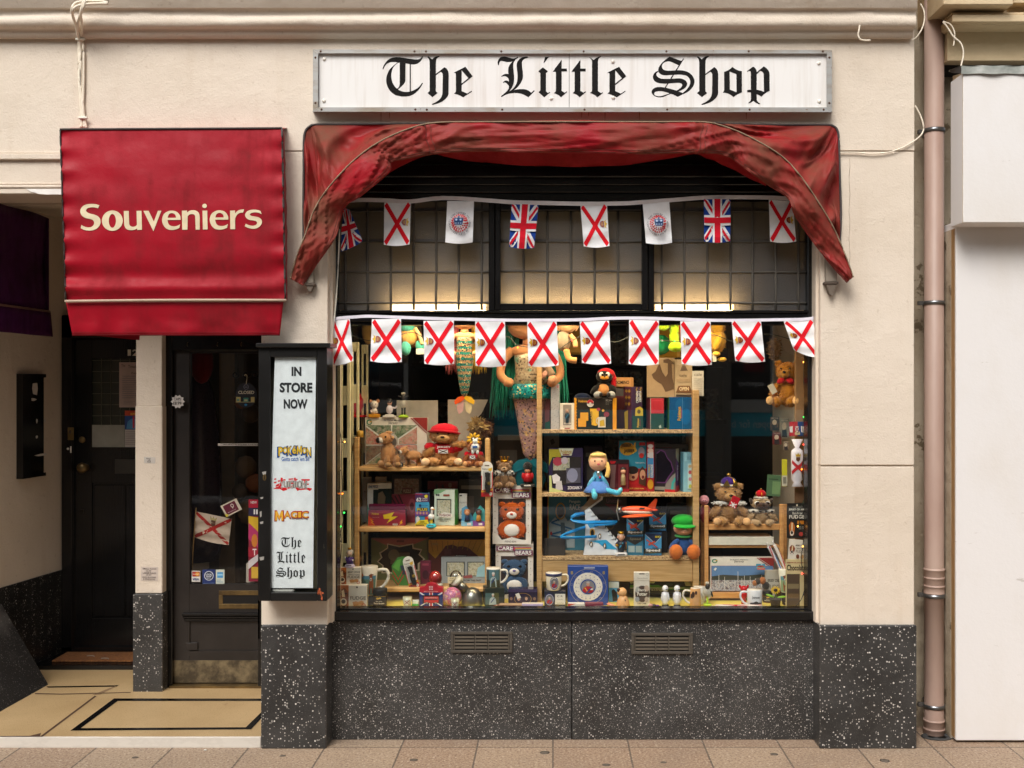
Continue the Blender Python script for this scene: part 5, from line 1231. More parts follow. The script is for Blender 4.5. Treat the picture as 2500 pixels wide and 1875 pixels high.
# ----------------------------------------------------------------- soft toys
def teddy(label, px, top, d, base, fur, muz, rz=0, arms=(0, 0), name='teddy_bear', cat='teddy bear', pad=None, shirt=None, ears=1, eye='#120d0a/g', group=None, extra=(), headc=None, tl=.026, legs=1, muzr=(.105, .09, .085), nose='#241712/g', wide=1.0, slim=1.0):
    h = hh(top, d, base); t = thing(name, label, cat, at(px, d, base), rz, (h * wide, h * wide, h), group); X = WM[t]
    b = B(fur, X); b.ell((0, 0, .27), (.21 * slim, .17 * slim, .27), n=14, tuft=700, tl=tl)
    for s in (-1, 1):
        z = arms[0 if s < 0 else 1]
        b.ell((s * .25 * slim, -.10, .36 + .16 * z), (.085 * slim, .085 * slim, .18), rot=(.5 * (1 - abs(z)), s * (-.55 + 1.7 * (z > 0) * 1.2), 0), n=12, tuft=200, tl=tl)
        if legs: b.ell((s * .17, -.22, .10), (.10, .20, .10), rot=(0, 0, s * -.45), n=12, tuft=220, tl=tl)
    b.build('body', t)
    b = B(headc or fur, X); b.ell((0, -.05, .68), (.22, .19, .19), n=16, tuft=700, tl=tl)
    if ears:
        for s in (-1, 1): b.ell((s * .19, -.02, .83), (.075, .05, .075), n=10, tuft=90, tl=tl)
    b.build('head', t)
    b = B(muz, X); b.ell((0, -.215, .635), muzr, n=12, tuft=120, tl=tl * .6); b.build('muzzle', t)
    b = B(nose, X); b.ell((0, -.30, .665), (.038, .024, .026), n=8); b.build('nose', t)
    for s in (-1, 1): b = B(eye, X); b.ell((s * .085, -.215, .735), .021, n=8); b.build('eye', t)
    if pad and legs:
        for s in (-1, 1): b = B(pad, X); b.ell((s * .255, -.395, .115), (.075, .04, .085), rot=(0, 0, s * -.45), n=12); b.build('foot_pad', t)
    if shirt:
        b = B(shirt, X); b.ell((0, 0, .36), (.225, .185, .20), n=14)
        for s in (-1, 1): b.ell((s * .22, -.07, .42), (.10, .10, .11), n=10)
        b.build('shirt', t)
    for nm, lst in extra: b = B('#808080', X); ops(b, lst); b.build(nm, t)
    return t
def onfront(cx, cz, w, h, y): return lambda u, v, l: (cx - w / 2 + w * u, y - l * 3, cz + h / 2 - h * v)
def fl_badge(cx, cz, w, h, y): return ('n', [('r', 0, 0, 1, 1, '#e4ded6'), ('s', (.06, .08), (.94, .92), .13, '#3a1818', 1), ('s', (.94, .08), (.06, .92), .13, '#3a1818', 1)], onfront(cx, cz, w, h, y))
teddy('large tan teddy bear in a red bucket hat and red JERSEY shirt, one paw raised', 1085, 1030, .52, LZ[0], '#c98f4e/f', '#dba866/f', arms=(-.5, .75), pad='#e0b48a/c', shirt='#b80f20/c', wide=1.45, ears=0,
      extra=[('hat', [('E', (0, -.03, .80), (.23, .21, .17), (-.15, 0, 0), '#c01428/c'), ('E', (0, -.05, .755), (.275, .25, .05), (-.2, .1, 0), '#b01024/c')]), ('shirt_print', [('n', [('T', 'JERSEY', 0, 0, 1, 1, '#ead9d4')], onfront(.01, .425, .22, .06, -.195)), fl_badge(0, .33, .15, .09, -.199)])])
teddy('small ginger teddy bear with a sunflower on its head and a red shirt', 1157, 1070, .45, LZ[0], '#b56a32/f', '#c98650/f', pad='#d09a68/c', shirt='#b80f20/c', ears=1, arms=(-.5, -.5), wide=1.1,
      extra=[('sunflower', [('E', (0 + .16 * math.cos(k * .7), -.10, .97 + .15 * math.sin(k * .7)), (.085, .02, .045), (0, -k * .7, 0), '#e8a818') for k in range(9)] + [('e', (0, -.125, .97), (.07, .02, .065), '#2a1408')]), ('shirt_print', [fl_badge(-.03, .33, .17, .13, -.2)])])
b = B('#e4e2dc/f'); q = P(1160, 1092, .33); b.ell(q, (.022, .012, .022)); b.ell(q + Vector((0, 0, .03)), .014); b.ell(q + Vector((-.01, 0, .043)), .006); b.ell(q + Vector((.01, 0, .043)), .006); b.ell(q + Vector((-.012, 0, -.025)), (.008, .008, .014)); b.ell(q + Vector((.012, 0, -.025)), (.008, .008, .014)); b.cbox(q.x - .013, q.x + .013, q.y - .016, q.y - .011, q.z - .004, q.z + .008, .001, '#2f5a9a'); tag(b.build('bear_charm'), 'tiny white bear charm hanging in front of the ginger teddy', 'charm')
def calf(label, px, top, d, base, h, rz, sit):
    t = thing('toy_calf', label, 'plush calf', at(px, d, base), rz, h); X = WM[t]; fur = '#cf955c/f'
    b = B(fur, X)
    if sit:
        b.ell((0, 0, .34), (.20, .18, .34), n=14, tuft=500, tl=.03)
        for s in (-1, 1): b.ell((s * .14, -.24, .14), (.08, .10, .22), rot=(.55, 0, 0), n=10, tuft=120, tl=.03); b.ell((s * .2, -.05, .09), (.10, .2, .09), n=10, tuft=100, tl=.03)
        hc = (-.1, -.05, .78); hr = (.2, .16, .16)
    else:
        b.ell((.12, 0, .5), (.42, .2, .22), n=14, tuft=500, tl=.03)
        for sx in (-.12, .4):
            for s in (-1, 1): b.tube([(sx, s * .11, .5), (sx, s * .13, .2), (sx, s * .13, .0)], [.10, .085, .075], 8)
        hc = (-.34, -.05, .72); hr = (.2, .17, .17)
    b.build('body', t)
    b = B(fur, X); b.ell(hc, hr, n=14, tuft=300, tl=.03); b.ell((hc[0] + .12, -.02, hc[2] + .16), (.12, .09, .05), n=8)
    for s in (-1, 1): b.ell((hc[0] + .15, hc[1] + s * .15, hc[2] + .03), (.05, .08, .05), n=8, rot=(.3, 0, 0))
    b.build('head', t)
    b = B('#e9dfd0/f', X); b.ell((hc[0] - .16, hc[1] - .03, hc[2] - .05), (.09, .11, .10), n=10); b.build('muzzle', t)
    b = B('#171210', X); b.ell((hc[0] - .235, hc[1] - .04, hc[2] - .045), (.05, .09, .08), n=10); b.build('nose', t)
    for s in (-1, 1): b = B('#171210/g', X); b.ell((hc[0] - .05, hc[1] + s * .145, hc[2] + .05), .028, n=8); b.build('eye', t)
    b = B('#8d6a44/c', X)
    for q in ([(-.14, -.36, .07), (.14, -.36, .07)] if sit else [(-.12, -.13, .04), (.4, -.13, .04), (-.12, .13, .04), (.4, .13, .04)]): b.ell(q, (.09, .09, .07), n=10)
    b.build('hooves', t)
calf('tan plush calf sitting upright in front of the market jigsaw box', 947, 1056, .43, LZ[0], .19, .55, True)
calf('small tan plush calf standing beside the seated plush calf', 1002, 1096, .43, LZ[0], .115, .45, False)
b = B('#1a2238'); q = P(975, 1135, .40); b.X = Matrix.Translation(q) @ Matrix.Rotation(.5, 4, 'X'); b.cbox(-.021, .021, -.002, 0, -.014, .014, .004); b.cbox(-.014, .014, -.003, -.0022, -.008, .008, 0, '#dcdad4'); [b.box(-.011 + k * .003, -.0095 + k * .003, -.0036, -.0032, -.006, .006, '#15151a') for k in range(7)]; tag(b.build('price_tag'), 'dark blue tag with white barcode lying at the shelf edge under the calf', 'tag')
crown = lambda z, r, h, col: ('crown', [('l', [(r * .95, z), (r, z + h * .35)], (0, -.03, 0), col)] + [('p', [(r * math.cos(a - .35), -.03 + r * math.sin(a - .35), z + h * .35), (r * math.cos(a + .35), -.03 + r * math.sin(a + .35), z + h * .35), (r * 1.08 * math.cos(a), -.03 + r * 1.08 * math.sin(a), z + h)], col) for a in [i * .785 for i in range(8)]] + [('e', (r * 1.08 * math.cos(a), -.03 + r * 1.08 * math.sin(a), z + h), .018, col) for a in [i * .785 for i in range(8)]])
ZB1 = ZZ(1190, .50)
teddy('brown teddy bear in a gold crown and spotted ermine cape, sitting on a bear box', 1232, 1118, .50, ZB1, '#9c7650/f', '#d2ab80/f', ears=1, pad='#a8805a/f', arms=(-.6, -.6), wide=1.05,
      extra=[crown(.86, .13, .17, '#c9952c/m'), ('cape', [('f', (s * .14, -.06, .50), (.16, .13, .09), 160, .04, '#e6e2da/f') for s in (-1, 1)] + [('e', (x, -.17, .50 + .03 * (k % 2)), (.028, .03, .036), '#15120f/f') for k, x in enumerate((-.24, -.1, .06, .18, .25))])])
ZB = BZ[0] - .045
teddy('curly golden teddy bear in a purple and gold crown on the bamboo rack', 1778, 1169, .52, BZ[0] - .012, '#b98a52/f', '#c79a60/f', pad='#cfa272/c', arms=(-.5, -.6), wide=1.25, tl=.028,
      extra=[('crown', [('e', (0, -.03, .93), (.14, .13, .12), '#3a1a6e/c'), ('x', [(-.12, .86), (.0, .86), (-.05, 1.0)], -.2, -.16, '#c9a24a/m'), ('x', [(.04, .86), (.15, .86), (.10, .98)], -.19, -.15, '#c9a24a/m'), ('t', [(.08, -.16, .88), (.07, -.12, 1.0), (.0, -.03, 1.05)], .014, '#d6b04a/m'), ('e', (0, -.03, 1.09), .04, '#d0a850/m'), ('l', [(.15, .84), (.155, .875), (.14, .885)], (0, -.03, 0), '#e6e0d4/f')]), ('cape', [('f', (s * .14, -.10, .475), (.15, .10, .045), 90, .03, '#e2ded6/f') for s in (-1, 1)])])
b = B('#a81626/c'); q = P(1793, 1226, .40); b.X = Matrix.Translation(q) @ Matrix.Rotation(.45, 4, 'Y'); b.cbox(-.021, .021, -.002, 0, -.031, .03, .001); prints(b, [('s', (.1, .6), (.9, .95), .09, '#e6dcd8', 1), ('s', (.9, .6), (.1, .95), .09, '#e6dcd8', 1), ('s', (.5, .55), (.5, 1), .1, '#e6dcd8', 1), ('t', 'KEEL', .2, .15, .8, .25, '#7d1020')], lambda u, v, l: (-.02 + .04 * u, -.0022 - l, .03 - .06 * v)); tag(b.build('swing_tag'), 'dark red swing tag with crossed white stripes on the golden teddy', 'tag')
t = teddy('plush pug with big eyes in a red and gold crown on the bamboo rack', 1857, 1204, .50, BZ[0] - .012, '#c0a077/f', '#4a3022/f', name='toy_pug', cat='plush dog', ears=0, arms=(-.6, -.6), wide=1.4, eye='#2a1a12/g', muzr=(.16, .08, .105),
      extra=[('crown', [('e', (0, -.02, .98), (.12, .11, .13), '#b0101c/c'), ('t', [(0, -.13, .88), (0, -.13, 1.0), (0, -.02, 1.11)], .012, '#d0a030/m'), ('t', [(.11, -.03, .88), (.11, -.03, 1.0), (0, -.02, 1.11)], .012, '#d0a030/m'), ('t', [(-.11, -.03, .88), (-.11, -.03, 1.0), (0, -.02, 1.11)], .012, '#d0a030/m'), ('e', (0, -.02, 1.13), .025, '#d0a850/m'), ('f', (0, -.05, .865), (.15, .14, .035), 120, .03, '#e6e0d4/f')]), ('eye_white', [('e', (s * .115, -.205, .70), (.07, .035, .075), '#ded8d2/g') for s in (-1, 1)]), ('pupil', [('e', (s * .115, -.235, .70), (.05, .02, .056), '#2a1a14/g') for s in (-1, 1)]), ('brow', [('E', (s * .11, -.2, .80), (.075, .03, .02), (0, s * .35, 0), '#dcbf94/f') for s in (-1, 1)]), ('ear', [('E', (s * .22, -.05, .74), (.05, .07, .11), (0, s * .3, 0), '#3a281e/f') for s in (-1, 1)]), ('cape', [('f', (s * .13, -.1, .45), (.17, .11, .06), 100, .03, '#e6e0d4/f') for s in (-1, 1)] + [('e', (x, -.2, .45), (.035, .03, .03), '#16120f/f') for x in (-.2, -.05, .09, .22)])])
model('toy_pig', 'small pink plush pig peeping out behind the left bamboo post', 'plush pig', at(1719, .5, ZZ(1238, .5)), hh(1208, .5, ZZ(1238, .5)), [('head', [('e', (0, 0, .55), (.42, .38, .42), '#cf8f98/c')]), ('snout', [('e', (-.05, -.38, .55), (.2, .1, .16), '#d99aa4/c')]), ('nostril', [('e', (-.12, -.47, .58), .04, '#6d2c3a'), ('e', (.03, -.47, .58), .04, '#6d2c3a')]), ('body', [('e', (.15, .2, -.6), (.5, .35, .8), '#7e1a22/c')])])
# plush and dolls hung from the ceiling of the window
def hang(name, label, cat, px, top, bot, d, parts, rz=0, group=None): return model(name, label, cat, at(px, d, ZZ(bot, d)), ZZ(top, d) - ZZ(bot, d), parts, rz, group)
hang('toy_turtle', 'teal plush turtle hanging behind the second lower flag', 'plush turtle', 995, 790, 866, .4, [('body', [('e', (.05, 0, .6), (.28, .16, .32), '#d8a45a/c'), ('e', (-.05, -.05, .2), (.17, .15, .24), '#4fa896/c'), ('E', (.42, -.02, .25), (.16, .12, .22), (0, -.4, 0), '#4fa896/c'), ('e', (0, -.02, .86), (.24, .18, .16), '#4fa896/c')]), ('shell', [('e', (.12, .1, .55), (.34, .14, .34), '#8a4a1c/c')]), ('arm', [('t', [(.25, -.1, .85), (.4, -.12, .6), (.48, -.1, .32)], .06, '#e0bf86/c')]), ('tag', [('b', (.3, .55, -.2, -.19, .0, .18), .005, '#d4cec2')])])
def mermaid(label, px, top, bot, d, seq, hair, hair2, skin, wd, fin, chest):
    h = ZZ(top, d) - ZZ(bot, d); t = thing('mermaid_doll', label, 'doll', at(px, d, ZZ(bot, d)), 0, h); X = WM[t]; w = wd / h
    b = B(skin, X); b.ell((0, 0, 1.06), (w * .62, w * .5, .085), n=14); b.tube([(0, 0, 1.0), (0, 0, .93)], [w * .2, w * .22], 8); b.ell((0, 0, .90), (w * .55, w * .3, .05), n=12); b.build('body', t)
    for s in (-1, 1):
        b = B(skin, X); b.tube(curve_pts([(s * w * .48, 0, .91), (s * w * .72, -.01, .84), (s * w * .80, -.03, .74), (s * w * .62, -.07, .69)], 4), [w * .13] * 4 + [w * .115] * 9, 8); b.ell((s * w * .58, -.075, .685), (w * .15, w * .12, w * .13), n=10); b.build('arm', t)
    b = B(seq, X); prof = [(.012, .14), (w * .20, .20), (w * .30, .32), (w * .38, .46), (w * .48, .58), (w * .50, .66), (w * .40, .74), (w * .42, .82), (w * .44, .88), (w * .3, .895)]
    b.lathe(prof if not chest else prof[:6], n=20, sy=.6); b.build('tail', t)
    if chest: b = B(chest, X); b.lathe([(w * .53, .655)] + prof[6:], n=20, sy=.6); b.build('bodice', t)
    if chest: b = B('sequin_aqua', X); b.lathe([(w * .57, .575), (w * .60, .61), (w * .575, .665), (w * .54, .675)], n=20, sy=.66); b.build('sash', t)
    rg = random.Random(px)
    for nm, col, s0 in (('hair', hair, -1), ('hair', hair2, 1)):
        b = B(col, X)
        for k in range(70):
            x = s0 * w * rg.uniform(.35, .98); y = .05 + .05 * rg.random(); zl_ = rg.uniform(.42, .62); b.tube(curve_pts([(x * .4, y, 1.13), (x * .9, y, 1.0), (x + .01 * rg.uniform(-1, 1), y, .8), (x * 1.1 + .02 * rg.uniform(-1, 1), y, zl_)], 3), [.0045] * 9 + [.002], 4)
        b.build(nm, t)
    for s, c1, c2 in ((-1, fin[0], fin[1]), (1, fin[2], fin[3])):
        b = B(c1, X); b.prism([(0, .17), (s * w * .35, .15), (s * w * .55, .10), (s * w * .5, .06), (s * w * .2, .09), (0, .13)], -.012, .012); b.prism([(s * w * .02, .12), (s * w * .3, .11), (s * w * .42, .02), (s * w * .3, -.06), (s * w * .08, -.02)], -.006, .006, c2); b.build('tail_fin', t)
    return t
mermaid('small mermaid doll with striped teal sequin tail and rainbow fin, hanging', 1134, 800, 1000, .36, 'sequin_teal', '#c96a6c/g', '#c9a51e/g', '#d99f6c/c', .098, ('#d8531e/c', '#c99a94/g', '#d9a51c/c', '#cdb890/g'), None)
mermaid('large mermaid doll with green hair and pink gold sequin tail behind the oak post', 1295, 822, 1178, .52, 'sequin_pink', '#2f8f78/g', '#3aa084/g', '#b98258/c', .20, ('#0f5a66/c', '#174a52/g', '#0f5a66/c', '#174a52/g'), 'sequin_champagne')
hang('toy_rabbit', 'beige plush rabbit in a grey tunic hanging between two lower flags', 'plush rabbit', 1385, 780, 890, .38, [('head', [('e', (0, 0, .86), (.2, .16, .17), '#b98f62/c'), ('E', (.24, 0, .92), (.05, .04, .2), (0, .3, 0), '#c99668/c'), ('E', (-.24, 0, .92), (.05, .04, .2), (0, -.3, 0), '#c99668/c')]), ('eye', [('e', (.08, -.15, .92), .03, '#15110e/g')]), ('tunic', [('e', (-.08, 0, .52), (.17, .13, .24), '#8d7c66/c')]), ('arm', [('t', [(.06, -.08, .65), (.16, -.1, .52), (.18, -.12, .38)], .055, '#c0905f/c')]), ('leg', [('t', [(-.02, -.05, .32), (.04, -.1, .12), (.2, -.12, .08)], .07, '#b8824e/c')])])
hang('toy_monkey', 'floppy beige plush monkey arm and foot hanging beside the oak post', 'plush monkey', 1342, 880, 938, .44, [('body', [('t', [(-.2, 0, 1.1), (-.1, 0, .7), (.1, 0, .35)], .18, '#a98a6c/f'), ('e', (.12, -.1, .18), (.2, .15, .2), '#bf8d68/c'), ('E', (-.22, -.1, .4), (.22, .06, .12), (0, -.8, 0), '#b98a78/c')])])
hang('toy_frog', 'lime green plush frog leg with an orange tail hanging before a yellow panel', 'plush frog', 1640, 775, 860, .4, [('leg', [('t', [(.05, 0, 1.05), (.06, -.02, .6), (.08, -.02, .25)], .14, '#9fc41a/c'), ('e', (.1, -.08, .14), (.22, .2, .15), '#9fc41a/c'), ('e', (-.25, -.1, .8), (.2, .15, .2), '#a8cc20/c')]), ('tail', [('t', [(.3, .05, 1.0), (.32, .05, .7), (.36, .05, .42)], .10, '#d9501c/c')])])
b = B('#1f8f56/g'); b.ell(P(1612, 842, .5), (.06, .04, .055)); tag(b.build('green_ball'), 'shiny green ball hanging beside the lime plush frog', 'ball')
b = B('#c9971f/x'); b.pbox(1600, 1664, 780, 874, .60, .62, c=.004); tag(b.build('yellow_card'), 'yellow card panel hanging behind the lime plush frog', 'panel')
b = B('#96702a/x'); b.pbox(1385, 1425, 800, 866, .60, .64, c=.02); tag(b.build('plush'), 'ochre cushion hanging behind the beige plush rabbit', 'cushion')
hang('toy_chick', 'yellow plush chick hanging with a white swing tag below it', 'plush chick', 1752, 790, 884, .42, [('body', [('f', (0, 0, .55), (.22, .18, .32), 300, .03, '#d6a01a/f'), ('f', (.0, 0, .9), (.2, .17, .2), 200, .03, '#d6a01a/f')]), ('wing', [('E', (-.02, -.18, .5), (.1, .06, .22), (0, .4, 0), '#e0ac24/f')]), ('foot', [('e', (-.06, -.15, .2), (.11, .1, .07), '#dcae3e/c'), ('e', (.1, -.08, .06), (.12, .1, .06), '#dcae3e/c')]), ('tag', [('b', (-.16, -.06, -.2, -.19, .0, .22), .005, '#cdc6b4')])])
t = teddy('honey coloured plush bear with a red bow, hanging at the dark right side', 1925, 868, .44, ZZ(992, .44), '#c98522/f', '#c98a2e/f', pad='#d6aa70/c', arms=(-.4, -.4), rz=-.5, wide=1.0, extra=[('bow', [('E', (s * .09, -.2, .5), (.09, .04, .06), (0, s * .4, 0), '#a3141c/c') for s in (-1, 1)])])
b = B('#ccc4b0'); q = P(1886, 950, .38); b.X = Matrix.Translation(q) @ Matrix.Rotation(-.5, 4, 'Y'); b.cbox(-.016, .016, -.001, .001, -.026, .026, .001); tag(b.build('swing_tag'), 'pale swing tag hanging beside the honey coloured bear', 'tag')
b = B('#8a6a48/f'); b.ell(P(1890, 850, .6), (.035, .03, .06), tuft=200, tl=.012); tag(b.build('plush'), 'dim brown plush toy hanging high at the right of the window', 'plush toy')
b = B('#8f8570/c'); b.ell(P(1017, 812, .6), (.03, .02, .055)); tag(b.build('plush'), 'dim grey plush ear hanging beside the teal turtle', 'plush toy')
b = B('#b8924e/c'); b.ell(P(900, 808, .65), (.04, .03, .075)); tag(b.build('plush'), 'ochre plush toy hanging behind the second lower flag', 'plush toy')
# toys on the oak shelves
rag = teddy('rag doll with blonde plait in a blue dress sitting on the chipboard shelf', 1460, 1096, .45, RZ[1], '#5aa4c4/c', '#d8a080/c', name='rag_doll', cat='doll', ears=0, legs=0, arms=(-.7, -.7), headc='#dba684/c', tl=.001, muzr=(.03, .02, .02), nose='#b9555a', eye='#2a3038/g', wide=.95, slim=.66,
      extra=[('hair', [('e', (0, .03, .74), (.235, .19, .2), '#d6b56a/c'), ('t', [(.2, -.05, .68), (.24, -.14, .52), (.2, -.17, .36)], .055, '#d0ad60/c'), ('E', (0, -.1, .86), (.2, .12, .06), (0, 0, 0), '#d9ba72/c')]), ('skirt', [('l', [(.36, .02), (.30, .10), (.17, .26)], (0, -.06, 0), '#4a72b4/c')]), ('leg', [('t', [(-.1, -.2, .07), (-.12, -.38, .05), (-.1, -.46, -.04)], .06, '#4aa0c0/c'), ('t', [(.1, -.2, .08), (.32, -.32, .05), (.46, -.36, .01)], .06, '#4aa0c0/c')]), ('boot', [('e', (-.1, -.47, -.03), (.07, .06, .09), '#58b0c4/g'), ('E', (.5, -.37, .06), (.06, .06, .10), (0, .5, 0), '#58b0c4/g')]), ('brooch', [('e', (0, -.2, .44), (.045, .02, .06), '#c9d6da/m'), ('e', (.04, -.21, .36), (.03, .02, .03), '#9a1430/g')])])
teddy('soft doll with pale face in a big green cap, blue suit and orange shoes', 1668, 1258, .46, RZ[2], '#2d4f86/c', '#dba88a/c', name='soft_doll', cat='doll', ears=0, arms=(-.5, -.6), legs=0, headc='#d9a482/c', tl=.001, wide=1.15, slim=.85, muzr=(.09, .07, .07), nose='#dba88a/c',
      extra=[('cap', [('e', (0, -.03, .86), (.27, .25, .17), '#1c8f2e/c'), ('E', (0, -.24, .76), (.25, .13, .04), (.25, 0, 0), '#1f9a34/c')]), ('shoe', [('e', (s * .19, -.28, .13), (.15, .13, .19), '#b9652c/c') for s in (-1, 1)]), ('scarf', [('E', (0, -.04, .49), (.2, .17, .05), (.1, 0, 0), '#3a8a4a/c')])])
teddy('black and red plush penguin with an orange beak sitting above the gift box', 1475, 895, .50, ZZ(972, .5), '#1b1716/c', '#c98a26/c', name='toy_penguin', cat='plush penguin', ears=0, arms=(-.6, -.6), tl=.001, wide=1.2, muzr=(.12, .11, .06), nose='#1a1412',
      extra=[('hood', [('e', (.05, .05, .76), (.24, .2, .19), '#b8121c/c'), ('t', [(.18, .06, .82), (.26, .08, .6), (.24, .06, .35)], .08, '#b8121c/c')]), ('belly', [('e', (-.02, -.1, .26), (.16, .1, .2), '#b9804a/c')]), ('eye_white', [('e', (s * .085, -.2, .74), (.06, .035, .085), '#d6d2cc/g') for s in (-1, 1)]), ('pupil', [('e', (s * .06, -.235, .73), (.025, .012, .045), '#15110f/g') for s in (-1, 1)]), ('foot', [('e', (s * .17, -.24, .1), (.12, .16, .12), '#8a8a88/c') for s in (-1, 1)]), ('tag', [('b', (.3, .5, -.2, -.19, .06, .3), .03, '#3a3432')])])
# ----------------------------------------------------------------- boxes on the pine shelves
def jigsaw(label, px0, px1, py0, d, base, title, sub, pics, rz=0):
    pr = [('o', .07, .10, .045, .062, .55, '#3a7a5a'), ('p', [(.07, .10), (.115, .10), (.10, .06)], '#c9a02a'), ('t', title, .31, .035, .60, .075, '#4a4440'), ('t', sub, .375, .085, .53, .145, '#3a3634'),
          ('p', [(.76, .0), (1, .0), (1, .30)], '#8f2f2c'), ('s', (.735, .0), (1, .335), .02, '#8f2f2c', 1)] + pics
    return product('jigsaw_box', label, 'jigsaw box', px0, px1, py0, d, base, .05, '#d9d2c6', pr, rz=rz)
jigsaw('white jigsaw box St Helier Markets Jersey with a collage of market photographs', 891, 1043, 1020, .54, LZ[0], 'St Helier Markets', 'Jersey', [('r', .015, .155, .85, .985, '#e4ded4'), ('p', [(.02, .16), (.42, .16), (.42, .55)], 'pic_market_green'), ('p', [(.02, .2), (.4, .57), (.02, .57)], 'pic_market_red'), ('p', [(.44, .16), (.84, .16), (.52, .45), (.44, .45)], 'pic_market_green'), ('p', [(.84, .2), (.84, .56), (.55, .56), (.55, .46)], 'pic_market_red'), ('p', [(.02, .59), (.4, .59), (.02, .97)], 'pic_dark'), ('p', [(.4, .61), (.4, .97), (.05, .97)], 'pic_market_green'), ('p', [(.44, .58), (.84, .58), (.84, .97)], 'pic_market_red'), ('p', [(.44, .6), (.82, .97), (.44, .97)], 'pic_dark'), ('e', .43, .5, .11, .16, '#b9b2a8'), ('e', .43, .52, .085, .12, '#5a544e')])
jigsaw("white jigsaw box St Aubin's Harbour Jersey with a photograph of moored boats", 1734, 1889, 1362, .45, BZ[2], "St Aubin's Harbour", 'Jersey', [('r', .015, .235, .985, .985, '#8d2a30'), ('r', .02, .24, .985, .98, '#5b7da8'), ('p', [(.02, .55), (.2, .50), (.5, .53), (.8, .49), (.985, .53), (.985, .66), (.02, .66)], '#3d4038'), ('r', .02, .66, .985, .98, 'pic_harbour')] + [('r', x, y, x + .006, .9, '#d6d2cc') for x, y in ((.13, .5), (.22, .56), (.43, .40), (.53, .52), (.49, .6), (.62, .55), (.7, .6), (.8, .5))] + [('p', [(.05, .33), (.08, .28), (.10, .31), (.07, .38)], '#d8d4cc')])
b = B('#d3ccbf/x'); b.pbox(968, 1069, 978, 1134, .66, .665, c=.002); tag(b.build('blank_board'), 'plain white board standing behind the red hatted teddy', 'board')
b = B('#d3ccbf/x'); b.prism([(XX(x, .685), ZZ(y, .685)) for x, y in ((1094, 976), (1192, 976), (1176, 1010), (1150, 1036), (1150, 1134), (1094, 1134))], .67, .675); tag(b.build('blank_card'), 'white card with a slanting edge standing behind the sunflower teddy', 'card')
b = B('#8a5a34/f'); q = P(1180, 1046, .6); b.ell(q, (.05, .04, .045), tuft=200, tl=.015); b.ell(q + Vector((-.03, -.02, .01)), (.03, .03, .03), '#c9a868/f', tuft=250, tl=.03); tag(b.build('wig_doll_head'), 'shaggy blond and brown toy head behind the sunflower teddy', 'toy')
def nodder(name, label, px, top, d, base, parts, rz=0, group='solar nodding figures'): return model(name, label, 'figurine', at(px, d, base), hh(top, d, base), parts, rz, group)
solar = lambda col, w=.28, h=.16: ('base', [('l', [(w, 0), (w * 1.02, h * .3), (w * .85, h * .8), (w * .5, h)], (0, 0, 0), col), ('b', (-w * .5, w * .5, -w * .93, -w * .90, h * .5, h * .75), .004, '#20242c/g')])
JB = LZ[0] + ZZ(1020, .54) - LZ[0]
nodder('nodding_figurine', 'small white puppy nodder sitting in an orange basket on the jigsaw box', 914, 975, .55, JB, [('basket', [('b', (-.3, .3, -.2, .2, 0, .2), .03, '#c98a1e')]), ('body', [('e', (0, 0, .36), (.17, .14, .2), '#d8ccc0'), ('e', (-.15, -.12, .32), (.05, .05, .1), '#d8ccc0'), ('e', (.15, -.12, .32), (.05, .05, .1), '#d8ccc0')]), ('head', [('e', (0, -.02, .7), (.23, .2, .22), '#dcd0c4'), ('e', (-.2, 0, .88), (.1, .05, .1), '#b87a4a'), ('e', (.2, 0, .9), (.1, .05, .1), '#b87a4a')]), ('eye', [('e', (-.06, -.2, .74), .03, '#2a1a14/g'), ('e', (.1, -.19, .74), .03, '#2a1a14/g')])])
nodder('nodding_figurine', 'small dark haired singer nodder in white with sunglasses on a white base', 951, 971, .55, JB, [('base', [('b', (-.32, .32, -.2, .2, 0, .1), .02, '#cfcac4'), ('b', (-.2, .2, -.15, .15, .1, .16), .02, '#cfcac4')]), ('body', [('e', (0, 0, .40), (.17, .13, .24), '#d4cad0'), ('t', [(.12, 0, .5), (.28, -.03, .48), (.36, -.03, .58)], .045, '#d4cad0')]), ('head', [('e', (0, 0, .74), (.13, .13, .15), '#c99a84')]), ('hair', [('e', (0, .02, .84), (.16, .15, .12), '#1d1816')]), ('sunglasses', [('b', (-.11, .11, -.15, -.12, .73, .79), .01, '#1a1512/g')])])
nodder('nodding_figurine', 'small white lamb nodder with black legs on a lime base on the jigsaw box', 985, 957, .55, JB, [('base', [('l', [(.2, 0), (.2, .06), (.12, .11)], (0, 0, 0), '#9fc22e')]), ('leg', [('t', [(-.05, 0, .1), (-.05, 0, .4)], .035, '#2a2c22')]), ('leg', [('t', [(.05, 0, .1), (.05, 0, .4)], .035, '#2a2c22')]), ('body', [('f', (0, 0, .52), (.15, .12, .16), 150, .03, '#d6cfc0/f')]), ('head', [('e', (0, -.04, .78), (.08, .08, .11), '#2e2a28'), ('f', (0, 0, .93), (.09, .08, .06), 60, .02, '#d8d0c0/f'), ('E', (-.14, 0, .82), (.08, .03, .03), (0, .3, 0), '#2e2a28'), ('E', (.14, 0, .82), (.08, .03, .03), (0, -.3, 0), '#2e2a28')])])
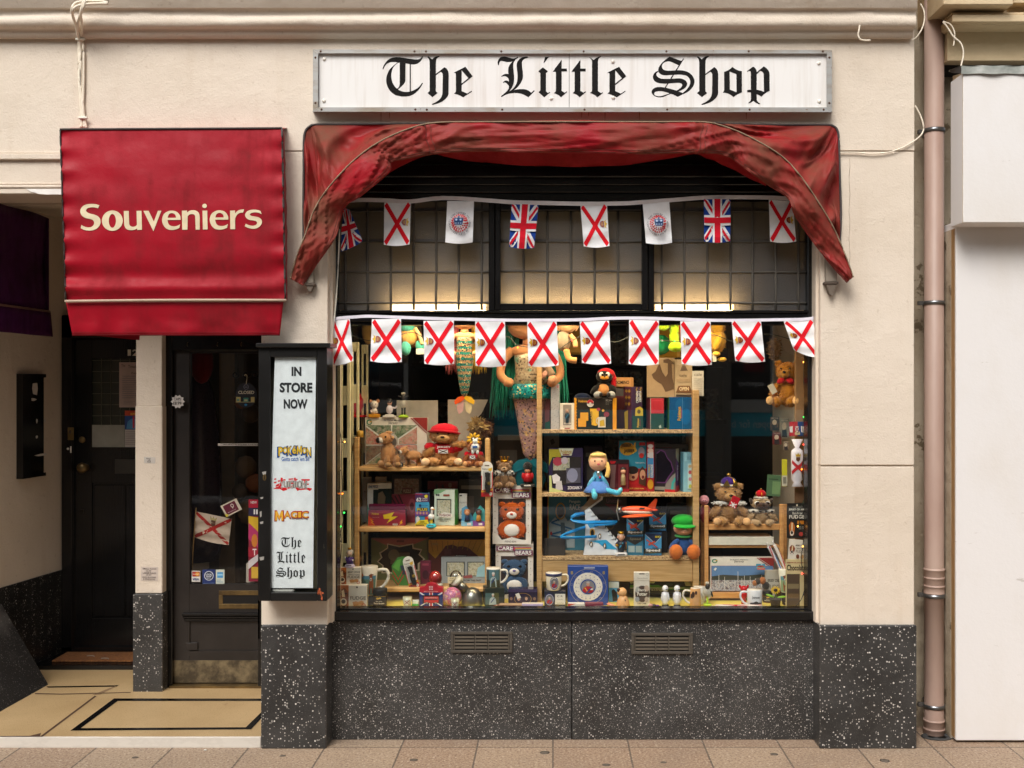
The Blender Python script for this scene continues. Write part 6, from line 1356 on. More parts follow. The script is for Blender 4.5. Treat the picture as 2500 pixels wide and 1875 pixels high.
# second pine shelf
product('toy_box', 'tall pale green and white figure box with a dark window', 'toy box', 897, 956, 1180, .56, LZ[1], .08, '#cfd2cc', [('r', .24, .14, 1, 1, '#1f2a24/g'), ('r', .03, .02, .45, .16, '#c9c4b4'), ('T', 'ONE PIECE', .05, .05, .43, .12, '#2d4f7c'), ('p', [(0, .5), (.12, .72), (.25, 1), (0, 1)], '#3a8a72'), ('p', [(.45, .25), (.62, .2), (.75, .35), (.7, .62), (.5, .7), (.42, .45)], '#6b5a42'), ('p', [(.4, .72), (.8, .66), (.85, 1), (.4, 1)], '#35604a')], side='#b9a878', rz=.25)
product('card_box', 'small plain grey carton leaning behind the green and white figure box', 'carton', 885, 905, 1166, .60, LZ[1], .04, '#b8b0a4', [('t', 'TOYS', .2, .3, .8, .5, '#6a5a52')])
product('card_box', 'second grey carton behind the green and white figure box', 'carton', 916, 942, 1165, .62, LZ[1], .04, '#a8a298', [])
product('puzzle_box', 'black puzzle box with small comic pictures standing at the back of the shelf', 'puzzle box', 957, 1028, 1160, .60, LZ[1] + .085, .04, '#1b1719', [('r', .08, .12, .92, .88, 'pic_dark'), ('r', .35, .4, .7, .62, '#5a3a36'), ('t', 'PUZZLE', .4, .46, .65, .56, '#b9a88c')])
product('card_box', 'dusty red game box with black swirls behind the purple lunch tin', 'game box', 955, 1015, 1207, .59, LZ[1], .06, '#84303c', [('s', (.0, .1), (.5, .8), .06, '#2a1a1c', 4), ('s', (.15, .05), (.55, .7), .05, '#2a1a1c', 4), ('s', (.3, .0), (.6, .6), .05, '#2a1a1c', 4), ('e', .85, .4, .14, .25, '#9a4a56'), ('e', .85, .42, .08, .14, '#5a222c')])
product('lunch_tin', 'purple and red card tin with yellow lightning bolts and raised lid flap', 'tin', 899, 990, 1246, .47, LZ[1], .06, '#7d1f3e/g', [('p', [(0, .15), (.5, .05), (1, .2), (1, 1), (.0, 1)], '#8e2238'), ('p', [(0, .35), (.16, .62), (.08, .65), (.2, 1), (0, 1)], '#c8452a'), ('p', [(.05, .55), (.15, .75), (.1, .77), (.19, .99), (.07, .8), (.11, .78)], '#e0a426'), ('p', [(.92, .6), (.84, .8), (.88, .8), (.82, .98), (.94, .8), (.9, .79)], '#e0a426'), ('p', [(.4, .3), (.7, .12), (.62, .42), (.8, .4), (.5, .85), (.58, .55), (.42, .56)], '#d8bc22'), ('T', 'Pokémon', .10, .16, .29, .30, '#d8b43a'), ('t', 'TRADING CARD GAME', .1, .44, .3, .48, '#d0a89c'), ('r', .66, .86, .79, .97, '#d6d0c8'), ('t', '£9.99', .68, .88, .77, .95, '#3a3432')], side='#5a1530', shape=None)
b = B('#6d1c3c/g'); b.cbox(XX(900, .51), XX(989, .51), .515, .525, ZZ(1247, .47), ZZ(1231, .51), .006); tag(b.build('tin_lid'), 'raised maroon lid flap standing behind the purple card tin', 'lid')
product('card_pack', 'blue and yellow football card pack marked PLUS with a purple 62 cards top', 'card pack', 1014, 1048, 1205, .46, LZ[1], .025, '#3f94b8', [('r', 0, 0, 1, .27, '#4a2a58'), ('r', 0, .0, .5, .05, '#8f2a4a'), ('e', .78, .09, .13, .05, '#cfc22a'), ('T', '62', .08, .13, .42, .25, '#e0dcd6'), ('t', 'CARDS', .46, .14, .88, .185, '#cfc8cc'), ('t', 'INSIDE', .46, .2, .88, .24, '#cfc8cc'), ('e', .35, .37, .09, .04, '#1c3a6a'), ('t', 'Premier League', .46, .35, .9, .39, '#234a7a'), ('r', .12, .44, .9, .54, '#1b1a1c'), ('T', 'PLUS', .15, .45, .87, .53, '#c9b422'), ('r', 0, .55, 1, .68, '#6a3a8a')] + [('e', .15 + .23 * k, .60, .07, .045, '#b98a6c') for k in range(4)] + [('p', [(.06, .74), (.2, .68), (.34, .76), (.3, .9), (.08, .9)], '#c9c4bc'), ('p', [(.38, .76), (.55, .7), (.68, .8), (.6, .88)], '#3a8ab8'), ('p', [(.7, .72), (.96, .7), (.96, .88), (.72, .86)], '#b8352a'), ('p', [(0, .94), (.3, .82), (.9, .8), (1, .92), (1, 1), (0, 1)], '#d6c22a'), ('T', '2023', .36, .84, .66, .89, '#2a2420'), ('t', 'COLLECTION', .2, .90, .85, .94, '#3a3424'), ('r', .06, .955, .66, .985, '#5a2a1c')])
product('card_box', 'black ROBLOX box with red top band at the back of the pine shelf', 'toy box', 1044, 1118, 1175, .60, LZ[1], .05, '#1f1b1c', [('r', 0, 0, 1, .2, '#5a1c22'), ('T', 'ROBLOX', .18, .55 * .45, .82, .36, '#8f8a86'), ('e', .3, .12, .04, .05, '#2c2426'), ('e', .5, .12, .04, .05, '#2c2426'), ('e', .74, .1, .06, .06, '#7a5a50')])
product('card_box', 'white and green card box HIDDEN ARSENAL with a window onto foil packs', 'card box', 1059, 1111, 1196, .48, LZ[1], .06, '#c6cfbe', [('p', [(.0, .0), (.6, .0), (.3, .1), (.0, .14)], '#7aa878'), ('r', .12, .26, .84, .74, '#2a2a22'), ('r', .16, .29, .80, .72, 'pic_foil'), ('e', .12, .15, .05, .028, '#4a4a42'), ('e', .22, .15, .05, .028, '#4a4a42'), ('r', .46, .125, .76, .175, '#8a4030'), ('p', [(.2, .70), (.5, .63), (.84, .66), (.92, .74), (.8, .78), (.24, .77)], '#d6d2c8'), ('T', 'YU-GI-OH!', .24, .67, .82, .745, '#7a2430'), ('T', 'HIDDEN ARSENAL', .16, .80, .84, .84, '#4a4640'), ('T', 'CHAPTER 1', .28, .86, .72, .895, '#4a4640')], side='#5fb05a', sideprint=[('p', [(0, .55), (.6, .4), (1, .6), (1, 1), (0, .95)], '#2f9a2c')], rz=-.22)
product('card_pack', 'small white hanging pack behind the green card box', 'card pack', 1120, 1140, 1206, .52, LZ[1] + .03, .02, '#c4beb6', [('r', .1, .05, .4, .1, '#2c2624'), ('t', 'Hogwarts', .05, .3, .95, .4, '#8a847c'), ('o', .5, .75, .3, .12, .6, '#b89a4a')])
for px0, px1, top, c1, c2, skin, hair, lab in ((1126, 1155, 1236, '#4a86a8', '#7fb4cc', '#c98a5c', '#a8662a', 'pale blue open doll pack with a small red haired doll'), (1154, 1183, 1235, '#3f9a98', '#7a4a90', '#5a2f1e', '#1d1412', 'teal and purple open doll pack with a small dark doll in gold')):
    d = .46; z0 = LZ[1]; h = hh(top, d, z0); w = (px1 - px0) * U * S(d)
    model('doll_pack', lab, 'toy pack', at((px0 + px1) / 2, d, z0), 1, [('card', [('x', [(-w / 2, 0), (w / 2, 0), (w / 2, h * .75), (w * .1, h), (-w / 2, h * .5)] if c1[1] == '3' else [(-w / 2, 0), (w / 2, 0), (w / 2, h * .35), (-w * .1, h), (-w / 2, h * .85)], .02, .03, c1), ('x', [(-w / 2, 0), (w / 2, 0), (w / 2, h * .2), (-w / 2, h * .25)], -.005, .018, c2), ('b', (w * .0, w * .32, -.008, -.0055, h * .04, h * .15), .0005, '#cfcad0')]), ('doll_body', [('l', [(.016, h * .25), (.010, h * .5), (.006, h * .56)], (0, 0, 0), '#1f2e4e' if c1[1] == '4' else '#b8843a')]), ('doll_head', [('e', (0, -.002, h * .66), (.014, .013, .014), skin)]), ('doll_hair', [('e', (0, .003, h * .71), (.017, .015, .015), hair)])])
nodder('nodding_figurine', 'white goose nodder with an orange beak on a turquoise base at the shelf edge', 1053, 1238, .42, LZ[1] - .002, [solar('#2aa6b8', .26, .18), ('leg', [('b', (-.07, .07, -.03, .03, .16, .42), .01, '#c9a02a')]), ('body', [('e', (0, 0, .52), (.17, .14, .15), '#dcd8d4')]), ('neck', [('t', [(0, 0, .58), (.03, -.02, .72), (.05, -.02, .88)], .06, '#dcd8d4')]), ('head', [('e', (.05, -.03, .92), (.09, .09, .08), '#dcd8d4')]), ('beak', [('E', (.11, -.1, .89), (.09, .06, .03), (0, .2, 0), '#d08a1e')])])
# lower pine shelf
product('card_box', 'green and pink box with a jagged star shaped window on the lowest pine shelf', 'card box', 906, 1045, 1315, .62, LZ[2], .05, '#77794a', [('p', [(.0, .0), (1, .0), (.72, .16), (.26, .16)], '#a85f54'), ('p', [(.2, .3), (.28, .22), (.28, .12), (.5, .18), (.74, .12), (.75, .22), (.9, .26), (.86, .38), (.95, .5), (.85, .62), (.85, .78), (.62, .8), (.5, .95), (.34, .84), (.18, .84), (.2, .66), (.1, .56), (.17, .46), (.14, .34)], '#d2c4a4'), ('p', [(.22, .31), (.30, .24), (.30, .15), (.5, .21), (.72, .15), (.73, .25), (.87, .29), (.83, .39), (.92, .5), (.82, .6), (.82, .75), (.6, .77), (.5, .91), (.36, .81), (.21, .81), (.22, .65), (.13, .56), (.2, .46), (.17, .36)], '#3a2f22/g'), ('r', .34, .34, .68, .62, '#6a5238'), ('e', .4, .4, .1, .14, '#7a6a4a'), ('r', .45, .04, .58, .09, '#6a3a34')])
product('card_box', 'yellow curtain fronted card box on the lowest pine shelf', 'card box', 1046, 1186, 1318, .60, LZ[2], .05, '#5b2c24', [('p', [(.0, .0), (1, .0), (1, .38), (.9, .44), (.78, .3), (.7, .2), (.6, .16), (.5, .17), (.42, .12), (.3, .15), (.22, .3), (.12, .46), (.0, .3)], '#b98a24')] + [('s', (.04 + .1 * k, .02), (.08 + .085 * k, .2 + .1 * abs(k - 4.5) / 4.5), .012, '#8f6a18', 3) for k in range(10)] + [('r', .06, .07, .17, .13, '#a88a3a'), ('r', .28, .22, .40, .36, '#6a3a34'), ('r', .46, .36, .68, .44, '#2a1a18'), ('T', 'ZACIAN V', .48, .375, .66, .425, '#a8a098')])
product('card_box', 'silver box with clear blister packs VOICES FROM THE PAST on the lowest shelf', 'card box', 1077, 1184, 1361, .52, LZ[2], .04, '#8f9494/g', [('r', .12, .17, .54, .72, '#3f4442/g'), ('r', .60, .17, .98, .72, '#3f4442/g'), ('r', .14, .2, .52, .7, 'pic_foil'), ('r', .62, .2, .97, .7, 'pic_foil'), ('p', [(.8, .75), (.84, .4), (1, .25), (1, .75)], '#8ab0b8'), ('p', [(.5, .72), (.7, .66), (.72, .78), (.52, .8)], '#8a4a4a'), ('T', 'FROM THE PAST', .50, .85, .92, .91, '#2c2c2c')])
product('blister_pack', 'green eight sided blister pack with red chevrons on the lowest pine shelf', 'blister pack', 956, 1002, 1361, .46, LZ[2], .03, '#3f7a34', [('p', [(.06, .35), (.3, .1), (.5, .06), (.4, .5)], '#5fa044'), ('p', [(.45, .3), (.85, .25), (.98, .6), (.6, .62)], '#2c3a4a'), ('p', [(.05, .6), (.35, .95), (.65, .6), (.65, .68), (.35, 1.0), (.05, .68)], '#a8342c'), ('p', [(.06, .42), (.36, .75), (.6, .45), (.6, .5), (.36, .82), (.06, .48)], '#a8342c')], shape=[(0, .3), (.28, .04), (.5, .0), (.92, .0), (1, .3), (1, .9), (.9, 1), (.3, 1), (.05, .8)])
def skate(label, px0, px1, py0, py1, d, rot):
    w = (px1 - px0) * U * S(d); h = ZZ(py0, d) - ZZ(py1, d); t = thing('skateboard_pack', label, 'toy pack', at((px0 + px1) / 2, d, ZZ(py1, d)), 0, 1, 'finger skateboard packs', 0, rot); X = WM[t]
    b = B('#d8d4cc', X); out = [(-w / 2, 0), (w / 2, .0), (w / 2, h * .85)] + [(w / 2 * math.cos(a), h * .85 + h * .15 * math.sin(a)) for a in (.4, .8, 1.2, 1.57, 1.94, 2.34, 2.74)] + [(-w / 2, h * .85)]
    b.prism(out, 0, .003); fn = facefn(-w / 2, w / 2, 0, h, 0)
    prints(b, [('p', [(0, .82), (1, .75), (1, 1), (0, 1)], '#b5141e'), ('p', [(0, .82), (.5, .84), (1, .76), (1, .82), (0, .88)], '#d09a22'), ('r', 0, .4, .06, .82, '#b5141e'), ('r', .94, .3, 1, .76, '#b5141e'), ('e', .82, .92, .13, .05, '#d6d0c8'), ('r', .3, .1, .7, .13, '#5a4a3a'), ('p', [(.6, .2), (.95, .17), (.9, .26), (.65, .27)], '#c9a32a'), ('t', 'Pokémon', .1, .18, .6, .24, '#4a4640')], fn); b.build('card', t)
    b = B('#26231f', X); b.X = X @ Matrix.Translation((0, -.006, 0)); b.prism([(w * x, h * z) for x, z in ((-.10, .12), (.22, .1), (.28, .2), (.24, .55), (.28, .66), (.1, .7), (-.2, .69), (-.12, .5), (-.2, .3))], 0, .004); b.ell((w * .18, 0, h * .38), (w * .16, .004, h * .05), '#c9a32a'); b.build('board', t)
    b = B('plastic_film', X); b.box(-w * .36, w * .36, -.012, -.011, h * .08, h * .74); b.build('bubble', t)
skate('white finger skateboard pack hanging on the right pine post', 1175, 1203, 1127, 1213, .385, 0)
skate('tilted white finger skateboard pack leaning on the lowest pine shelf', 1000, 1026, 1357, 1437, .42, -.25)
product('blister_pack', 'dark red packet behind the tilted skateboard pack', 'packet', 1026, 1052, 1370, .50, LZ[2], .02, '#5e1c2e', [('r', .2, .1, .8, .2, '#8a3a4a'), ('e', .5, .6, .3, .2, '#3a141e')])
b = B('#b8b4ac/g'); b.lathe([(.038, 0), (.04, .012), (.036, .02)], at(1063, .42, LZ[2]), 20); b.ell(at(1063, .42, LZ[2] + .045), (.034, .03, .04), '#b5201c'); b.ell(at(1063, .42, LZ[2] + .045), (.036, .034, .043), 'plastic_film'); tag(b.build('snow_globe'), 'red snow globe on a pale base beside the tilted skateboard pack', 'snow globe')
b = B('#8a7c62/m'); b.lathe([(.036, 0), (.037, .018), (.033, .022)], at(1113, .40, LZ[2]), 20); b.ell(at(1113, .40, LZ[2] + .05), (.034, .034, .042), 'plastic_film'); tag(b.build('snow_globe'), 'clear snow globe with a handwritten price card in front', 'snow globe')
b = B('#e0d2a8/x'); b.pbox(1093, 1130, 1409, 1425, .36, .361); prints(b, [('t', 'large', .15, .12, .4, .3, '#4a4234'), ('t', 'snow globes £5.99', .1, .4, .95, .62, '#4a4234'), ('t', 'each', .2, .72, .6, .88, '#4a4234')], lambda u, v, l: P(1093 + 37 * u, 1409 + 16 * v, .36) - Vector((0, l, 0))); tag(b.build('price_card'), 'cream handwritten price card in front of the clear snow globe', 'price card')
# ----------------------------------------------------------------- middle column: boxed bears
def bearbox(label, px0, px1, py0, d, base, rz, fur, word2, tum):
    bx = product('plush_box', label, 'toy box', px0, px1, py0, d, base, .10, '#d9d2ca', [('r', .14, .22, .86, .93, '#3a2c28'), ('r', .32, .0, .98, .055, '#c4bdb4'), ('r', .32, .055, .95, .075, '#b8566a'), ('r', .32, .075, .95, .095, '#c9a23a'), ('r', .32, .095, .95, .112, '#4a8a9a')] + [('e', x, .2 + .12 * k, .014, .01, '#a89e94') for x in (.06, .93) for k in range(6)] + [('r', .02, .03, .50, .115, '#6d2f52'), ('T', 'CARE', .06, .035, .46, .11, '#e2dcd6'), ('p', [(.47, .07), (.5, .05), (.53, .07), (.5, .11)], '#b83a5a'), ('r', .50, .105, .99, .2, '#6d2f52'), ('T', 'BEARS', .53, .115, .95, .19, '#e2dcd6'), ('p', [(0, .80), (.14, .84), (.24, .93), (.5, .88), (.8, .93), (1, .98), (1, 1), (0, 1)], '#d8d2ca'), ('t', word2, .32, .94, .62, .97, '#3a342f')], side='#8d857c', rz=rz)
    h = hh(py0, d, base); X0 = WM[bx]; w = (px1 - px0) * U * S(d)
    b = B(fur, X0); r = w * .38
    b.ell((0, -.004, h * .25), (r, .012, h * .17), n=14, tuft=150, tl=.008); b.ell((0, -.005, h * .56), (r * .85, .014, h * .16), n=14, tuft=150, tl=.008)
    for s in (-1, 1): b.ell((s * r * .68, -.003, h * .68), (r * .26, .008, h * .05), n=8)
    b.ell((0, -.018, h * .50), (r * .36, .01, h * .065), '#d8d0c8', 12); b.ell((0, -.028, h * .525), (r * .12, .005, h * .02), tum, 8); b.ell((0, -.014, h * .24), (r * .55, .008, h * .11), '#d9d2ca', 12)
    for s in (-1, 1): b.ell((s * r * .4, -.017, h * .6), (r * .12, .006, h * .022), '#17120f/g', 8)
    o = b.build('boxed_bear', None, loc=tuple(X0.translation));
    tag(o, 'plush %s teddy bear seen in the window of its CARE BEARS box' % ('orange' if 'orange' in label else 'blue'), 'teddy bear')
bearbox('upper CARE BEARS box with an orange bear in its window', 1203, 1297, 1187, .50, ZZ(1328, .5), -.05, '#c75a1c/f', 'FRIEND BEAR', '#b83a2a')
bearbox('lower CARE BEARS box with a blue bear in its window', 1210, 1302, 1329, .50, FZ, 0, '#3d5674/f', 'GRUMPY BEAR', '#5a4a8a')
ZBX = ZZ(1187, .5)
nodder('nodding_figurine', 'guardsman nodder in a black bearskin and red coat on the upper bear box', 1288, 1127, .47, ZBX, [('base', [('b', (-.28, .28, -.2, .2, 0, .1), .02, '#1f1c1c'), ('b', (-.14, .14, -.22, -.2, .03, .08), .01, '#c4beb6')]), ('coat', [('l', [(.17, .2), (.18, .4), (.12, .55)], (0, 0, 0), '#a8101a'), ('e', (-.18, -.02, .42), (.06, .06, .14), '#a8101a'), ('e', (.18, -.02, .42), (.06, .06, .14), '#a8101a')]), ('leg', [('l', [(.14, .1), (.14, .22)], (0, 0, 0), '#1a1818')]), ('head', [('e', (0, -.03, .64), (.12, .12, .12), '#b87a5c')]), ('bearskin', [('f', (0, 0, .80), (.18, .16, .19), 120, .03, '#161312/f')])])
# ----------------------------------------------------------------- boxes on the oak shelves
product('tall_box', 'tall clear fronted box with a speckled silver side on the top oak shelf', 'box', 1345, 1366, 938, .46, RZ[0], .07, '#9b9b9e', [('r', 0, 0, 1, 1, '#a6a6aa'), ('e', .8, .06, .12, .03, '#b87a80')] + [('r', (k * 37 % 90) / 100 + .02, (k * 53 % 96) / 100 + .01, (k * 37 % 90) / 100 + .1, (k * 53 % 96) / 100 + .016, '#5f5f64') for k in range(60)], side='#3a2a2c', rz=.0)
product('tall_box', 'dim clear box with pink contents at the left of the top oak shelf', 'box', 1325, 1345, 940, .50, RZ[0], .05, '#4a2f32', [('p', [(.2, .3), (.9, .25), (.8, .8), (.3, .9)], '#7a4a52'), ('p', [(.3, .85), (.9, .82), (.9, 1), (.3, 1)], '#2a5a58')])
kb = product('figure_box', 'white window box holding a small figure of a man in dark uniform', 'figure box', 1367, 1402, 985, .45, RZ[0], .05, '#d3cdc2', [('r', .22, .06, .80, .84, '#8a8078'), ('r', .28, .74, .76, .80, '#c4beb6'), ('t', 'KING CHARLES', .24, .89, .78, .925, '#6a6058'), ('r', .32, .94, .7, .975, '#8a2a30')])
h = hh(985, .45, RZ[0]); X = Matrix.Translation(at(1384.5, .45, RZ[0]))
b = B('#20262c', X); b.ell((0, -.004, h * .52), (.014, .006, h * .13)); b.cbox(-.008, .008, -.008, -.001, h * .25, h * .42, .002); b.ell((0, -.006, h * .70), (.009, .007, h * .065), '#b08a74'); b.ell((0, -.005, h * .77), (.010, .006, h * .02), '#a89c90'); b.add([(-.012, -.0105, h * .42), (-.006, -.0105, h * .42), (.010, -.0105, h * .58), (.004, -.0105, h * .6)], [(0, 1, 2, 3)], '#2a5a7a'); tag(b.build('boxed_figure'), 'small uniformed figure with a blue sash inside the white window box', 'figurine')
product('gift_box', 'black and yellow gift box printed with mugs and coasters on the top oak shelf', 'gift box', 1402, 1505, 972, .45, RZ[0], .09, '#26211d', [('r', 0, 0, .05, 1, '#c98a1c')] + [('p', [(.05, .04 + .1 * k), (.065, .065 + .1 * k), (.05, .09 + .1 * k)], '#c98a1c') for k in range(10)] + [('r', .91, 0, 1, 1, '#c98a1c'), ('T', 'Pokémon', .10, .06, .30, .14, '#b9892a'), ('e', .38, .17, .085, .12, '#c4bfb8'), ('p', [(.295, .17), (.32, .08), (.38, .05), (.44, .08), (.465, .17)], '#a32430'), ('r', .295, .16, .465, .18, '#1b1717'), ('e', .38, .17, .025, .035, '#c9c4bc'), ('T', 'GIFT BOX', .74, .05, .89, .09, '#b8b2aa'), ('t', 'CONTENTS', .74, .11, .84, .13, '#9a948c'), ('t', 'GLASS  MUG  COASTERS', .74, .15, .9, .17, '#8a847c'), ('t', 'KEYRING', .74, .19, .82, .21, '#8a847c'), ('r', .14, .46, .33, .72, '#c98f1e'), ('r', .09, .65, .28, .91, '#c78c1c'), ('p', [(.37, .34), (.58, .34), (.57, .85), (.50, .88), (.41, .85)], '#cda022'), ('q', 'GLASS', .385, .42, .425, .78, '#3a2c14'), ('e', .57, .36, .045, .055, '#8e3a4c'), ('e', .68, .40, .03, .04, '#b8923a'), ('e', .76, .52, .065, .085, '#7d3040'), ('o', .56, .72, .05, .1, .65, '#b8b4ae'), ('r', .56, .60, .74, .93, '#c0bbb4'), ('p', [(.6, .72), (.7, .68), (.72, .88), (.6, .9)], '#b8981f')], side='#1c1815')
product('card_carton', 'purple and yellow CROWN ZENITH carton turned sideways on the top oak shelf', 'card carton', 1540, 1570, 945, .46, RZ[0], .08, '#3a2440', [('p', [(x - .13, y), (x, y - .055), (x + .13, y), (x, y + .055)], '#a88a2a') for x in (.5, .85) for y in (.06, .17, .28)] + [('p', [(x - .08, y), (x, y - .033), (x + .08, y), (x, y + .033)], '#3a2440') for x in (.5, .85) for y in (.06, .17, .28)] + [('q', 'CROWN', .36, .1, .58, .38, '#c6ccd2'), ('q', 'ZENITH', .62, .1, .82, .36, '#c6ccd2'), ('r', 0, .68, 1, 1, '#24443f'), ('p', [(.25, .68), (.3, .5), (.7, .46), (.98, .52), (.98, .68)], '#b8a63a'), ('e', .6, .58, .16, .05, '#5a4a2c'), ('q', 'Pokémon', .4, .74, .62, .95, '#c4a83a'), ('r', .68, .76, .72, .92, '#8a3a4a')], side='#4a2034', sideprint=[('p', [(x - .2, y), (x, y - .05), (x + .2, y), (x, y + .05)], '#8f6f2a') for x in (.3, .75) for y in (.1, .25, .4)] + [('p', [(.1, .6), (.6, .55), (.6, 1), (.2, 1)], '#b8a02c')], rz=.42)
product('deck_box', 'red over dark green card deck box on the top oak shelf', 'card box', 1587, 1622, 972, .46, RZ[0], .08, '#24423d', [('r', .02, .01, .98, .49, '#b02c38'), ('r', .1, .06, .88, .44, '#b83844'), ('r', .14, .1, .84, .4, '#ac2a36'), ('p', [(.6, .9), (.75, .85), (.8, .95), (.66, .97)], '#9ab0ac'), ('r', .0, .0, .03, 1, '#b8b4ae')], side='#5a1f26', rz=.2)
product('card_carton', 'shiny blue card carton with an upright yellow logo on the top oak shelf', 'card carton', 1634, 1692, 970, .45, RZ[0], .09, '#154a7c/g', [('e', .45, .25, .2, .2, '#1a5488/g'), ('e', .7, .6, .22, .25, '#1a5c98/g'), ('r', .55, .0, .56, 1, '#5a86ac'), ('q', 'Pokémon', .34, .3, .49, .72, '#c49a24'), ('r', .50, .35, .53, .65, '#8a3a5a')], side='#3a6a3a', rz=.06)
b = B('#a89058/x'); z = ZZ(946, .56); b.cbox(XX(1497, .56), XX(1547, .56), .56, .62, z, ZZ(922, .56), .003, '#b8854e'); prints(b, [('r', .06, .12, .86, .88, '#c79660'), ('T', 'DOMINO', .1, .32, .78, .68, '#2c2018')], lambda u, v, l: P(1497 + 50 * u, 922 + 24 * v, .56) - Vector((0, l + .0005, 0))); tag(b.build('domino_box'), 'wooden box marked DOMINO behind the plush penguin', 'box')
b = B('#5a1a20/x'); b.pbox(1504, 1560, 947, 1052, .58, .64); tag(b.build('dark_carton'), 'dark red carton under the wooden domino box', 'carton')
z = ZZ(971, .47)
t = thing('paper_bag', 'brown paper bag printed with a dark camel outline above the blue carton', 'bag', at(1614, .47, z))
b = B('#a88d6c/x'); b.pbox(1580, 1648, 874, 971, .47, .50, c=.002); b.build('sack', t)
b = B('#5c4634/x'); fn = lambda u, v, l: P(1580 + 68 * u, 874 + 97 * v, .469) - Vector((0, l, 0))
prints(b, [('p', [(.16, .42), (.30, .34), (.40, .18), (.46, .16), (.54, .36), (.66, .48), (.74, .40), (.74, .14), (.58, .12), (.58, .05), (.76, .02), (.92, .10), (.98, .16), (.88, .16), (.90, .5), (.96, .66), (.96, .78), (.82, .82), (.66, .86), (.52, .66), (.36, .6), (.22, .52)], '#5c4634')], fn); b.build('print', t)
t = model('cafe_card', 'tan cafe display card with an OPEN panel beside the camel bag', 'card', (0, 0, 0), 1, [])
WM[t] = Matrix.Translation(at(1668, .46, z)); t.location = at(1668, .46, z)
b = B('#b39d7e/x'); b.pbox(1648, 1690, 878, 970, .46, .463); fn = lambda u, v, l: P(1648 + 42 * u, 878 + 92 * v, .4598) - Vector((0, l, 0))
prints(b, [('p', [(.45, .12), (.55, .12), (.75, .3), (.3, .3)], '#6a5848'), ('t', 'cafe', .25, .38, .68, .46, '#7a6854'), ('r', .1, .52, .9, .60, '#9a8468'), ('p', [(.2, .70), (.85, .70), (1.0, .88), (.05, .88)], '#6b4a30'), ('T', 'OPEN', .25, .73, .8, .83, '#d2bd9a'), ('r', .06, .93, 1, .99, '#3a3028')], fn); b.build('card', t)
b = B('#c9c4ba/x'); b.pbox(1690, 1718, 906, 967, .44, .443); prints(b, [('t', 'cafe', .15, .08, .85, .2, '#7a746c')] + [('r', .15, .3 + .08 * k, .85, .32 + .08 * k, '#a8a298') for k in range(8)], lambda u, v, l: P(1690 + 28 * u, 906 + 61 * v, .44) - Vector((0, l, 0))); tag(b.build('leaflet'), 'white cafe leaflet with lines of print at the right oak panel', 'leaflet')
# second oak shelf
product('hang_card', 'grey photo card standing at the back left of the second oak shelf', 'card', 1328, 1365, 1060, .60, RZ[1] + .06, .01, '#7d7870', [('r', .1, .45, .4, .62, '#a8a09a'), ('p', [(.4, .15), (.6, .1), (.75, .2), (.5, .25)], '#3a3632'), ('r', .55, .3, .95, .7, '#94866c')])
product('blister_box', 'purple and lime card game blister box ZOROARK with clear window on the second shelf', 'card box', 1340, 1424, 1095, .48, RZ[1], .07, '#2f2448', [('p', [(0, .02), (.3, .02), (.36, .2), (.1, .2), (.0, .4)], '#a89c30'), ('p', [(.28, .0), (.72, .0), (.66, .17), (.36, .17)], '#cdd0bc'), ('T', 'Pokémon', .34, .03, .66, .13, '#a8842a'), ('r', .40, .135, .6, .16, '#7d2c34'), ('r', .10, .2, .94, .84, '#35302f/g'), ('r', .12, .22, .6, .5, 'pic_foil'), ('e', .25, .3, .14, .1, '#a83c4c'), ('e', .45, .28, .1, .08, '#b8aab0'), ('r', .5, .45, .92, .8, '#5a5660/g'), ('e', .68, .62, .16, .16, '#8a8aa0'), ('p', [(.08, .62), (.2, .58), (.32, .66), (.3, .8), (.12, .8)], '#d0ccd0'), ('p', [(.2, .76), (.36, .74), (.4, .95), (.18, .96)], '#b8b4b8'), ('r', .5, .82, 1, 1, '#1d1730'), ('T', 'ZOROARK V', .54, .87, .96, .94, '#d8d4dc'), ('p', [(0, .62), (.06, .62), (.08, .9), (.5, 1), (0, 1)], '#b8c080')], side='#2a1f40', sideprint=[('q', 'ZOROARK', .3, .3, .7, .8, '#b0a8bc')], rz=.14)
product('figure_box', 'dark red acrylic window box with a small doll in a cream coat', 'figure box', 1477, 1536, 1123, .47, RZ[1], .06, '#4a1a20/g', [('r', .0, .0, 1, .12, '#1f1416'), ('p', [(.2, .04), (.46, .04), (.4, .12), (.24, .12)], '#a8141e'), ('p', [(.2, .15), (.46, .15), (.42, .5), (.4, .9), (.2, .85), (.24, .55)], '#6a4a48'), ('r', .55, .14, .97, .9, '#6a2228'), ('p', [(0, .9), (1, .9), (1, 1), (0, 1)], '#8e1420'), ('p', [(.4, .93), (.72, .93), (.72, .97), (.4, .97)], '#c4b8b4')])
h = hh(1123, .47, RZ[1]); X = Matrix.Translation(at(1521, .47, RZ[1])); b = B('#a08a62', X); b.lathe([(.014, h * .22), (.012, h * .45), (.008, h * .56)], (0, -.01, 0), 12); b.ell((0, -.012, h * .64), (.014, .012, h * .08), '#c99474'); b.ell((0, -.008, h * .72), (.016, .012, h * .06), '#1d1514'); tag(b.build('boxed_figure'), 'small dark haired doll in a cream coat in the dark red window box', 'figurine')
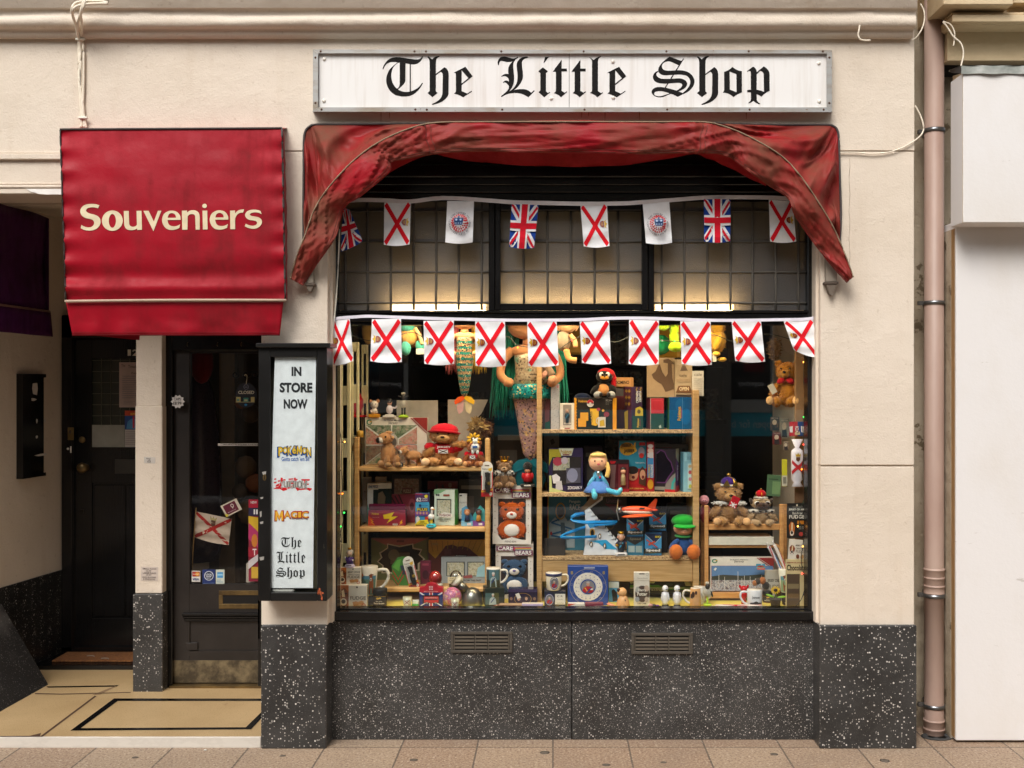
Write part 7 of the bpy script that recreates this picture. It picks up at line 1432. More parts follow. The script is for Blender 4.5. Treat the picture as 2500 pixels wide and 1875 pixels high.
product('game_box', 'tall red and teal JIBBER JABBER game box with two laughing faces', 'game box', 1511, 1578, 1077, .52, RZ[1], .05, '#2a7f96', [('r', 0, .55, 1, 1, '#a8141c'), ('e', .30, .16, .28, .13, '#b8861e'), ('p', [(.55, .05), (.62, .02), (.6, .12), (.66, .2), (.5, .26)], '#d0a030'), ('T', 'JIBBER', .08, .05, .46, .14, '#241a10'), ('T', 'JABBER', .18, .16, .58, .25, '#241a10'), ('r', .74, .03, .96, .09, '#a8242c'), ('e', .82, .22, .12, .10, '#8f8a94'), ('e', .82, .29, .09, .05, '#b82c24'), ('e', .5, .66, .20, .13, '#b98060'), ('e', .5, .58, .21, .08, '#241814'), ('e', .52, .72, .06, .03, '#5a1a18'), ('e', .86, .66, .13, .12, '#c08a6c'), ('p', [(.72, .85), (.74, .58), (.86, .5), (.99, .6), (.98, .9)], '#4a2c1c'), ('e', .86, .67, .10, .10, '#c4906f'), ('e', .87, .72, .05, .035, '#6a1c1c'), ('t', 'The hilarious game of talking', .6, .42, .95, .45, '#d0d0cc'), ('T', 'LAUGH OUT LOUD FUN', .1, .93, .9, .96, '#c9a24a')], side='#8e1f28', rz=.0)
product('game_box', 'narrow red and blue MOUTHPIECE CHALLENGE side of a game box', 'game box', 1579, 1597, 1080, .49, RZ[1], .05, '#9c1a24', [('e', .5, .08, .4, .04, '#c9c0bc'), ('e', .5, .17, .4, .05, '#d0b4a4'), ('p', [(.1, .22), (.9, .2), (.9, .34), (.1, .3)], '#c4bcb8'), ('r', .08, .32, .92, .72, '#3878a8'), ('q', 'CHALLENGE', .55, .45, .85, .72, '#d6c9bc'), ('q', 'MOUTHPIECE', .2, .45, .48, .72, '#c9a02a'), ('e', .5, .85, .4, .1, '#b9861e')], rz=-.1)
product('game_box', 'pale grey box with a red stripe at the back of the second shelf', 'box', 1600, 1680, 1086, .60, RZ[1], .05, '#6f6a64', [('r', .02, .06, .5, .1, '#8a3a40'), ('e', .86, .14, .06, .06, '#4a4642')])
product('blister_box', 'black and purple MIMIKYU box with a ghost shaped cut out window', 'card box', 1597, 1650, 1096, .48, RZ[1], .07, '#1f1720', [('p', [(.1, .1), (.3, .02), (.5, .06), (.62, .2), (.8, .3), (.92, .5), (.7, .66), (.55, .8), (.1, .8)], '#5a2a5e'), ('p', [(.1, .13), (.3, .05), (.48, .09), (.6, .22), (.77, .32), (.88, .5), (.66, .64), (.5, .77), (.1, .77)], '#17121a/g'), ('p', [(.45, 1), (.55, .8), (.8, .64), (1, .55), (1, 1)], '#6f6a68'), ('p', [(.78, .98), (.82, .78), (.96, .66), (1, .66), (1, .74), (.92, .8), (.9, .98)], '#2f8a88'), ('r', 0, .88, .5, .96, '#77736c'), ('r', .5, .94, 1, 1, '#a8141c')], side='#5b1f66', sideprint=[('p', [(0, 0), (1, 0), (1, .35), (.3, .25), (0, .2)], '#a8a48c'), ('q', 'MIMIKYU BOX', .3, .38, .7, .74, '#dcd4dc'), ('r', 0, .86, 1, 1, '#b5141c')], rz=-.36)
product('slim_box', 'pale blue snowflake patterned box with small pictures at the right of the second shelf', 'box', 1668, 1697, 1105, .47, RZ[1], .06, '#7fb0c0', [('r', .1, .02, .95, .22, '#8fc0ce')] + [('r', .3, .03 + .03 * k, .95, .04 + .03 * k, '#3f6f86') for k in range(6)] + [('r', .35, .28, .75, .92, '#a9c9cc'), ('e', .55, .35, .14, .04, '#b8a07a'), ('e', .55, .50, .14, .05, '#a85058'), ('e', .55, .67, .12, .05, '#b0788a'), ('e', .55, .85, .12, .05, '#9aa84a')], side='#5f96a8', rz=.16)
# third oak shelf
product('game_box', 'blue PENGUIN RACE game box showing a slide with rainbow border', 'game box', 1336, 1432, 1213, .62, RZ[2], .06, '#3c7488', [('r', 0, 0, .015, 1, '#a8342c'), ('r', .015, 0, .035, 1, '#b8922a'), ('r', .035, 0, .05, 1, '#3f7a4a'), ('T', 'Penguin', .56, .06, .84, .13, '#b9c4c4'), ('T', 'RACE', .57, .14, .84, .25, '#b9c4c4'), ('p', [(.05, .5), (.2, .38), (.3, .46), (.4, .3), (.52, .46), (.6, .4), (.7, .5), (.7, .95), (.05, .95)], '#93a0a4'), ('o', .34, .27, .13, .16, .82, '#b08a34'), ('e', .34, .28, .09, .1, '#4a4640'), ('s', (.1, .48), (.3, .42), .03, '#1f5a80'), ('s', (.1, .48), (.62, .6), .03, '#1f5a80'), ('s', (.08, .7), (.5, .62), .03, '#1f5a80'), ('s', (.1, .72), (.55, .78), .03, '#1f5a80'), ('e', .1, .68, .03, .035, '#a8342c'), ('p', [(.34, .48), (.44, .48), (.5, .95), (.36, .95)], '#4a5a62'), ('e', .9, .27, .08, .1, '#8a8c8c')])
b = B('#2c2724/x'); X = Matrix.Translation(at(1355, .44, RZ[2])) @ Matrix.Rotation(-.25, 4, 'X'); b.X = X; b.cbox(-.05, .055, 0, .006, 0, .092, .002); b.X = X @ Matrix.Rotation(.5, 4, 'Z'); b.box(-.054, -.05, -.0, .03, 0, .09); prints(b, [('r', .0, .1, .12, .5, '#7fa0a4')], lambda u, v, l: X @ Vector((-.05 + .1 * u, -.001 - l, .09 - .09 * v))); tag(b.build('photo_frame'), 'black picture frame seen from behind at the left of the third oak shelf', 'picture frame')
product('card_box', 'dim grey box behind the penguin slide toy', 'box', 1440, 1530, 1215, .64, RZ[2], .04, '#4b4744', [('t', 'Unicorn', .45, .02, .85, .1, '#8a6a78'), ('o', .55, .5, .12, .12, .75, '#7a6244'), ('p', [(.4, .12), (.9, .15), (.7, .3)], '#7a3a3c')])
# penguin slide toy: white stair tower with blue spiral tracks
d = .44; z0 = RZ[2] + .001
t = thing('slide_toy', 'white penguin stair tower toy with looping blue slides on the third oak shelf', 'toy', at(1440, d, z0)); fx = lambda px: XX(px, d); fz = lambda py: z0 + (1358 - py) * U * S(d)
b = B('#cfd3d8'); b.prism([(fx(x), fz(y)) for x, y in ((1424, 1357), (1512, 1357), (1512, 1340), (1503, 1322), (1480, 1296), (1458, 1268), (1440, 1244), (1428, 1250), (1430, 1290), (1428, 1340))], d, d + .05); b.build('tower', t)
b = B('#3a8fc4'); b.prism([(fx(x), fz(y)) for x, y in ((1430, 1275), (1450, 1272), (1462, 1287), (1440, 1291))], d - .001, d); b.prism([(fx(x), fz(y)) for x, y in ((1436, 1322), (1480, 1320), (1508, 1344), (1478, 1342), (1462, 1328))], d - .001, d, '#2f9ac8'); b.ell((fx(1446), d - .001, fz(1302)), (.014, .001, .022), '#d8a43a'); b.ell((fx(1446), d - .002, fz(1303)), (.009, .001, .018), '#1d1f22'); b.build('sticker', t)
b = B('#d8dce0')
for k in range(9): x, y = 1434 + k * 8.4, 1252 + k * 9.4; b.prism([(fx(x), fz(y)), (fx(x + 10), fz(y - 2)), (fx(x + 5), fz(y - 9))], d - .006, d + .03)
b.build('stair', t)
b = B('#1c1a1c')
for x, y in ((1464, 1310), (1476, 1334), (1443, 1330)): b.ell((fx(x), d - .006, fz(y)), (.009, .005, .014), '#1c1a1c', 8); b.ell((fx(x), d - .010, fz(y + 1)), (.005, .003, .009), '#d6d2cc', 8); b.ell((fx(x + 1), d - .011, fz(y - 4)), (.003, .002, .002), '#d09a2a', 6)
b.build('penguins', t)
b = B('#1f78b8/g'); b.grid(lambda u, v: Vector((fx([1425, 1405, 1393, 1398, 1430, 1470, 1506, 1500, 1450][int(u * 8)]), d - .01 - .05 * math.sin(u * 3.14) + .012 * v, fz([1256, 1258, 1265, 1273, 1275, 1275, 1275, 1282, 1286][int(u * 8)] - 5 * v))), 8, 1)
b.tube(curve_pts([(fx(1428), d, fz(1257)), (fx(1400), d - .03, fz(1262)), (fx(1396), d - .05, fz(1270)), (fx(1430), d - .06, fz(1276)), (fx(1505), d - .03, fz(1275))], 5), .0048, 6); b.build('upper_slide', t)
b = B('#1f78b8/g'); b.tube(curve_pts([(fx(1432), d + .02, fz(1291)), (fx(1400), d + .0, fz(1300)), (fx(1369), d - .03, fz(1311)), (fx(1400), d - .05, fz(1312)), (fx(1456), d - .012, fz(1312))], 5), .0055, 6); b.tube(curve_pts([(fx(1430), d + .02, fz(1288)), (fx(1398), d, fz(1297)), (fx(1371), d - .035, fz(1308)), (fx(1400), d - .055, fz(1309.5)), (fx(1456), d - .012, fz(1309))], 5), .004, 6, '#2a8fd0/g'); b.build('lower_slide', t)
b = B('#a89070/x'); b.prism([(fx(x), fz(y)) for x, y in ((1428, 1250), (1440, 1246), (1470, 1222), (1474, 1206), (1456, 1206), (1440, 1222), (1420, 1246))], d + .052, d + .056); b.prism([(fx(x), fz(y)) for x, y in ((1436, 1250), (1472, 1224), (1476, 1208), (1472, 1208), (1467, 1222), (1432, 1248))], d + .046, d + .051, '#d4d0c8'); b.build('top_board', t)
nodder('nodding_figurine', 'king nodder in dark robes with a gold crown on a white base', 1516, 1296, .43, RZ[2], [('base', [('b', (-.24, .24, -.22, .2, 0, .16), .05, '#cfcccb'), ('b', (-.14, .14, -.235, -.215, .07, .11), .005, '#2c2c30')]), ('robe', [('l', [(.12, .14), (.13, .3), (.17, .5), (.1, .6)], (0, 0, 0), '#22262c'), ('E', (0, -.14, .44), (.03, .02, .15), (0, .6, 0), '#2a8ab0')]), ('cape', [('e', (0, .06, .46), (.22, .1, .18), '#3f2050')]), ('orb', [('e', (-.17, -.12, .44), .06, '#c99a2a/m')]), ('sceptre', [('t', [(.2, -.1, .3), (.2, -.1, .55)], .02, '#c99a2a/m')]), ('head', [('e', (0, -.02, .74), (.12, .12, .15), '#c99a80'), ('e', (-.13, 0, .74), (.03, .03, .05), '#c08a72'), ('e', (.13, 0, .74), (.03, .03, .05), '#c08a72')]), ('hair', [('e', (0, .03, .82), (.14, .13, .1), '#b8b0a8')]), ('crown', [('l', [(.11, .88), (.13, .97)], (0, 0, 0), '#c99a2a/m')])])
# orange toy aeroplane hung over the boxes
q = P(1555, 1245, .42)
model('toy_plane', 'orange and white toy propeller plane hanging above the small speed boxes', 'toy plane', q, .8, [('fuselage', [('E', (0, 0, 0), (.11, .028, .026), (0, .03, 0), '#cf4a14'), ('E', (.0, -.004, -.014), (.10, .026, .016), (0, .03, 0), '#c9bfae')]), ('wing', [('E', (.0, -.07, -.032), (.11, .05, .010), (0, -.06, 0), '#cf4a12')]), ('wing', [('E', (-.03, .10, .0), (.09, .06, .008), (0, .12, 0), '#8e2a16')]), ('tail', [('p', [(.07, .0, .02), (.12, .0, .075), (.135, .0, .07), (.12, 0, .0)], '#b03c14'), ('E', (.115, 0, .0), (.025, .05, .006), (0, 0, 0), '#a83414')]), ('nose', [('e', (-.115, 0, -.002), (.018, .02, .02), '#8f8f8f/m')]), ('propeller', [('E', (-.128, 0, .03), (.004, .006, .045), (0, .1, 0), '#b9a070'), ('E', (-.128, 0, -.035), (.004, .006, .04), (0, -.25, 0), '#7a7a78')]), ('number', [('n', [('p', [(0, 1), (.2, 0), (1, 0), (.9, 1)], '#2e2a28')], lambda u, v, l: (.01 + .04 * u, -.029 - l, .018 - .012 * v))])])
def speed(label, px0, px1, py0, d, base, dbl=False):
    k = .5 if dbl else 1
    pr = [('p', [(0, .0), (.62 * 1, .42 * k), (1, .1 * k), (1, .5 * k), (1, .95 * k), (0, .95 * k)], '#3f86b4'), ('p', [(0, 0), (1, 0), (1, .10 * k), (.62, .42 * k)], '#182444'), ('s', (0, .01), (.62, .43 * k), .03, '#a9b8c4', 1), ('s', (.62, .43 * k), (1, .11 * k), .03, '#a9b8c4', 1), ('T', 'B/O', .62, .08 * k, .96, .17 * k, '#c9b422'),
          ('s', (.1, .26 * k), (.75, .62 * k), .05 , '#b8402c', 1), ('s', (.22, .5 * k), (.62, .34 * k), .09, '#c04a34', 1), ('t', 'HIGH', .46, .60 * k, .78, .66 * k, '#20222a'), ('p', [(0, .68 * k), (1, .66 * k), (1, .86 * k), (0, .9 * k)], '#3a3a34'), ('T', 'Speed', .08, .68 * k, .92, .83 * k, '#dcd9d2'), ('t', 'stunt plane', .3, .85 * k, .7, .88 * k, '#b8a83a')]
    if dbl: pr += [('r', 0, .5, 1, 1, '#2a6a86'), ('p', [(.0, .5), (1, .5), (1, .58), (.5, .72), (.0, .6)], '#2c2a28'), ('T', 'Speed', .18, .52, .85, .60, '#77715e'), ('r', .1, .74, .48, .92, '#9fb0ae'), ('r', .54, .74, .92, .92, '#8ea09e')]
    return product('plane_box', label, 'toy box', px0, px1, py0, d, base, .07, '#22527a', pr, side='#16171c', sideprint=[('q', 'Speed', .2, .2, .6, .7, '#8f8c84')], rz=-.12, group='boxes of toy planes')
speed('tall double toy plane box marked Speed on the third oak shelf', 1530, 1571, 1266, .46, RZ[2], True)
s1 = speed('toy plane box marked Speed standing on the shelf at the front', 1574, 1615, 1304, .44, RZ[2])
speed('toy plane box marked Speed raised behind the front plane box', 1585, 1626, 1248, .53, RZ[2] + .118)
b = B('#1c1c20/x'); b.cbox(XX(1588, .53), XX(1630, .53), .535, .60, RZ[2], RZ[2] + .1165, .002); tag(b.build('stacking_carton'), 'plain black carton under the raised toy plane box', 'carton')
b = B('#17223c/c'); q = P(1422, 975, .58); b.ell(q, (.05, .05, .035)); b.ell(q + Vector((-.02, -.05, -.02)), (.04, .05, .006)); tag(b.build('cap'), 'navy baseball cap behind the black and yellow gift box', 'cap')
for px0, px1, py0, d, bz, col, lab in ((1120, 1182, 1170, .64, LZ[1], '#3a3a34', 'dark olive carton at the back right of the second pine shelf'), (962, 1040, 1330, .66, LZ[2], '#2f2a2c', 'near black carton behind the star windowed box'), (1426, 1470, 1090, .62, RZ[1], '#3a2f3a', 'dull plum carton behind the blond rag doll'), (1540, 1600, 1240, .66, RZ[2], '#2c3038', 'slate carton behind the speed boxes'), (1630, 1690, 1230, .66, RZ[2], '#34302c', 'brown carton behind the green capped doll'), (1330, 1345, 1110, .62, RZ[1], '#b8861e', 'narrow amber carton behind the lime blister box'), (1530, 1545, 950, .6, RZ[0], '#5a3a2c', 'narrow brown carton behind the purple carton'), (1206, 1300, 1040, .8, 1.2, '#34291f', 'tall brown pack wrapped in film behind the crowned bear')):
    product('carton', lab, 'carton', px0, px1, py0, d, bz, .05, col, [('r', .1, .15, .9, .24, '#8a8478'), ('r', .15, .4, .6, .8, '#5d544c')])
# ----------------------------------------------------------------- front row on the window bed
EPS = .0006
def mug(label, px0, px1, top, d, base, body, pr, band=None, handle=1, hcol=None, group='souvenir mugs', taper=.86, inside='#cfc8bc', rz=0):
    w = (px1 - px0) * U * S(d) / 2; h = hh(top, d, base); t = thing('mug', label, 'mug', at((px0 + px1) / 2, d, base), rz, 1, group); X = WM[t]
    b = B(body + '/g', X); b.lathe([(w * taper * .9, 0), (w * taper, .003), (w * (taper + 1) / 2, h * .5), (w, h - .002), (w * .97, h)], n=28); b.lathe([(w * .93, h + .0003), (w * .8, h * .75), (w * .3, h * .72)], n=28, m=inside)
    def fn(u, v, l):
        z = h * (1 - v); r = w * (taper + (1 - taper) * (1 - v)) + .0007 + l; a = -math.pi / 2 + (u - .5) * 2.7
        return (r * math.cos(a), r * math.sin(a), z)
    prints(b, pr, fn, .0004, 8)
    if band: b.lathe([(w * (taper + (1 - taper) * .82) + .0006, h * .82), (w + .0008, h * .985)], n=28, m=band)
    b.build('cup', t)
    b = B((hcol or body) + '/g', X); b.tube(curve_pts([(handle * w * .9, 0, h * .85), (handle * (w + h * .28), 0, h * .86), (handle * (w + h * .36), 0, h * .6), (handle * (w + h * .18), 0, h * .3), (handle * w * .86, 0, h * .2)], 5), h * .06, 8); b.build('handle', t)
    return t
portrait = lambda cu, cv, k=1.0, coat='#9c1c24': [('e', cu, cv, .17 * k, .30 * k, '#24306a'), ('o', cu, cv, .15 * k, .265 * k, .9, '#b8b4bc'), ('e', cu, cv, .125 * k, .225 * k, '#6a6a6c'), ('p', [(cu - .10 * k, cv + .16 * k), (cu - .08 * k, cv + .03 * k), (cu, cv - .02 * k), (cu + .08 * k, cv + .03 * k), (cu + .10 * k, cv + .16 * k), (cu, cv + .215 * k)], coat), ('s', (cu + .06 * k, cv + .02 * k), (cu - .03 * k, cv + .2 * k), .03 * k, '#2a4a86', 1), ('e', cu, cv - .06 * k, .035 * k, .065 * k, '#b98a76'), ('e', cu, cv - .11 * k, .036 * k, .03 * k, '#a8a4a0')]
lady = [('r', .08, .06, .92, .98, '#4a6f78'), ('r', .08, .6, .92, .98, '#3a3d2c'), ('p', [(.62, .06), (.92, .06), (.92, .98), (.7, .98)], '#5b5a32'), ('r', .18, .1, .26, .9, '#2c241e'), ('p', [(.36, .95), (.38, .52), (.46, .42), (.58, .42), (.66, .52), (.68, .95)], '#9fb0b4'), ('s', (.6, .48), (.42, .75), .05, '#2c3a6a', 1), ('e', .52, .30, .06, .09, '#c2988a'), ('e', .52, .23, .07, .06, '#c9c6c2')]
cow = lambda cu, k=1.0: [('p', [(cu - .13 * k, .92), (cu - .14 * k, .55), (cu - .05 * k, .38), (cu + .08 * k, .40), (cu + .13 * k, .6), (cu + .12 * k, .92), (cu + .05 * k, .92), (cu + .03 * k, .72), (cu - .05 * k, .72), (cu - .07 * k, .92)], '#8a4a22'), ('e', cu - .02, .34, .08 * k, .12, '#7d3f1c'), ('e', cu - .03, .42, .05 * k, .06, '#ded6ca'), ('e', cu - .03, .43, .03 * k, .03, '#1d1512'), ('s', (cu - .14 * k, .28), (cu + .1 * k, .26), .04, '#6d3818', 1)]
CJ = '#8a4a20'
fudge = lambda name: [('r', 0, 0, .36, 1, '#b0642c'), ('p', [(.02, .5), (.08, .2), (.22, .12), (.36, .3), (.36, .7), (.26, .98), (.08, .98)], '#7d4018'), ('e', .18, .72, .12, .16, '#d6c6ae'), ('e', .18, .70, .075, .09, '#1d1612'), ('e', .1, .38, .03, .035, '#1a1210'), ('e', .27, .36, .03, .035, '#1a1210'), ('p', [(.12, .25), (.2, .18), (.24, .5), (.14, .5)], '#d8c4a0'), ('T', 'JERSEY CREAM', .42, .22, .96, .32, '#2f2822'), ('t', name, .46, .36, .94, .44, '#4a3c30'), ('T', 'FUDGE', .42, .47, .96, .62, '#6f665c'), ('p', [(.5, .72), (.62, .68), (.74, .72), (.72, .86), (.54, .88)], '#b9824a'), ('p', [(.7, .7), (.82, .66), (.9, .7), (.88, .84), (.74, .84)], '#c08a50'), ('o', .89, .86, .07, .09, .7, '#a83a34'), ('e', .66, .08, .03, .04, '#3a2c24')]
product('fudge_box', 'lower white JERSEY CREAM FUDGE box with a cow, standing in the left corner', 'fudge box', 826, 896, 1429, .24, FZ, .04, '#d6cebf', fudge('Clotted Cream')[:-7] + fudge('')[-5:], group='boxes of cow fudge', side='#a89c88')
product('fudge_box', 'white salted caramel fudge box with a cow, topmost of the corner stack', 'fudge box', 826, 881, 1386, .26, FZ + hh(1429, .24, FZ) - .001, .035, '#d6cebf', fudge('Salted Caramel'), group='boxes of cow fudge', side='#a89c88', rz=.05)
ZQ = FZ + hh(1429, .24, FZ) + hh(1386, .26, FZ + hh(1429, .24, FZ)) - .002
nodder('nodding_figurine', 'grey haired lady nodder in a purple dress and small gold crown on the fudge boxes', 854, 1336, .28, ZQ, [solar('#b3aac6', .26, .18), ('dress', [('l', [(.18, .2), (.16, .4), (.09, .52)], (0, 0, 0), '#3f2470'), ('e', (-.16, -.05, .42), (.05, .05, .12), '#4a2c7c'), ('e', (.15, -.05, .40), (.05, .05, .12), '#4a2c7c')]), ('hand', [('e', (-.21, -.1, .5), .045, '#d6cfd0'), ('e', (.17, -.12, .36), .045, '#d6cfd0')]), ('head', [('e', (0, -.03, .69), (.13, .13, .15), '#d3b9a8')]), ('hair', [('e', (0, .03, .74), (.18, .15, .16), '#aaa6a2')]), ('crown', [('l', [(.08, .88), (.10, .97)], (0, 0, 0), '#d09a2a/m')])])
mug('tall tapered mug with a cow by the sea, beside the fudge boxes', 880, 923, 1382, .34, FZ + .05, '#d9d2c4', [('r', .1, .30, .9, .42, '#4a7f98'), ('r', .1, .42, .9, .95, '#5b7a6a'), ('p', [(.1, .5), (.35, .45), (.5, .6), (.5, .95), (.1, .95)], '#3d4a3e'), ('e', .25, .28, .04, .06, '#b8642c')] + cow(.66, .8) + [('t', 'Jersey', .2, .82, .45, .92, '#d6d2c4')], taper=.74)
b = B('#3a352e/x'); b.cbox(XX(878, .34), XX(925, .34), .31, .40, FZ, FZ + .0495, .002); tag(b.build('riser_block'), 'low dark block under the tapered cow mug', 'block')
def jar(label, px0, px1, top, d, lidh=.3, txt='Black Butter'):
    h = hh(top, d, FZ); w = (px1 - px0) * U * S(d) / 2; t = thing('preserve_jar', label, 'jar', at((px0 + px1) / 2, d, FZ), 0, 1, 'jars of black butter'); X = WM[t]
    b = B('#17120f/g', X); b.lathe([(w * .93, 0), (w, .006), (w, h * .66), (w * .9, h * .7)], n=24); b.build('glass', t)
    b = B('#1a1817', X); b.lathe([(w * 1.04, h * .70), (w * 1.05, h * .72), (w * 1.05, h * .97), (w, h)], n=24); b.build('lid', t)
    b = B('#17130f', X); fn = lambda u, v, l: ((w + .0006 + l) * math.cos(-1.57 + (u - .5) * 2.2), (w + .0006 + l) * math.sin(-1.57 + (u - .5) * 2.2), h * (.62 - .58 * v))
    prints(b, [('r', 0, 0, 1, 1, '#1c1512', 8), ('r', 0, 0, 1, .03, '#b08a3a', 8), ('r', 0, .95, 1, .99, '#8a4a2a', 8), ('e', .42, .2, .1, .1, '#c9a032'), ('e', .56, .16, .08, .08, '#d0ac48'), ('t', 'Jersey', .3, .42, .7, .54, '#cfc6b4'), ('T', txt, .16, .6, .84, .74, '#cfc6b4')], fn); b.build('label', t)
jar('black lidded jar of black butter on the window bed at the left', 911, 945, 1437, .30)
jar('black lidded jar under the cow mug at the right end of the window bed', 1909, 1945, 1446, .34)
def shot(label, px0, px1, top, d):
    h = hh(top, d, FZ); w = (px1 - px0) * U * S(d) / 2; b = B('#b9b89c/g'); c = at((px0 + px1) / 2, d, FZ); b.lathe([(w * .72, 0), (w * .75, .004), (w, h)], c, 20); b.lathe([(w * .92, h + .0002), (w * .75, h * .3)], c, 20, '#8f8c70')
    fn = lambda u, v, l: (c[0] + (w * (.75 + .25 * (1 - v)) + .0006 + l) * math.cos(-1.57 + (u - .5) * 1.9), d + (w * (.75 + .25 * (1 - v)) + .0006 + l) * math.sin(-1.57 + (u - .5) * 1.9), c[2] + h * (1 - v))
    prints(b, [('r', .15, .25, .85, .72, '#cfcabc', 6), ('s', (.18, .28), (.82, .70), .05, '#8e2424', 4), ('s', (.82, .28), (.18, .70), .05, '#8e2424', 4), ('t', 'JERSEY', .25, .8, .75, .9, '#6a3a2a')], fn)
    tag(b.build('shot_glass'), label, 'shot glass', 'shot glasses with red crosses')
shot('frosted shot glass with a red cross flag beside the black jar', 983, 1006, 1457, .27); shot('frosted shot glass with a red cross flag before the patterned ball', 1101, 1121, 1461, .215)
product('eraser_pack', 'small white and green pack lying between shot glass and bus box', 'packet', 1006, 1022, 1467, .28, FZ, .03, '#c9cfc4', [('r', 0, .5, 1, 1, '#4a9a4a')])
product('bus_box', 'red arched gift box with a union jack and a London bus window', 'gift box', 1024, 1081, 1424, .28, FZ, .04, '#a81428', [('r', 0, .40, 1, 1, '#20306a'), ('s', (0, .4), (1, 1), .07, '#d0ccd0', 1), ('s', (1, .4), (0, 1), .07, '#d0ccd0', 1), ('r', .42, .4, .58, 1, '#d0ccd0'), ('r', .46, .4, .54, 1, '#b01828'), ('r', .14, .50, .86, .84, '#2a1e22'), ('r', .20, .56, .82, .82, '#b5282c'), ('r', .24, .66, .78, .70, '#2c1a1c'), ('t', 'THE LONDON BUS', .24, .59, .78, .63, '#d8c8c0'), ('e', .32, .83, .05, .035, '#8a8a8a'), ('e', .7, .83, .05, .035, '#8a8a8a'), ('r', .42, .12, .58, .28, '#c9b0b4'), ('s', (.5, .12), (.5, .28), .03, '#a81428', 1), ('s', (.42, .2), (.58, .2), .03, '#a81428', 1), ('t', 'BEST OF BRITISH', .2, .32, .8, .36, '#d6b8b4')], shape=[(0, .2), (.2, .17), (.3, .05), (.5, .0), (.7, .05), (.8, .17), (1, .2), (1, 1), (0, 1)])
b = B('pic_ball'); c = at(1104, .30, FZ + .049); b.ell(c, .049, n=22); tag(b.build('surprise_ball'), 'pink patterned surprise ball on the window bed', 'ball')
b = B('#8d8c84/m'); c = at(1153, .33, FZ); b.lathe([(.052, 0), (.054, .006), (.054, .02), (.048, .055), (.03, .082), (.012, .09)], c, 24); b.tube([(c[0] - .022, c[1], c[2] + .065), (c[0] - .07, c[1], c[2] + .115)], .02, 12, '#77756c/m'); b.tube([(c[0] - .07, c[1], c[2] + .115), (c[0] - .085, c[1] - .005, c[2] + .13)], [.024, .034], 14, '#c4c0b0'); tag(b.build('brush_lamp'), 'brushed silver dome lamp with a ribbed white head on the window bed', 'lamp')
product('mug_box', 'dark green mug carton with a portrait of a grey haired lady', 'mug box', 1184, 1232, 1436, .30, FZ, .09, '#1c241e', [('r', .0, .0, 1, .06, '#26302a')] + [(p[0], *[(.0 + .72 * q if i % 2 == 0 else .26 + .66 * q) for i, q in enumerate(p[1:5])], p[5]) if p[0] in 'r' else p for p in [('r', .02, .02, .98, .98, '#3f5a5e'), ('r', .62, .02, .98, .98, '#4a4a2a')]] + [('p', [(.2, .92), (.24, .6), (.34, .5), (.46, .5), (.55, .62), (.58, .92)], '#9aa8ac'), ('s', (.48, .55), (.3, .8), .05, '#2c3a6a', 1), ('e', .40, .40, .055, .08, '#c2988a'), ('e', .40, .34, .065, .05, '#c4c2be')], side='#141a16', rz=.18)
mug('white handled mug with a portrait of a grey haired lady, on the dark green carton', 1187, 1222, 1386, .33, FZ + hh(1436, .30, FZ) + EPS, '#d8d2c8', lady, taper=.97)
product('keepsake_tin', 'purple keepsake tin with gold oval portraits wrapped in clear film', 'tin', 1241, 1312, 1439, .33, FZ, .07, '#241c34/g', [('o', .5, .62, .30, .38, .93, '#8a6a2a'), ('r', 0, .0, 1, .18, '#30264a'), ('e', .36, .6, .06, .14, '#b08a78'), ('e', .62, .58, .05, .13, '#a87a66'), ('e', .62, .55, .07, .13, '#2a1a16'), ('e', .62, .60, .045, .11, '#b08a76'), ('e', .10, .6, .05, .1, '#7a5a4a'), ('e', .9, .6, .05, .1, '#7a5a4a'), ('p', [(.24, .3), (.36, .22), (.44, .52), (.32, .62)], '#cfcac2')])
b = B('#7a4a34/x'); c = at(1238, .26, FZ); [b.cbox(c[0] - .07 + .01 * k, c[0] + .06 + .006 * k, .24 + .004 * k, .30, FZ + .004 * k, FZ + .004 * k + .0035, .001, ('#8a4a34/x', '#b09070/x', '#6a3a2c/x', '#a88a6c/x')[k]) for k in range(4)]; tag(b.build('booklets'), 'small pile of brown booklets lying before the green mug carton', 'booklets')
product('soap_box', 'lilac slide box with a cut out top on the window bed', 'box', 1274, 1326, 1475, .225, FZ, .04, '#a89abf', [], top='#c9bfb4')
def charles_prints(): return portrait(.26, .52, 1.35)
cz = product('mug_box', 'navy mug carton with a royal cypher panel under the white royal mug', 'mug box', 1329, 1381, 1443, .28, FZ, .08, '#1c2030', portrait(.24, .55, 1.3) + [('r', .50, .18, .98, .84, '#cdc8c0'), ('t', 'C R', .60, .27, .86, .38, '#3a3a40'), ('t', 'ROYAL MUG', .62, .5, .86, .54, '#5a5a5e'), ('t', 'Fine Bone China', .58, .72, .9, .78, '#5a5a5e'), ('e', .2, .93, .1, .03, '#7a4a2a'), ('e', .6, .93, .1, .03, '#8a6a2a')], rz=.0)
mug('white mug with blue oval portrait of a red uniformed man, on the navy carton', 1332, 1372, 1398, .31, FZ + hh(1443, .28, FZ) + EPS, '#d9d0bc', portrait(.52, .56, 1.25), band='#252c58', taper=.9)
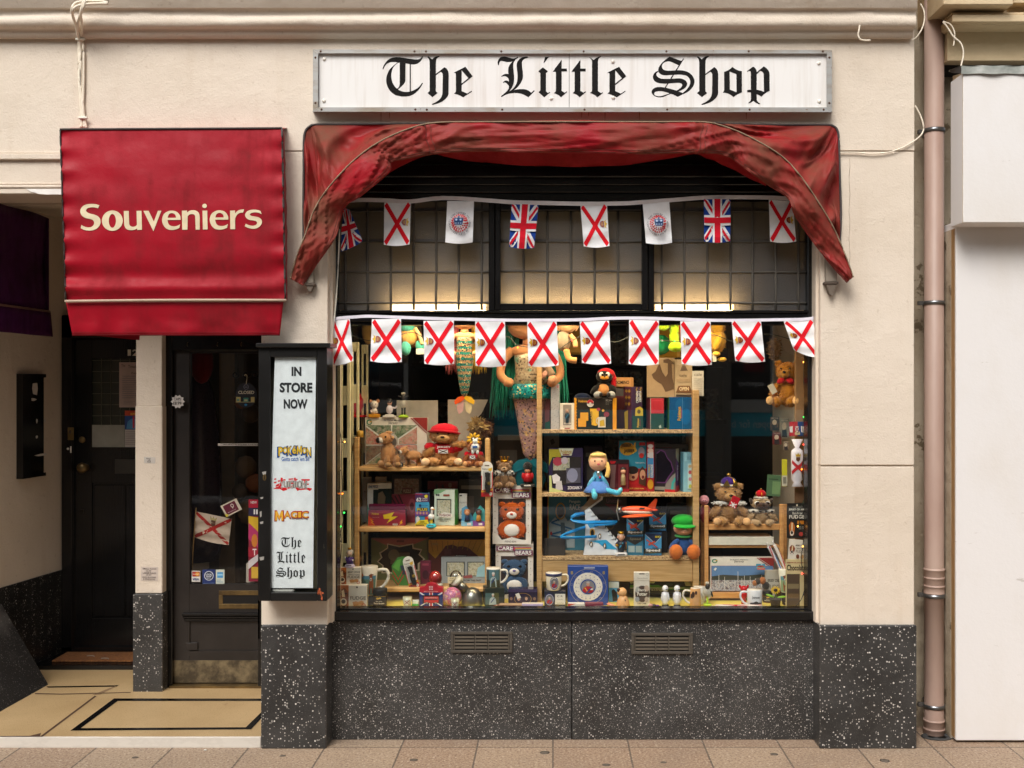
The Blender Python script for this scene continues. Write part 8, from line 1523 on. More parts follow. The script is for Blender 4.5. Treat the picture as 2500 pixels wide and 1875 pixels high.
product('plate_box', 'bright blue plate box with ringed portrait of a man in red uniform', 'plate box', 1386, 1485, 1383, .31, FZ, .05, '#1d3f86', [('o', .5, .52, .455, .455, .985, '#b8a470'), ('o', .5, .52, .36, .36, .60, '#d6d0c4'), ('o', .5, .52, .215, .215, .9, '#c4c0c0'), ('e', .5, .52, .165, .165, '#77767a'), ('p', [(.36, .62), (.40, .53), (.5, .49), (.6, .53), (.64, .62), (.58, .67), (.42, .67)], '#a01c24'), ('r', .54, .56, .62, .60, '#d0ccc8'), ('s', (.42, .54), (.5, .66), .025, '#c9a03a', 1), ('s', (.57, .55), (.47, .67), .03, '#24427c', 1), ('e', .5, .45, .04, .055, '#b98a74'), ('e', .5, .405, .042, .025, '#a6a2a0')] + [('e', .5 + .30 * math.cos(k * .349), .52 + .30 * math.sin(k * .349), .012, .012, '#4a4a8a') for k in range(18)] + [('e', .5 + .25 * math.cos(k * .449), .52 + .25 * math.sin(k * .449), .009, .009, '#4a4a8a') for k in range(14)] + [('o', .5 + .41 * math.cos(k * .524 + .2), .52 + .41 * math.sin(k * .524 + .2), .03, .03, .7, '#7a7288') for k in range(12)] + [('e', x, y, .03, .03, '#8a7a5a') for x in (.1, .88) for y in (.12, .15)] + [('r', .4, .0, .66, .02, '#b8bcc8')], side='#162f66')
product('slim_pack', 'small white box with red corner lying before the blue plate box', 'box', 1387, 1427, 1474, .225, FZ, .035, '#d0cbc4', [('p', [(0, 0), (.5, 0), (0, .5)], '#b8402c'), ('t', 'LAVENDER SOAP', .1, .4, .6, .5, '#77716c'), ('t', 'Jersey', .7, .5, .9, .7, '#77716c')])
product('slim_pack', 'small maroon box with white barcode lying before the blue plate box', 'box', 1429, 1473, 1473, .22, FZ, .035, '#6d1f38', [('r', .5, .42, .98, .92, '#cdc8c2')] + [('r', .72 + .025 * k, .5, .732 + .025 * k + .006 * (k % 2), .85, '#2a2426') for k in range(9)])
model('pug_money_box', 'fawn ceramic pug money box seen from behind with a coin slot', 'money box', at(1521, .26, FZ), hh(1434, .26, FZ), [('body', [('l', [(.30, 0), (.34, .1), (.3, .3), (.22, .5), (.18, .58)], (0, 0, 0), '#cd9a66/g'), ('e', (-.2, -.1, .08), (.14, .2, .08), '#cd9a66/g')]), ('head', [('e', (-.05, 0, .76), (.25, .22, .23), '#d2a06c/g')]), ('ear', [('E', (-.2, -.1, .86), (.09, .06, .13), (0, -.5, 0), '#3a2018/g')]), ('slot', [('p', [(.12, -.29, .2), (.17, -.26, .2), (.11, -.225, .44), (.06, -.25, .44)], '#1a1210')])])
mug('fawn pug face mug with a white handle at the left, on the window bed', 1685, 1710, 1436, .27, FZ, '#cd9a66', [('e', .3, .3, .12, .16, '#3a2018'), ('e', .5, .2, .08, .1, '#3a2018'), ('p', [(.1, .3), (.22, .25), (.3, .5), (.12, .5)], '#2a1812')], handle=-1, hcol='#cfc8bc', taper=1.12)
b = B('#4a90b8'); b.pbox(1486, 1511, 1421, 1478, .40, .405); prints(b, [('p', [(.3, .4), (.5, .3), (.8, .45), (.9, .8), (.4, .85)], '#15120f'), ('e', .45, .42, .16, .1, '#15120f'), ('r', 0, 0, 1, .25, '#b8c0bc')], lambda u, v, l: P(1486 + 25 * u, 1421 + 57 * v, .40) - Vector((0, l, 0))); tag(b.build('postcard'), 'blue postcard of a black cat behind the pug money box', 'postcard')
model('toy_sandwich', 'small toy sandwich with pink and yellow layers lying beside the pug money box', 'toy', at(1492, .24, FZ), 1, [('layer', [('E', (0, 0, .018), (.024, .02, .008), (0, .3, 0), '#d08a6a')]), ('layer', [('E', (.004, 0, .009), (.028, .022, .006), (0, .25, 0), '#c9a52a')]), ('layer', [('E', (.006, 0, .003), (.03, .024, .004), (0, .0, 0), '#4a7a3a')])])
product('card_game_box', 'white hanging card game box Harry Potter with dark cartoon circle', 'card game', 1548, 1586, 1398, .28, FZ, .03, '#cdc6ba', [('r', .32, .03, .68, .055, '#2c2624'), ('o', .84, .06, .08, .035, .8, '#8a847c'), ('t', 'Harry Potter', .2, .15, .9, .19, '#8f8a82'), ('r', 0, .22, 1, .235, '#b8b0a4'), ('e', .52, .62, .46, .24, '#43322a'), ('e', .22, .5, .14, .09, '#9a9a96'), ('e', .8, .46, .15, .09, '#b09a88'), ('e', .2, .78, .14, .08, '#8a8f96'), ('e', .8, .78, .13, .08, '#a89a8c'), ('T', 'Harry', .26, .47, .78, .56, '#ddd6cc'), ('T', 'Potter', .2, .57, .84, .67, '#ddd6cc'), ('T', 'CARD GAME', .2, .87, .78, .92, '#5a4c40')])
product('racing_box', 'long dark box with a lime stripe marked racing under the oak plinth board', 'toy box', 1538, 1692, 1421, .50, FZ + .02, .06, '#2a2926', [('p', [(0, .25), (.45, .25), (.52, .4), (1, .4), (1, .62), (.5, .62), (.42, .45), (0, .45)], '#4f8f2a'), ('p', [(0, .0), (.4, .0), (.38, .12), (0, .12)], '#b8b8b0'), ('p', [(.86, .0), (1, .0), (1, .36), (.88, .3)], '#b4b4ae'), ('r', .0, .45, 1, .52, '#b8b8b2'), ('T', 'racing', .30, .52, .52, .74, '#b0aca4'), ('e', .62, .2, .06, .14, '#3f4a44')])
for px, lab in ((1624, 'left of two white ceramic penguin ornaments before the racing box'), (1653, 'right of two white ceramic penguin ornaments before the racing box')):
    model('penguin_ornament', lab, 'ornament', at(px, .30, FZ), hh(1424, .30, FZ), [('body', [('l', [(.10, .05), (.15, .2), (.15, .45), (.10, .62)], (0, 0, 0), '#cfcfd6/g')]), ('head', [('e', (0, 0, .76), (.14, .13, .15), '#d4d4da/g')]), ('wing', [('E', (-.15, -.03, .42), (.035, .05, .2), (0, .12, 0), '#bfbfc8/g')]), ('wing', [('E', (.15, -.03, .42), (.035, .05, .2), (0, -.12, 0), '#bfbfc8/g')]), ('beak', [('e', (0 + (.08 if px > 1640 else .05), -.12, .74), (.05, .06, .03), '#4a4a50')]), ('base', [('l', [(.15, 0), (.15, .05)], (0, 0, 0), '#1c1a1a')])], group='pair of penguin ornaments')
model('toy_figure', 'tiny purple and black toy lying beside the card game box', 'toy', at(1595, .22, FZ), 1, [('body', [('e', (0, 0, .014), (.02, .014, .014), '#2a2026'), ('e', (.02, 0, .012), (.016, .012, .012), '#5a2a78')]), ('head', [('e', (-.014, -.005, .02), (.012, .011, .011), '#b0807c')])])
def stick(label, x0, y0, x1, y1, d, r, cols, bz=None, group='sticks of seaside rock'):
    a, c = P(x0, y0, d), P(x1, y1, d)
    if bz is not None: a.z = c.z = bz + r
    b = B(cols[0] + '/g'); n = 24; pts = [a + (c - a) * i / n for i in range(n + 1)]; b.tube(pts, r, 10)
    ax = (c - a).normalized(); u = ax.orthogonal().normalized(); w = ax.cross(u)
    for q, col in enumerate(cols[1:] * 2):
        v, f = [], []
        for i in range(n + 1):
            for e in (0, 1): an = q * 3.1416 * 2 / (2 * len(cols[1:])) + i * .10 + e * .75; v.append(a + (c - a) * i / n + (u * math.cos(an) + w * math.sin(an)) * (r + .0006))
        b.add(v, [(2 * i, 2 * i + 1, 2 * i + 3, 2 * i + 2) for i in range(n)], col + '/g')
    for p, s in ((a, -1), (c, 1)): b.tube([p, p + ax * s * .012, p + ax * s * .022], [r * .8, r * .3, r * .7], 8, '#c9c4c0/g')
    return tag(b.build('rock_stick'), label, 'rock sweet', group)
stick('thick red and white striped stick of rock at the front right of the window', 1748, 1480, 1858, 1480, .215, .013, ['#d8cfc8', '#b5323a', '#c4564e'], FZ)
stick('thin light blue stick of rock lying before the pug mug', 1672, 1484, 1742, 1484, .22, .006, ['#3f94b8', '#7fb8cc'], FZ)
stick('dark twisted stick of rock lying before the penguin ornaments', 1614, 1485, 1662, 1485, .215, .0055, ['#3a322c', '#5a4a3c'], FZ)
MZ = FZ + hh(1446, .34, FZ)
stick('blue and red stick of rock leaning out of the right cow mug', 1912, 1400, 1876, 1334, .35, .009, ['#c9c4c8', '#3f6fa0', '#a84a50'])
stick('red and white stick of rock leaning out of the right cow mug', 1922, 1396, 1890, 1330, .345, .0095, ['#d8cfc8', '#b84a44'])
mug('tall tapered brown cow mug holding sticks of rock, on a black jar', 1900, 1942, 1389, .34, MZ + EPS, '#d3d2c4', [('r', .1, .28, .9, .45, '#5a8a98'), ('r', .1, .45, .9, .95, '#7f9a78')] + cow(.38, 1.0), taper=.74)
mug('white Jersey mug with a dark puffin drawing and handle at the left', 1824, 1861, 1439, .25, FZ, '#cfd0d4', [('t', 'Jersey', .3, .30, .72, .46, '#3a3a40'), ('e', .5, .72, .13, .15, '#2a2a2e'), ('p', [(.2, .66), (.42, .62), (.42, .76), (.24, .82)], '#3a3a42'), ('p', [(.8, .66), (.58, .62), (.58, .76), (.76, .82)], '#3a3a42'), ('e', .5, .88, .1, .06, '#2c2c30')], handle=-1, taper=.98)
model('red_figurine', 'small glossy red figure standing behind the white Jersey mug', 'figurine', at(1816, .33, FZ), hh(1430, .33, FZ), [('body', [('l', [(.12, .0), (.14, .1), (.1, .3), (.2, .5), (.22, .62), (.12, .72)], (0, 0, 0), '#a8101a/g')]), ('head', [('e', (0, -.02, .84), (.2, .17, .16), '#b0121c/g'), ('E', (-.2, 0, .95), (.06, .04, .1), (0, -.3, 0), '#a8101a/g'), ('E', (.2, 0, .95), (.06, .04, .1), (0, .3, 0), '#a8101a/g')])])
nodder('nodding_figurine', 'white lamb nodder on a lime base between the pug mug and harbour jigsaw', 1727, 1420, .30, FZ, [('base', [('b', (-.16, .16, -.14, .14, 0, .1), .03, '#a8c22a')]), ('leg', [('b', (-.04, .04, -.03, .03, .1, .42), .01, '#9fbf22')]), ('body', [('f', (0, 0, .55), (.17, .13, .17), 150, .03, '#cfcabc/f')]), ('arm', [('E', (.17, -.05, .5), (.04, .05, .14), (0, -.3, 0), '#2a2624')]), ('head', [('e', (0, -.05, .80), (.1, .09, .12), '#2e2a28'), ('f', (0, 0, .93), (.1, .09, .06), 60, .02, '#d0cabc/f')])])
mug('small white mug with grey print behind the pug mug', 1693, 1722, 1432, .36, FZ, '#c9c8c6', [('p', [(.3, .4), (.6, .35), (.7, .7), (.35, .8)], '#6a6a72')], taper=.95)
t = model('sunflower_pot', 'solar sunflower with two green leaves in a dark plant pot', 'toy flower', at(1893, .26, FZ), hh(1434, .26, FZ), [('pot', [('l', [(.2, 0), (.27, .38), (.29, .40), (.29, .48), (.25, .48)], (0, 0, 0), '#3f352c/x')]), ('stem', [('t', [(.02, 0, .45), (.04, 0, .6), (.0, -.02, .82)], .02, '#5a8a2a')]), ('leaf', [('E', (-.26, -.02, .58), (.22, .06, .06), (0, .35, 0), '#7fb02a')]), ('leaf', [('E', (.30, -.02, .52), (.22, .06, .06), (0, -.1, 0), '#7fb02a')]), ('petal', [('E', (.17 * math.cos(k * .5236), -.04, .86 + .13 * math.sin(k * .5236)), (.075, .02, .035), (0, -k * .5236, 0), '#d8b022') for k in range(12)]), ('centre', [('e', (0, -.06, .86), (.10, .025, .08), '#3a2414')])])
jar('black jar standing behind the white Jersey mug', 1862, 1885, 1444, .40)
product('fudge_box', 'grey backed JERSEY CREAM fudge box half hidden behind the right cow mug', 'fudge box', 1869, 1912, 1393, .42, FZ, .03, '#a9a49a', [('T', 'JERSEY CREAM', .1, .28, .95, .40, '#3a342e'), ('T', 'FUDGE', .15, .46, .9, .6, '#77706a'), ('p', [(.5, .68), (.8, .62), (.95, .72), (.9, .92), (.55, .95)], '#4a3222')], group='boxes of cow fudge')
product('keyring_card', 'blue topped keyring card with poppy picture leaning on the harbour jigsaw', 'keyring card', 1846, 1868, 1377, .40, FZ + .17, .002, '#3f8aa8', [('e', .6, .12, .1, .05, '#d6dcd8'), ('e', .5, .42, .4, .13, '#b04a2a'), ('e', .5, .40, .12, .05, '#1a1512'), ('r', 0, .55, 1, .72, '#8a8f86'), ('r', .1, .72, .98, .98, '#c4583c'), ('t', 'JERSEY', .25, .8, .85, .88, '#dcd4cc')])
b = B('#3a342e/x');
for k, (px, py, r, c) in enumerate(((1850, 1420, .016, '#4a4038'), (1862, 1418, .018, '#a8683c'), (1843, 1424, .014, '#b0744a'), (1870, 1430, .02, '#35302c'))): b.ell(P(px, py, .38), (r, r * .7, r * 1.1), c + '/f', 10)
tag(b.build('plush_keyring'), 'small grey and tan plush keyring hanging below the keyring card', 'keyring')
product('flat_box', 'plain white flat carton lying on the middle bamboo shelf', 'carton', 1731, 1889, 1312, .43, BZ[1], .16, '#c9c4b6', [('r', .18, .78, .42, .80, '#dcd8cc')], top='#d4cec0')
# right hand wall of packets
def card(name, label, cat, px0, px1, py0, py1, d, col, pr, group=None, tilt=0):
    b = B(col); q = P((px0 + px1) / 2, (py0 + py1) / 2, d); w, h = (px1 - px0) * U * S(d), (py1 - py0) * U * S(d); b.X = Matrix.Translation(q) @ Matrix.Rotation(tilt, 4, 'Y'); b.cbox(-w / 2, w / 2, 0, .004, -h / 2, h / 2, .001); prints(b, pr, facefn(-w / 2, w / 2, -h / 2, h / 2, 0)); return tag(b.build(name), label, cat, group)
cowface = lambda u, v, s, dark='#7a3a14': [('p', [(u - .2 * s, v - .10 * s), (u - .05 * s, v - .24 * s), (u + .12 * s, v - .2 * s), (u + .22 * s, v - .05 * s), (u + .14 * s, v + .25 * s), (u - .12 * s, v + .27 * s)], dark), ('p', [(u - .02 * s, v - .2 * s), (u + .06 * s, v - .2 * s), (u + .05 * s, v + .05 * s), (u - .04 * s, v + .05 * s)], '#d6c4a0'), ('e', u, v + .17 * s, .13 * s, .10 * s, '#d6ccc0'), ('e', u, v + .15 * s, .08 * s, .06 * s, '#1a1412')]
card('fudge_packet', 'black JERSEY CREAM black butter fudge packet with cow face on the right wall', 'fudge packet', 1921, 1966, 1229, 1314, .285, '#1d1a19', [('e', .55, .06, .05, .03, '#c4b8a4'), ('t', 'HARRISON & DOUGLAS', .3, .10, .85, .12, '#9a9488'), ('T', 'JERSEY CREAM', .1, .15, .95, .22, '#dcd6cc'), ('t', 'Black Butter', .3, .25, .85, .32, '#cdc6ba'), ('T', 'FUDGE', .12, .34, .95, .44, '#d6d0c6'), ('r', .55, .5, .92, .6, '#b8721c')] + cowface(.26, .72, .8, '#a85a1c') + [('t', 'Made with', .62, .66, .9, .69, '#b8b0a4'), ('t', 'Cream from', .62, .71, .92, .74, '#b8b0a4'), ('e', .75, .88, .12, .06, '#a83a34')], 'packets on the right wall')
card('fudge_packet', 'white salted caramel fudge packet with cow face below the black fudge packet', 'fudge packet', 1925, 1967, 1318, 1372, .28, '#cfc8bc', cowface(.2, .45, .8) + [('T', 'JERSEY CREAM', .38, .22, .98, .30, '#4a4038'), ('t', 'Salted Caramel', .45, .34, .95, .42, '#4a4038'), ('T', 'FUDGE', .42, .46, .96, .58, '#8a847a'), ('e', .55, .75, .1, .1, '#6a3a24'), ('e', .8, .75, .1, .1, '#b08a5a')], 'packets on the right wall', .08)
card('chocolate_sign', 'cream card headed Chocolate with brown printed text at the right end of the window', 'sign card', 1918, 1967, 1366, 1485, .275, '#cbb98a/x', [('T', 'Rediscover the pure pleasure', .06, .05, .98, .09, '#8a2e1c'), ('T', 'Chocolate', .06, .11, .99, .23, '#2a2018'), ('r', .06, .3, .7, .95, '#4a3a2a'), ('r', .1, .5, .66, .6, '#77684a'), ('r', .1, .7, .66, .8, '#6a5234')], None, 0)
card('bunting_pack', 'red and blue packet of small flags on the right wall', 'packet', 1927, 1964, 1030, 1065, .285, '#23306a', [('r', 0, 0, .55, 1, '#a8181e'), ('p', [(0, .35), (.22, .3), (.22, .75), (.04, .75)], '#cfcac4'), ('p', [(.38, .32), (.62, .32), (.58, .72), (.40, .72)], '#cfcac4'), ('p', [(.76, .3), (1, .35), (.96, .78), (.78, .72)], '#cfcac4'), ('s', (.4, .34), (.6, .7), .05, '#8e2024', 1), ('s', (.6, .34), (.4, .7), .05, '#8e2024', 1), ('p', [(.35, .8), (.45, .6), (.55, .85), (.65, .65), (.7, .9), (.36, .92)], '#b8a878')], 'packets on the right wall')
t = thing('flag_cracker', 'white cracker tied at both ends with a red cross and crown, on the right wall', 'cracker', P(1946, 1188, .265)); b = B('#cdc9d2/c'); cx = XX(1946, .265); z = lambda py: ZZ(py, .265); b.lathe([(.030, z(1188)), (.017, z(1178)), (.030, z(1170)), (.031, z(1105)), (.028, z(1100)), (.010, z(1093)), (.030, z(1073))], (cx, .265, 0), 20, sy=.7); b.build('wrapper', t)
b = B('#a81c28'); fn = lambda u, v, l: (cx + (.0316 + l) * math.sin((u - .5) * 2.6), .265 - (.0316 * .7 + l + .0006) * math.cos((u - .5) * 2.6), z(1102 + 70 * v)); prints(b, [('s', (.08, .35), (.92, .75), .12, '#a01c26', 8), ('s', (.92, .35), (.08, .75), .12, '#a01c26', 8), ('p', [(.38, .2), (.62, .2), (.62, .3), (.5, .36), (.38, .3)], '#5a3420'), ('p', [(.36, .18), (.34, .06), (.43, .12), (.5, .05), (.57, .12), (.66, .06), (.64, .18)], '#b8962a')], fn, .0005, 8); b.build('print', t)
for k, (px0, px1, py0, py1, col, lab) in enumerate(((1881, 1903, 1018, 1052, '#4a3a36', 'dim comic postcard at the upper left of the dark rack'), (1905, 1926, 1022, 1070, '#8a8880', 'grey comic postcard at the right of the dark rack'), (1886, 1908, 1056, 1086, '#6a2a28', 'dim red comic postcard low on the dark rack'), (1912, 1926, 1078, 1100, '#7a6a5c', 'small tan comic postcard low on the dark rack'))):
    card('comic_postcard', lab, 'postcard', px0, px1, py0, py1, .55, col, [('e', .45, .4, .25, .2, '#c4b8a4'), ('p', [(.2, .6), (.7, .55), (.8, .95), (.2, .95)], '#2c2a30'), ('t', 'Jersey', .1, .04, .9, .14, '#cfc8bc')], 'comic postcards on the dark rack')
card('green_box', 'dull green carton leaning at the back right of the display', 'carton', 1872, 1906, 1160, 1212, .60, '#4c6a4c', [('r', .4, .3, 1, .9, '#6f8f62'), ('r', .1, .18, .8, .22, '#2c3a2c')], None, .06)
card('yellow_pack', 'narrow yellow and white packet beside the flag cracker', 'packet', 1909, 1922, 1122, 1188, .42, '#b8b42c', [('r', 0, .6, 1, .98, '#b8b4a4')] + [('r', .2, .66 + .04 * k, .8, .68 + .04 * k, '#3a3a34') for k in range(6)])
card('brown_card', 'plain brown card fixed to the right side board below the cracker', 'card', 1940, 1966, 1192, 1228, .295, '#6a4a30/x', [])
# odds and ends along the glass
rg = random.Random(12)
for k, (x0, x1, col, tip, lab) in enumerate(((876, 910, '#8a8880', '#3a3a3a', 'grey pen lying at the front of the window bed'), (911, 948, '#2a5a4a', '#a8342c', 'green and red novelty pen lying at the front of the window bed'), (950, 972, '#b8442c', '#2a3a6a', 'short red novelty pen lying beside the green pen'), (974, 1000, '#3a7a5a', '#cfc8b8', 'green novelty pencil lying in front of the shot glass'), (1022, 1050, '#7a9ab0', '#2a2a2c', 'pale blue pen lying in front of the bus box'), (1052, 1098, '#3a3f4a', '#8ab0c8', 'dark patterned pen lying in front of the bus box'))):
    a, c = P(x0, 1486, .19 + .006 * (k % 3)), P(x1, 1484, .20 + .004 * (k % 2)); a.z = c.z = FZ + .005; b = B(col + '/g'); n = 8
    for i in range(n): b.tube([a + (c - a) * i / n, a + (c - a) * (i + 1) / n], .0045, 7, (col if i % 2 else tip) + '/g')
    tag(b.build('pen'), lab, 'pen', 'pens along the glass')
b = B('#c9bb92'); c = at(997, .185, FZ); b.ell((c[0], c[1], FZ + .009), (.014, .01, .009)); b.ell((c[0] + .012, c[1], FZ + .012), (.008, .007, .007)); tag(b.build('shell_charm'), 'tiny cream shell charm lying on the front ledge', 'charm')
b = B('#8a7060/x'); [b.cbox(XX(1130, .19) + .02 * k, XX(1130, .19) + .02 * k + .05, .175 + .004 * k, .2, FZ + .0005 * k, FZ + .002 + .0005 * k, .0005, ('#a89a88/x', '#6a4a3a/x', '#8a7a6a/x')[k]) for k in range(3)]; tag(b.build('paper_bags'), 'crumpled pale paper lying at the front ledge beside the silver lamp', 'paper')
# fairy lights round the edge of the window
def fairy(label, pts, d, cols, step, seed):
    t = thing('string_lights', label, 'string lights', P(*pts[0], d), group='strings of coloured fairy lights'); rg = random.Random(seed); q = curve_pts([P(x, y, d + rg.uniform(-.01, .01)) for x, y in pts], 6)
    b = B('#1d221c'); b.tube(q, .0022, 5); b.build('wire', t)
    for i in range(2, len(q), step):
        o = Vector((rg.uniform(-.014, .014), -.004, rg.uniform(-.02, .01))); b = B('#1d221c'); b.tube([q[i], q[i] + o], .0028, 5); b.ell(q[i] + o * 1.25, .0042, rg.choice(cols) + '/e', 7); b.build('bulb', t)
FC = ['#2fd04a', '#ff7a1e', '#5a6aff', '#ff3a2a', '#ffb04a']
fairy('dark fairy light string running down the left side of the window', [(829, 880), (828, 920), (826, 960), (830, 1000), (828, 1040), (834, 1080), (833, 1140), (836, 1180), (834, 1240), (838, 1270), (832, 1300), (834, 1330), (830, 1380)], .215, FC, 7, 1)
fairy('dark fairy light string running down the right side of the window', [(1964, 870), (1962, 930), (1966, 990), (1960, 1040), (1964, 1100), (1958, 1150), (1965, 1210), (1950, 1260), (1962, 1310), (1956, 1370), (1966, 1420), (1958, 1460), (1940, 1484)], .225, FC, 7, 2)
fairy('dark fairy light string draped behind the lower flags', [(850, 815), (900, 832), (960, 822), (1010, 812), (1050, 836), (1100, 850), (1160, 838), (1235, 822), (1262, 842), (1300, 850), (1350, 860), (1400, 830), (1450, 812), (1500, 836), (1560, 815), (1620, 832), (1680, 832), (1740, 818), (1800, 836), (1870, 816), (1940, 832)], .27, FC, 9, 3)
# ----------------------------------------------------------------- notices about the two doors
def notice(name, label, cat, c, d, col, pr, group=None, lift=.002):
    """flat paper between four pixel corners TL TR BR BL at depth d"""
    b = B(col); fn = lambda u, v, l: P((c[0][0] * (1 - u) + c[1][0] * u) * (1 - v) + (c[3][0] * (1 - u) + c[2][0] * u) * v, (c[0][1] * (1 - u) + c[1][1] * u) * (1 - v) + (c[3][1] * (1 - u) + c[2][1] * u) * v, d) - Vector((0, l, 0))
    b.grid(lambda u, v: fn(u, v, 0), 1, 1, col, False); b.grid(lambda u, v: fn(u, v, -.0006), 1, 1, col, False); prints(b, pr, fn, .0006); return tag(b.build(name), label, cat, group)
R = lambda x0, y0, x1, y1: [(x0, y0), (x1, y0), (x1, y1), (x0, y1)]
lines = lambda n, y0, dy, x0=.16, x1=.9, c='#8f8480': [('r', x0, y0 + dy * k, x1 - .1 * (k % 3 == 1), y0 + dy * k + dy * .35, c) for k in range(n)]
gdp = dl + .004
notice('price_list', 'pinkish white price list on the glass of the black numbered door', 'notice', R(291, 885, 340, 995), gdp, '#c0a9a0/x', [('t', 'The', .1, .04, .3, .1, '#4a403c'), ('t', 'Threading', .45, .06, .98, .15, '#4a403c'), ('t', 'Prices', .62, .22, .95, .26, '#4a403c')] + lines(11, .30, .048) + lines(3, .86, .03, .25, .8))
notice('leaflet', 'leaflet with a blue x-ray torso under a red heading on the black door', 'leaflet', R(305, 1003, 340, 1092), gdp - .002, '#c4bcb4/x', [('r', 0, 0, 1, .14, '#b8401c'), ('T', 'BOWEN', .4, .06, .98, .12, '#d6b03a'), ('r', 0, .14, 1, .52, '#22407c'), ('p', [(.1, .5), (.2, .3), (.45, .22), (.7, .22), (.95, .3), (1, .5)], '#4a86b4'), ('r', .55, .16, .68, .48, '#b83a4a')] + lines(8, .56, .05, .06, .98))
notice('price_star', 'white star shaped price ticket CAPS on the black shop door frame', 'price ticket', R(416, 963, 452, 998), .835, '#b9b2ae/x', [])
o = [ob for ob in bpy.data.objects if ob.name == 'price_star'][0]; bpy.data.objects.remove(o)
b = B('#cfc8c2/x'); c = P(434, 981, .835); n = 10; v = []
for k in range(2 * n): r = (.040 if k % 2 == 0 else .031); v.append(c + Vector((r * math.cos(math.pi * k / n), 0, r * math.sin(math.pi * k / n))))
b.add(v, [tuple(range(2 * n))]); prints(b, [('t', 'CAPS', .2, .22, .75, .42, '#2a2624'), ('t', '£8.99', .12, .5, .78, .72, '#2a2624')], lambda u, v, l: P(418 + 32 * u, 964 + 34 * v, .834) - Vector((0, l, 0))); tag(b.build('price_star'), 'white star shaped price ticket CAPS on the black shop door frame', 'price ticket')
notice('price_ticket', 'tiny handwritten price ticket taped to the cream post between the doors', 'price ticket', [(352, 1116), (379, 1117), (379, 1132), (352, 1131)], .775, '#c9c1b8/x', [('t', 'Bags', .2, .15, .6, .4, '#3a3430'), ('t', '£5', .3, .5, .6, .85, '#3a3430')])
notice('price_notice', 'handwritten white flag price notice low on the cream post', 'notice', [(344, 1384), (386, 1385), (385, 1419), (344, 1418)], .775, '#cbbcb0/x', [('t', 'SMALL FLAGS', .1, .08, .9, .2, '#3a3230'), ('t', '£2.99', .3, .24, .6, .34, '#3a3230'), ('t', 'LARGE FLAGS', .12, .38, .9, .5, '#3a3230'), ('t', '£5.99', .3, .53, .62, .63, '#3a3230'), ('t', 'ALSO BUNTING', .1, .68, .9, .78, '#3a3230'), ('t', '& WINDSOCKS', .15, .82, .85, .92, '#3a3230')])
gd2 = dd + .016
notice('card_sticker', 'red and yellow card sticker over blue VISA wording on the shop door glass', 'sticker', R(468, 1394, 489, 1421), gd2, '#c9c4ba', [('r', .06, .08, .94, .52, '#8e2420'), ('e', .38, .3, .24, .17, '#a8281c'), ('e', .66, .3, .24, .17, '#c9902a'), ('t', 'MasterCard', .16, .26, .86, .34, '#e0dcd4'), ('T', 'VISA', .12, .64, .88, .86, '#22346e')], 'stickers on the shop door glass')
notice('card_sticker', 'square navy sticker with a round white LOCAL SHOP badge', 'sticker', R(494, 1391, 526, 1427), gd2, '#1c2c5c', [('e', .5, .42, .36, .32, '#c4c8d0'), ('e', .5, .42, .31, .275, '#1c2438'), ('T', 'LOCAL', .26, .27, .74, .40, '#c9ccd2'), ('T', 'SHOP', .3, .43, .7, .52, '#c9ccd2'), ('t', 'SMALL', .34, .55, .66, .61, '#c9ccd2'), ('t', 'SHOP LOCAL THINK JERSEY', .06, .9, .94, .95, '#8a98b8')], 'stickers on the shop door glass')
notice('card_sticker', 'pale card sticker with light blue square on the shop door glass', 'sticker', R(527, 1391, 548, 1426), gd2, '#b9bdae', [('r', .16, .18, .84, .58, '#3f86b8'), ('r', .2, .3, .8, .42, '#8ab8d0'), ('t', 'Cards', .16, .68, .6, .76, '#3a7aa0'), ('t', 'Welcome', .16, .80, .84, .88, '#3a7aa0')], 'stickers on the shop door glass')
b = B('#24252c'); d = gd2; cx = P(601, 965, d); n = 26; v = [cx + Vector((.062 * math.cos(6.2832 * k / n), 0, .072 * math.sin(6.2832 * k / n))) for k in range(n)]; b.add(v, [tuple(range(n))])
fn = lambda u, v, l: P(576 + 50 * u, 932 + 66 * v, d) - Vector((0, l + .0006, 0))
prints(b, [('o', .5, .20, .13, .10, .8, '#6a6a78'), ('r', .42, .16, .58, .18, '#6a6a78'), ('r', .42, .21, .58, .23, '#6a6a78'), ('T', 'CLOSED', .12, .34, .90, .46, '#cfc8b4'), ('r', .0, .75, .92, .77, '#b8ac84'), ('r', .02, .57, .24, .75, '#b8aa6c'), ('r', .38, .60, .62, .75, '#3f8a78'), ('r', .74, .57, .92, .75, '#b8aa6c'), ('r', .06, .64, .18, .72, '#5a8a84'), ('r', .42, .66, .58, .72, '#b8b48a'), ('e', .5, .86, .07, .04, '#2f7ab0')], fn); b.tube(curve_pts([P(601, 938, d), P(603, 920, d), P(600, 915, d), P(597, 917, d)], 4), .0022, 5, '#b8ac8c'); tag(b.build('closed_sign'), 'round dark CLOSED sign hanging inside the shop door glass', 'sign')
notice('door_strip', 'narrow white strip about out of hours enquiries across the shop door glass', 'notice', R(532, 1083, 632, 1089), gd2, '#c4bcb4', [('T', 'OUT OF HOURS ENQUIRIES PLEASE RING', .12, .2, 1.0, .8, '#4a4440')])
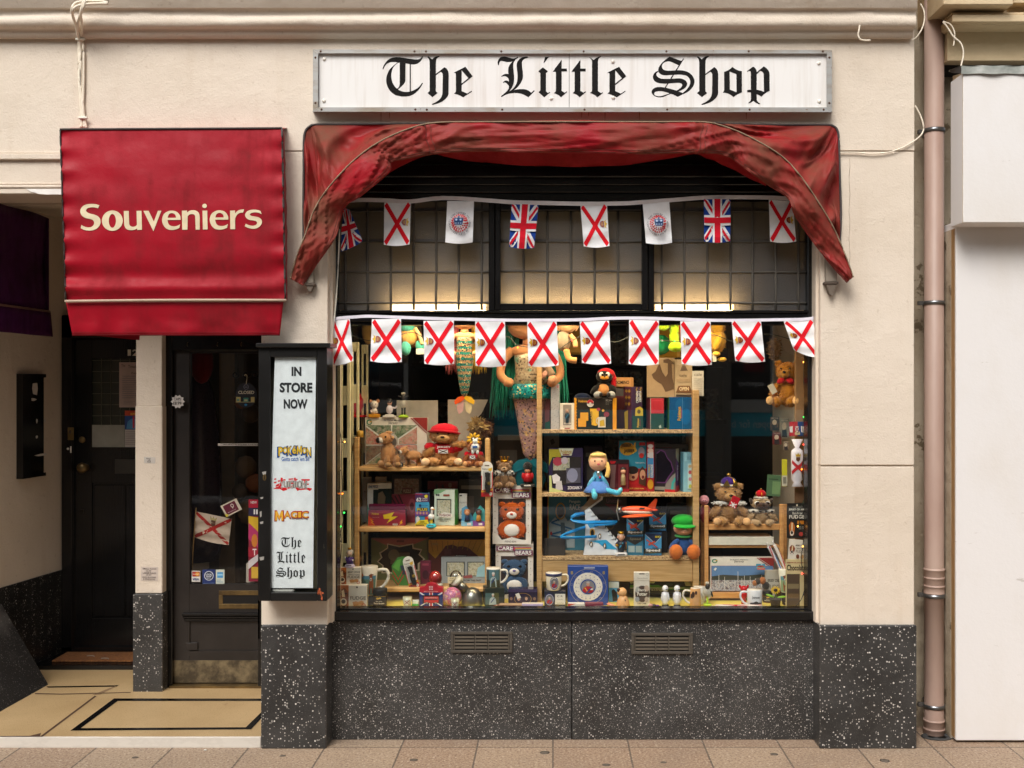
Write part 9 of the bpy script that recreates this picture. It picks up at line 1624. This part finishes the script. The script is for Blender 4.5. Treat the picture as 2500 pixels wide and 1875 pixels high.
notice('football_card', 'tilted maroon sticker packet with a white border on the shop door glass', 'sticker', [(538, 1236), (577, 1217), (591, 1244), (553, 1263)], gd2, '#bdb4a0', [('r', .1, .1, .84, .9, '#5a1a2c'), ('o', .6, .38, .09, .16, .6, '#c9c0b8'), ('s', (.55, .6), (.65, .45), .04, '#c9c0b8', 1), ('t', 'FIFA WORLD CUP', .2, .72, .7, .79, '#b8a8a8'), ('p', [(.0, .75), (.2, .85), (.1, 1.0), (0, 1)], '#b8a83a')])
t = thing('hand_flag', 'small white flag with red diagonal cross on a stick behind the shop door glass', 'flag', P(470, 1380, dd + .04))
b = B(); fn = flagfn([(478, 1249), (566, 1267), (558, 1331), (475, 1312)], dd + .05, .5, .01); b.grid(lambda u, v: fn(u, v, 0), 10, 10, '#b9aca0/c'); prints(b, [('s', (.0, .03), (1, .97), .11, '#9c2a28/c', 10), ('s', (1, .03), (0, .97), .11, '#9c2a28/c', 10), ('p', [(.44, .2), (.57, .2), (.56, .38), (.5, .44), (.45, .38)], '#5a4034'), ('p', [(.42, .2), (.41, .06), (.47, .13), (.5, .05), (.54, .13), (.6, .06), (.58, .2)], '#8a7a34')], fn, .0008); b.build('cloth', t)
b = B('#a88a5a'); b.tube([P(479, 1240, dd + .05), P(472, 1330, dd + .05), P(467, 1425, dd + .05)], .003, 6); b.build('stick', t)
notice('football_poster', 'narrow colourful football sticker poster at the right edge of the shop door glass', 'poster', R(607, 1220, 632, 1420), gd2, '#7d1f34', [('r', 0, 0, 1, .1, '#a81c34'), ('t', 'NEW', .2, .02, .8, .05, '#e0dcd6'), ('r', 0, .1, 1, .2, '#2a2440'), ('T', 'II', .5, .12, .9, .18, '#d8d4d0'), ('p', [(0, .2), (1, .22), (1, .4), (0, .36)], '#c9a42a'), ('s', (0, .38), (1, .5), .2, '#a83060', 1), ('e', .6, .5, .3, .08, '#b9702c'), ('r', 0, .58, 1, .7, '#8e1c2e'), ('T', 'T', .4, .6, .8, .68, '#d8c8c8'), ('p', [(0, .75), (1, .66), (1, .74), (0, .85)], '#b8b0b0'), ('r', .3, .82, 1, .96, '#b89434')])
b = B('#b8b4ac/g'); b.cbox(XX(600, dd + .03), XX(622, dd + .03), dd + .03, dd + .05, ZZ(1425, dd + .03), ZZ(1375, dd + .03), .02); tag(b.build('plastic_holder'), 'white plastic leaflet holder behind the bottom of the shop door glass', 'holder')
t = thing('door_handle_grille', 'curly iron hook rack dimly seen behind the shop door glass', 'rack', P(595, 915, 1.2)); b = B('#1e1a17/m')
for x in (575, 600, 622): b.tube([P(x + 9 * math.cos(a) * (1 - a / 9), 915 + 9 * math.sin(a) * (1 - a / 9), 1.2) for a in [k * .5 for k in range(14)]], .004, 5)
b.build('scroll', t)
# street bits
b = B('#cfc9c0/x'); c = F(501, 1833, .0); b.ell((c.x, c.y, .003), (.008, .006, .003)); tag(b.build('litter'), 'tiny scrap of white paper on the pavement before the marble step', 'litter')
b = B('#c97a2a/x'); c = F(800, 1803, .0); b.ell((c.x, c.y, .012), (.008, .006, .012)); tag(b.build('litter'), 'small orange scrap by the foot of the black pilaster', 'litter')
b = B('#8f8478/x');
for px, py in ((218, 1604), (253, 1610)): c = F(px, py, .091); b.tube([(c.x + .03 * math.cos(a), c.y + .02 * math.sin(a), .093) for a in (0, .6, 1.2, 1.8, 2.4)], .003, 5)
tag(b.build('feather'), 'two small pale feathers lying on the coir door mat', 'feathers')
for k, (px, py) in enumerate(((690, 1846), (1010, 1856), (1330, 1838), (1620, 1862), (1890, 1842), (2160, 1858), (330, 1850), (1480, 1868))):
    c = F(px, py, 0); b = B('#5d5348/x'); b.lathe([(.016 + .004 * (k % 3), .0006), (.012, .0022)], (c.x, c.y, 0), 11, sy=.8 + .1 * (k % 3)); tag(b.build('gum_spot'), 'flattened grey chewing gum spot on the tan pavement', 'gum', 'gum spots on the pavement')
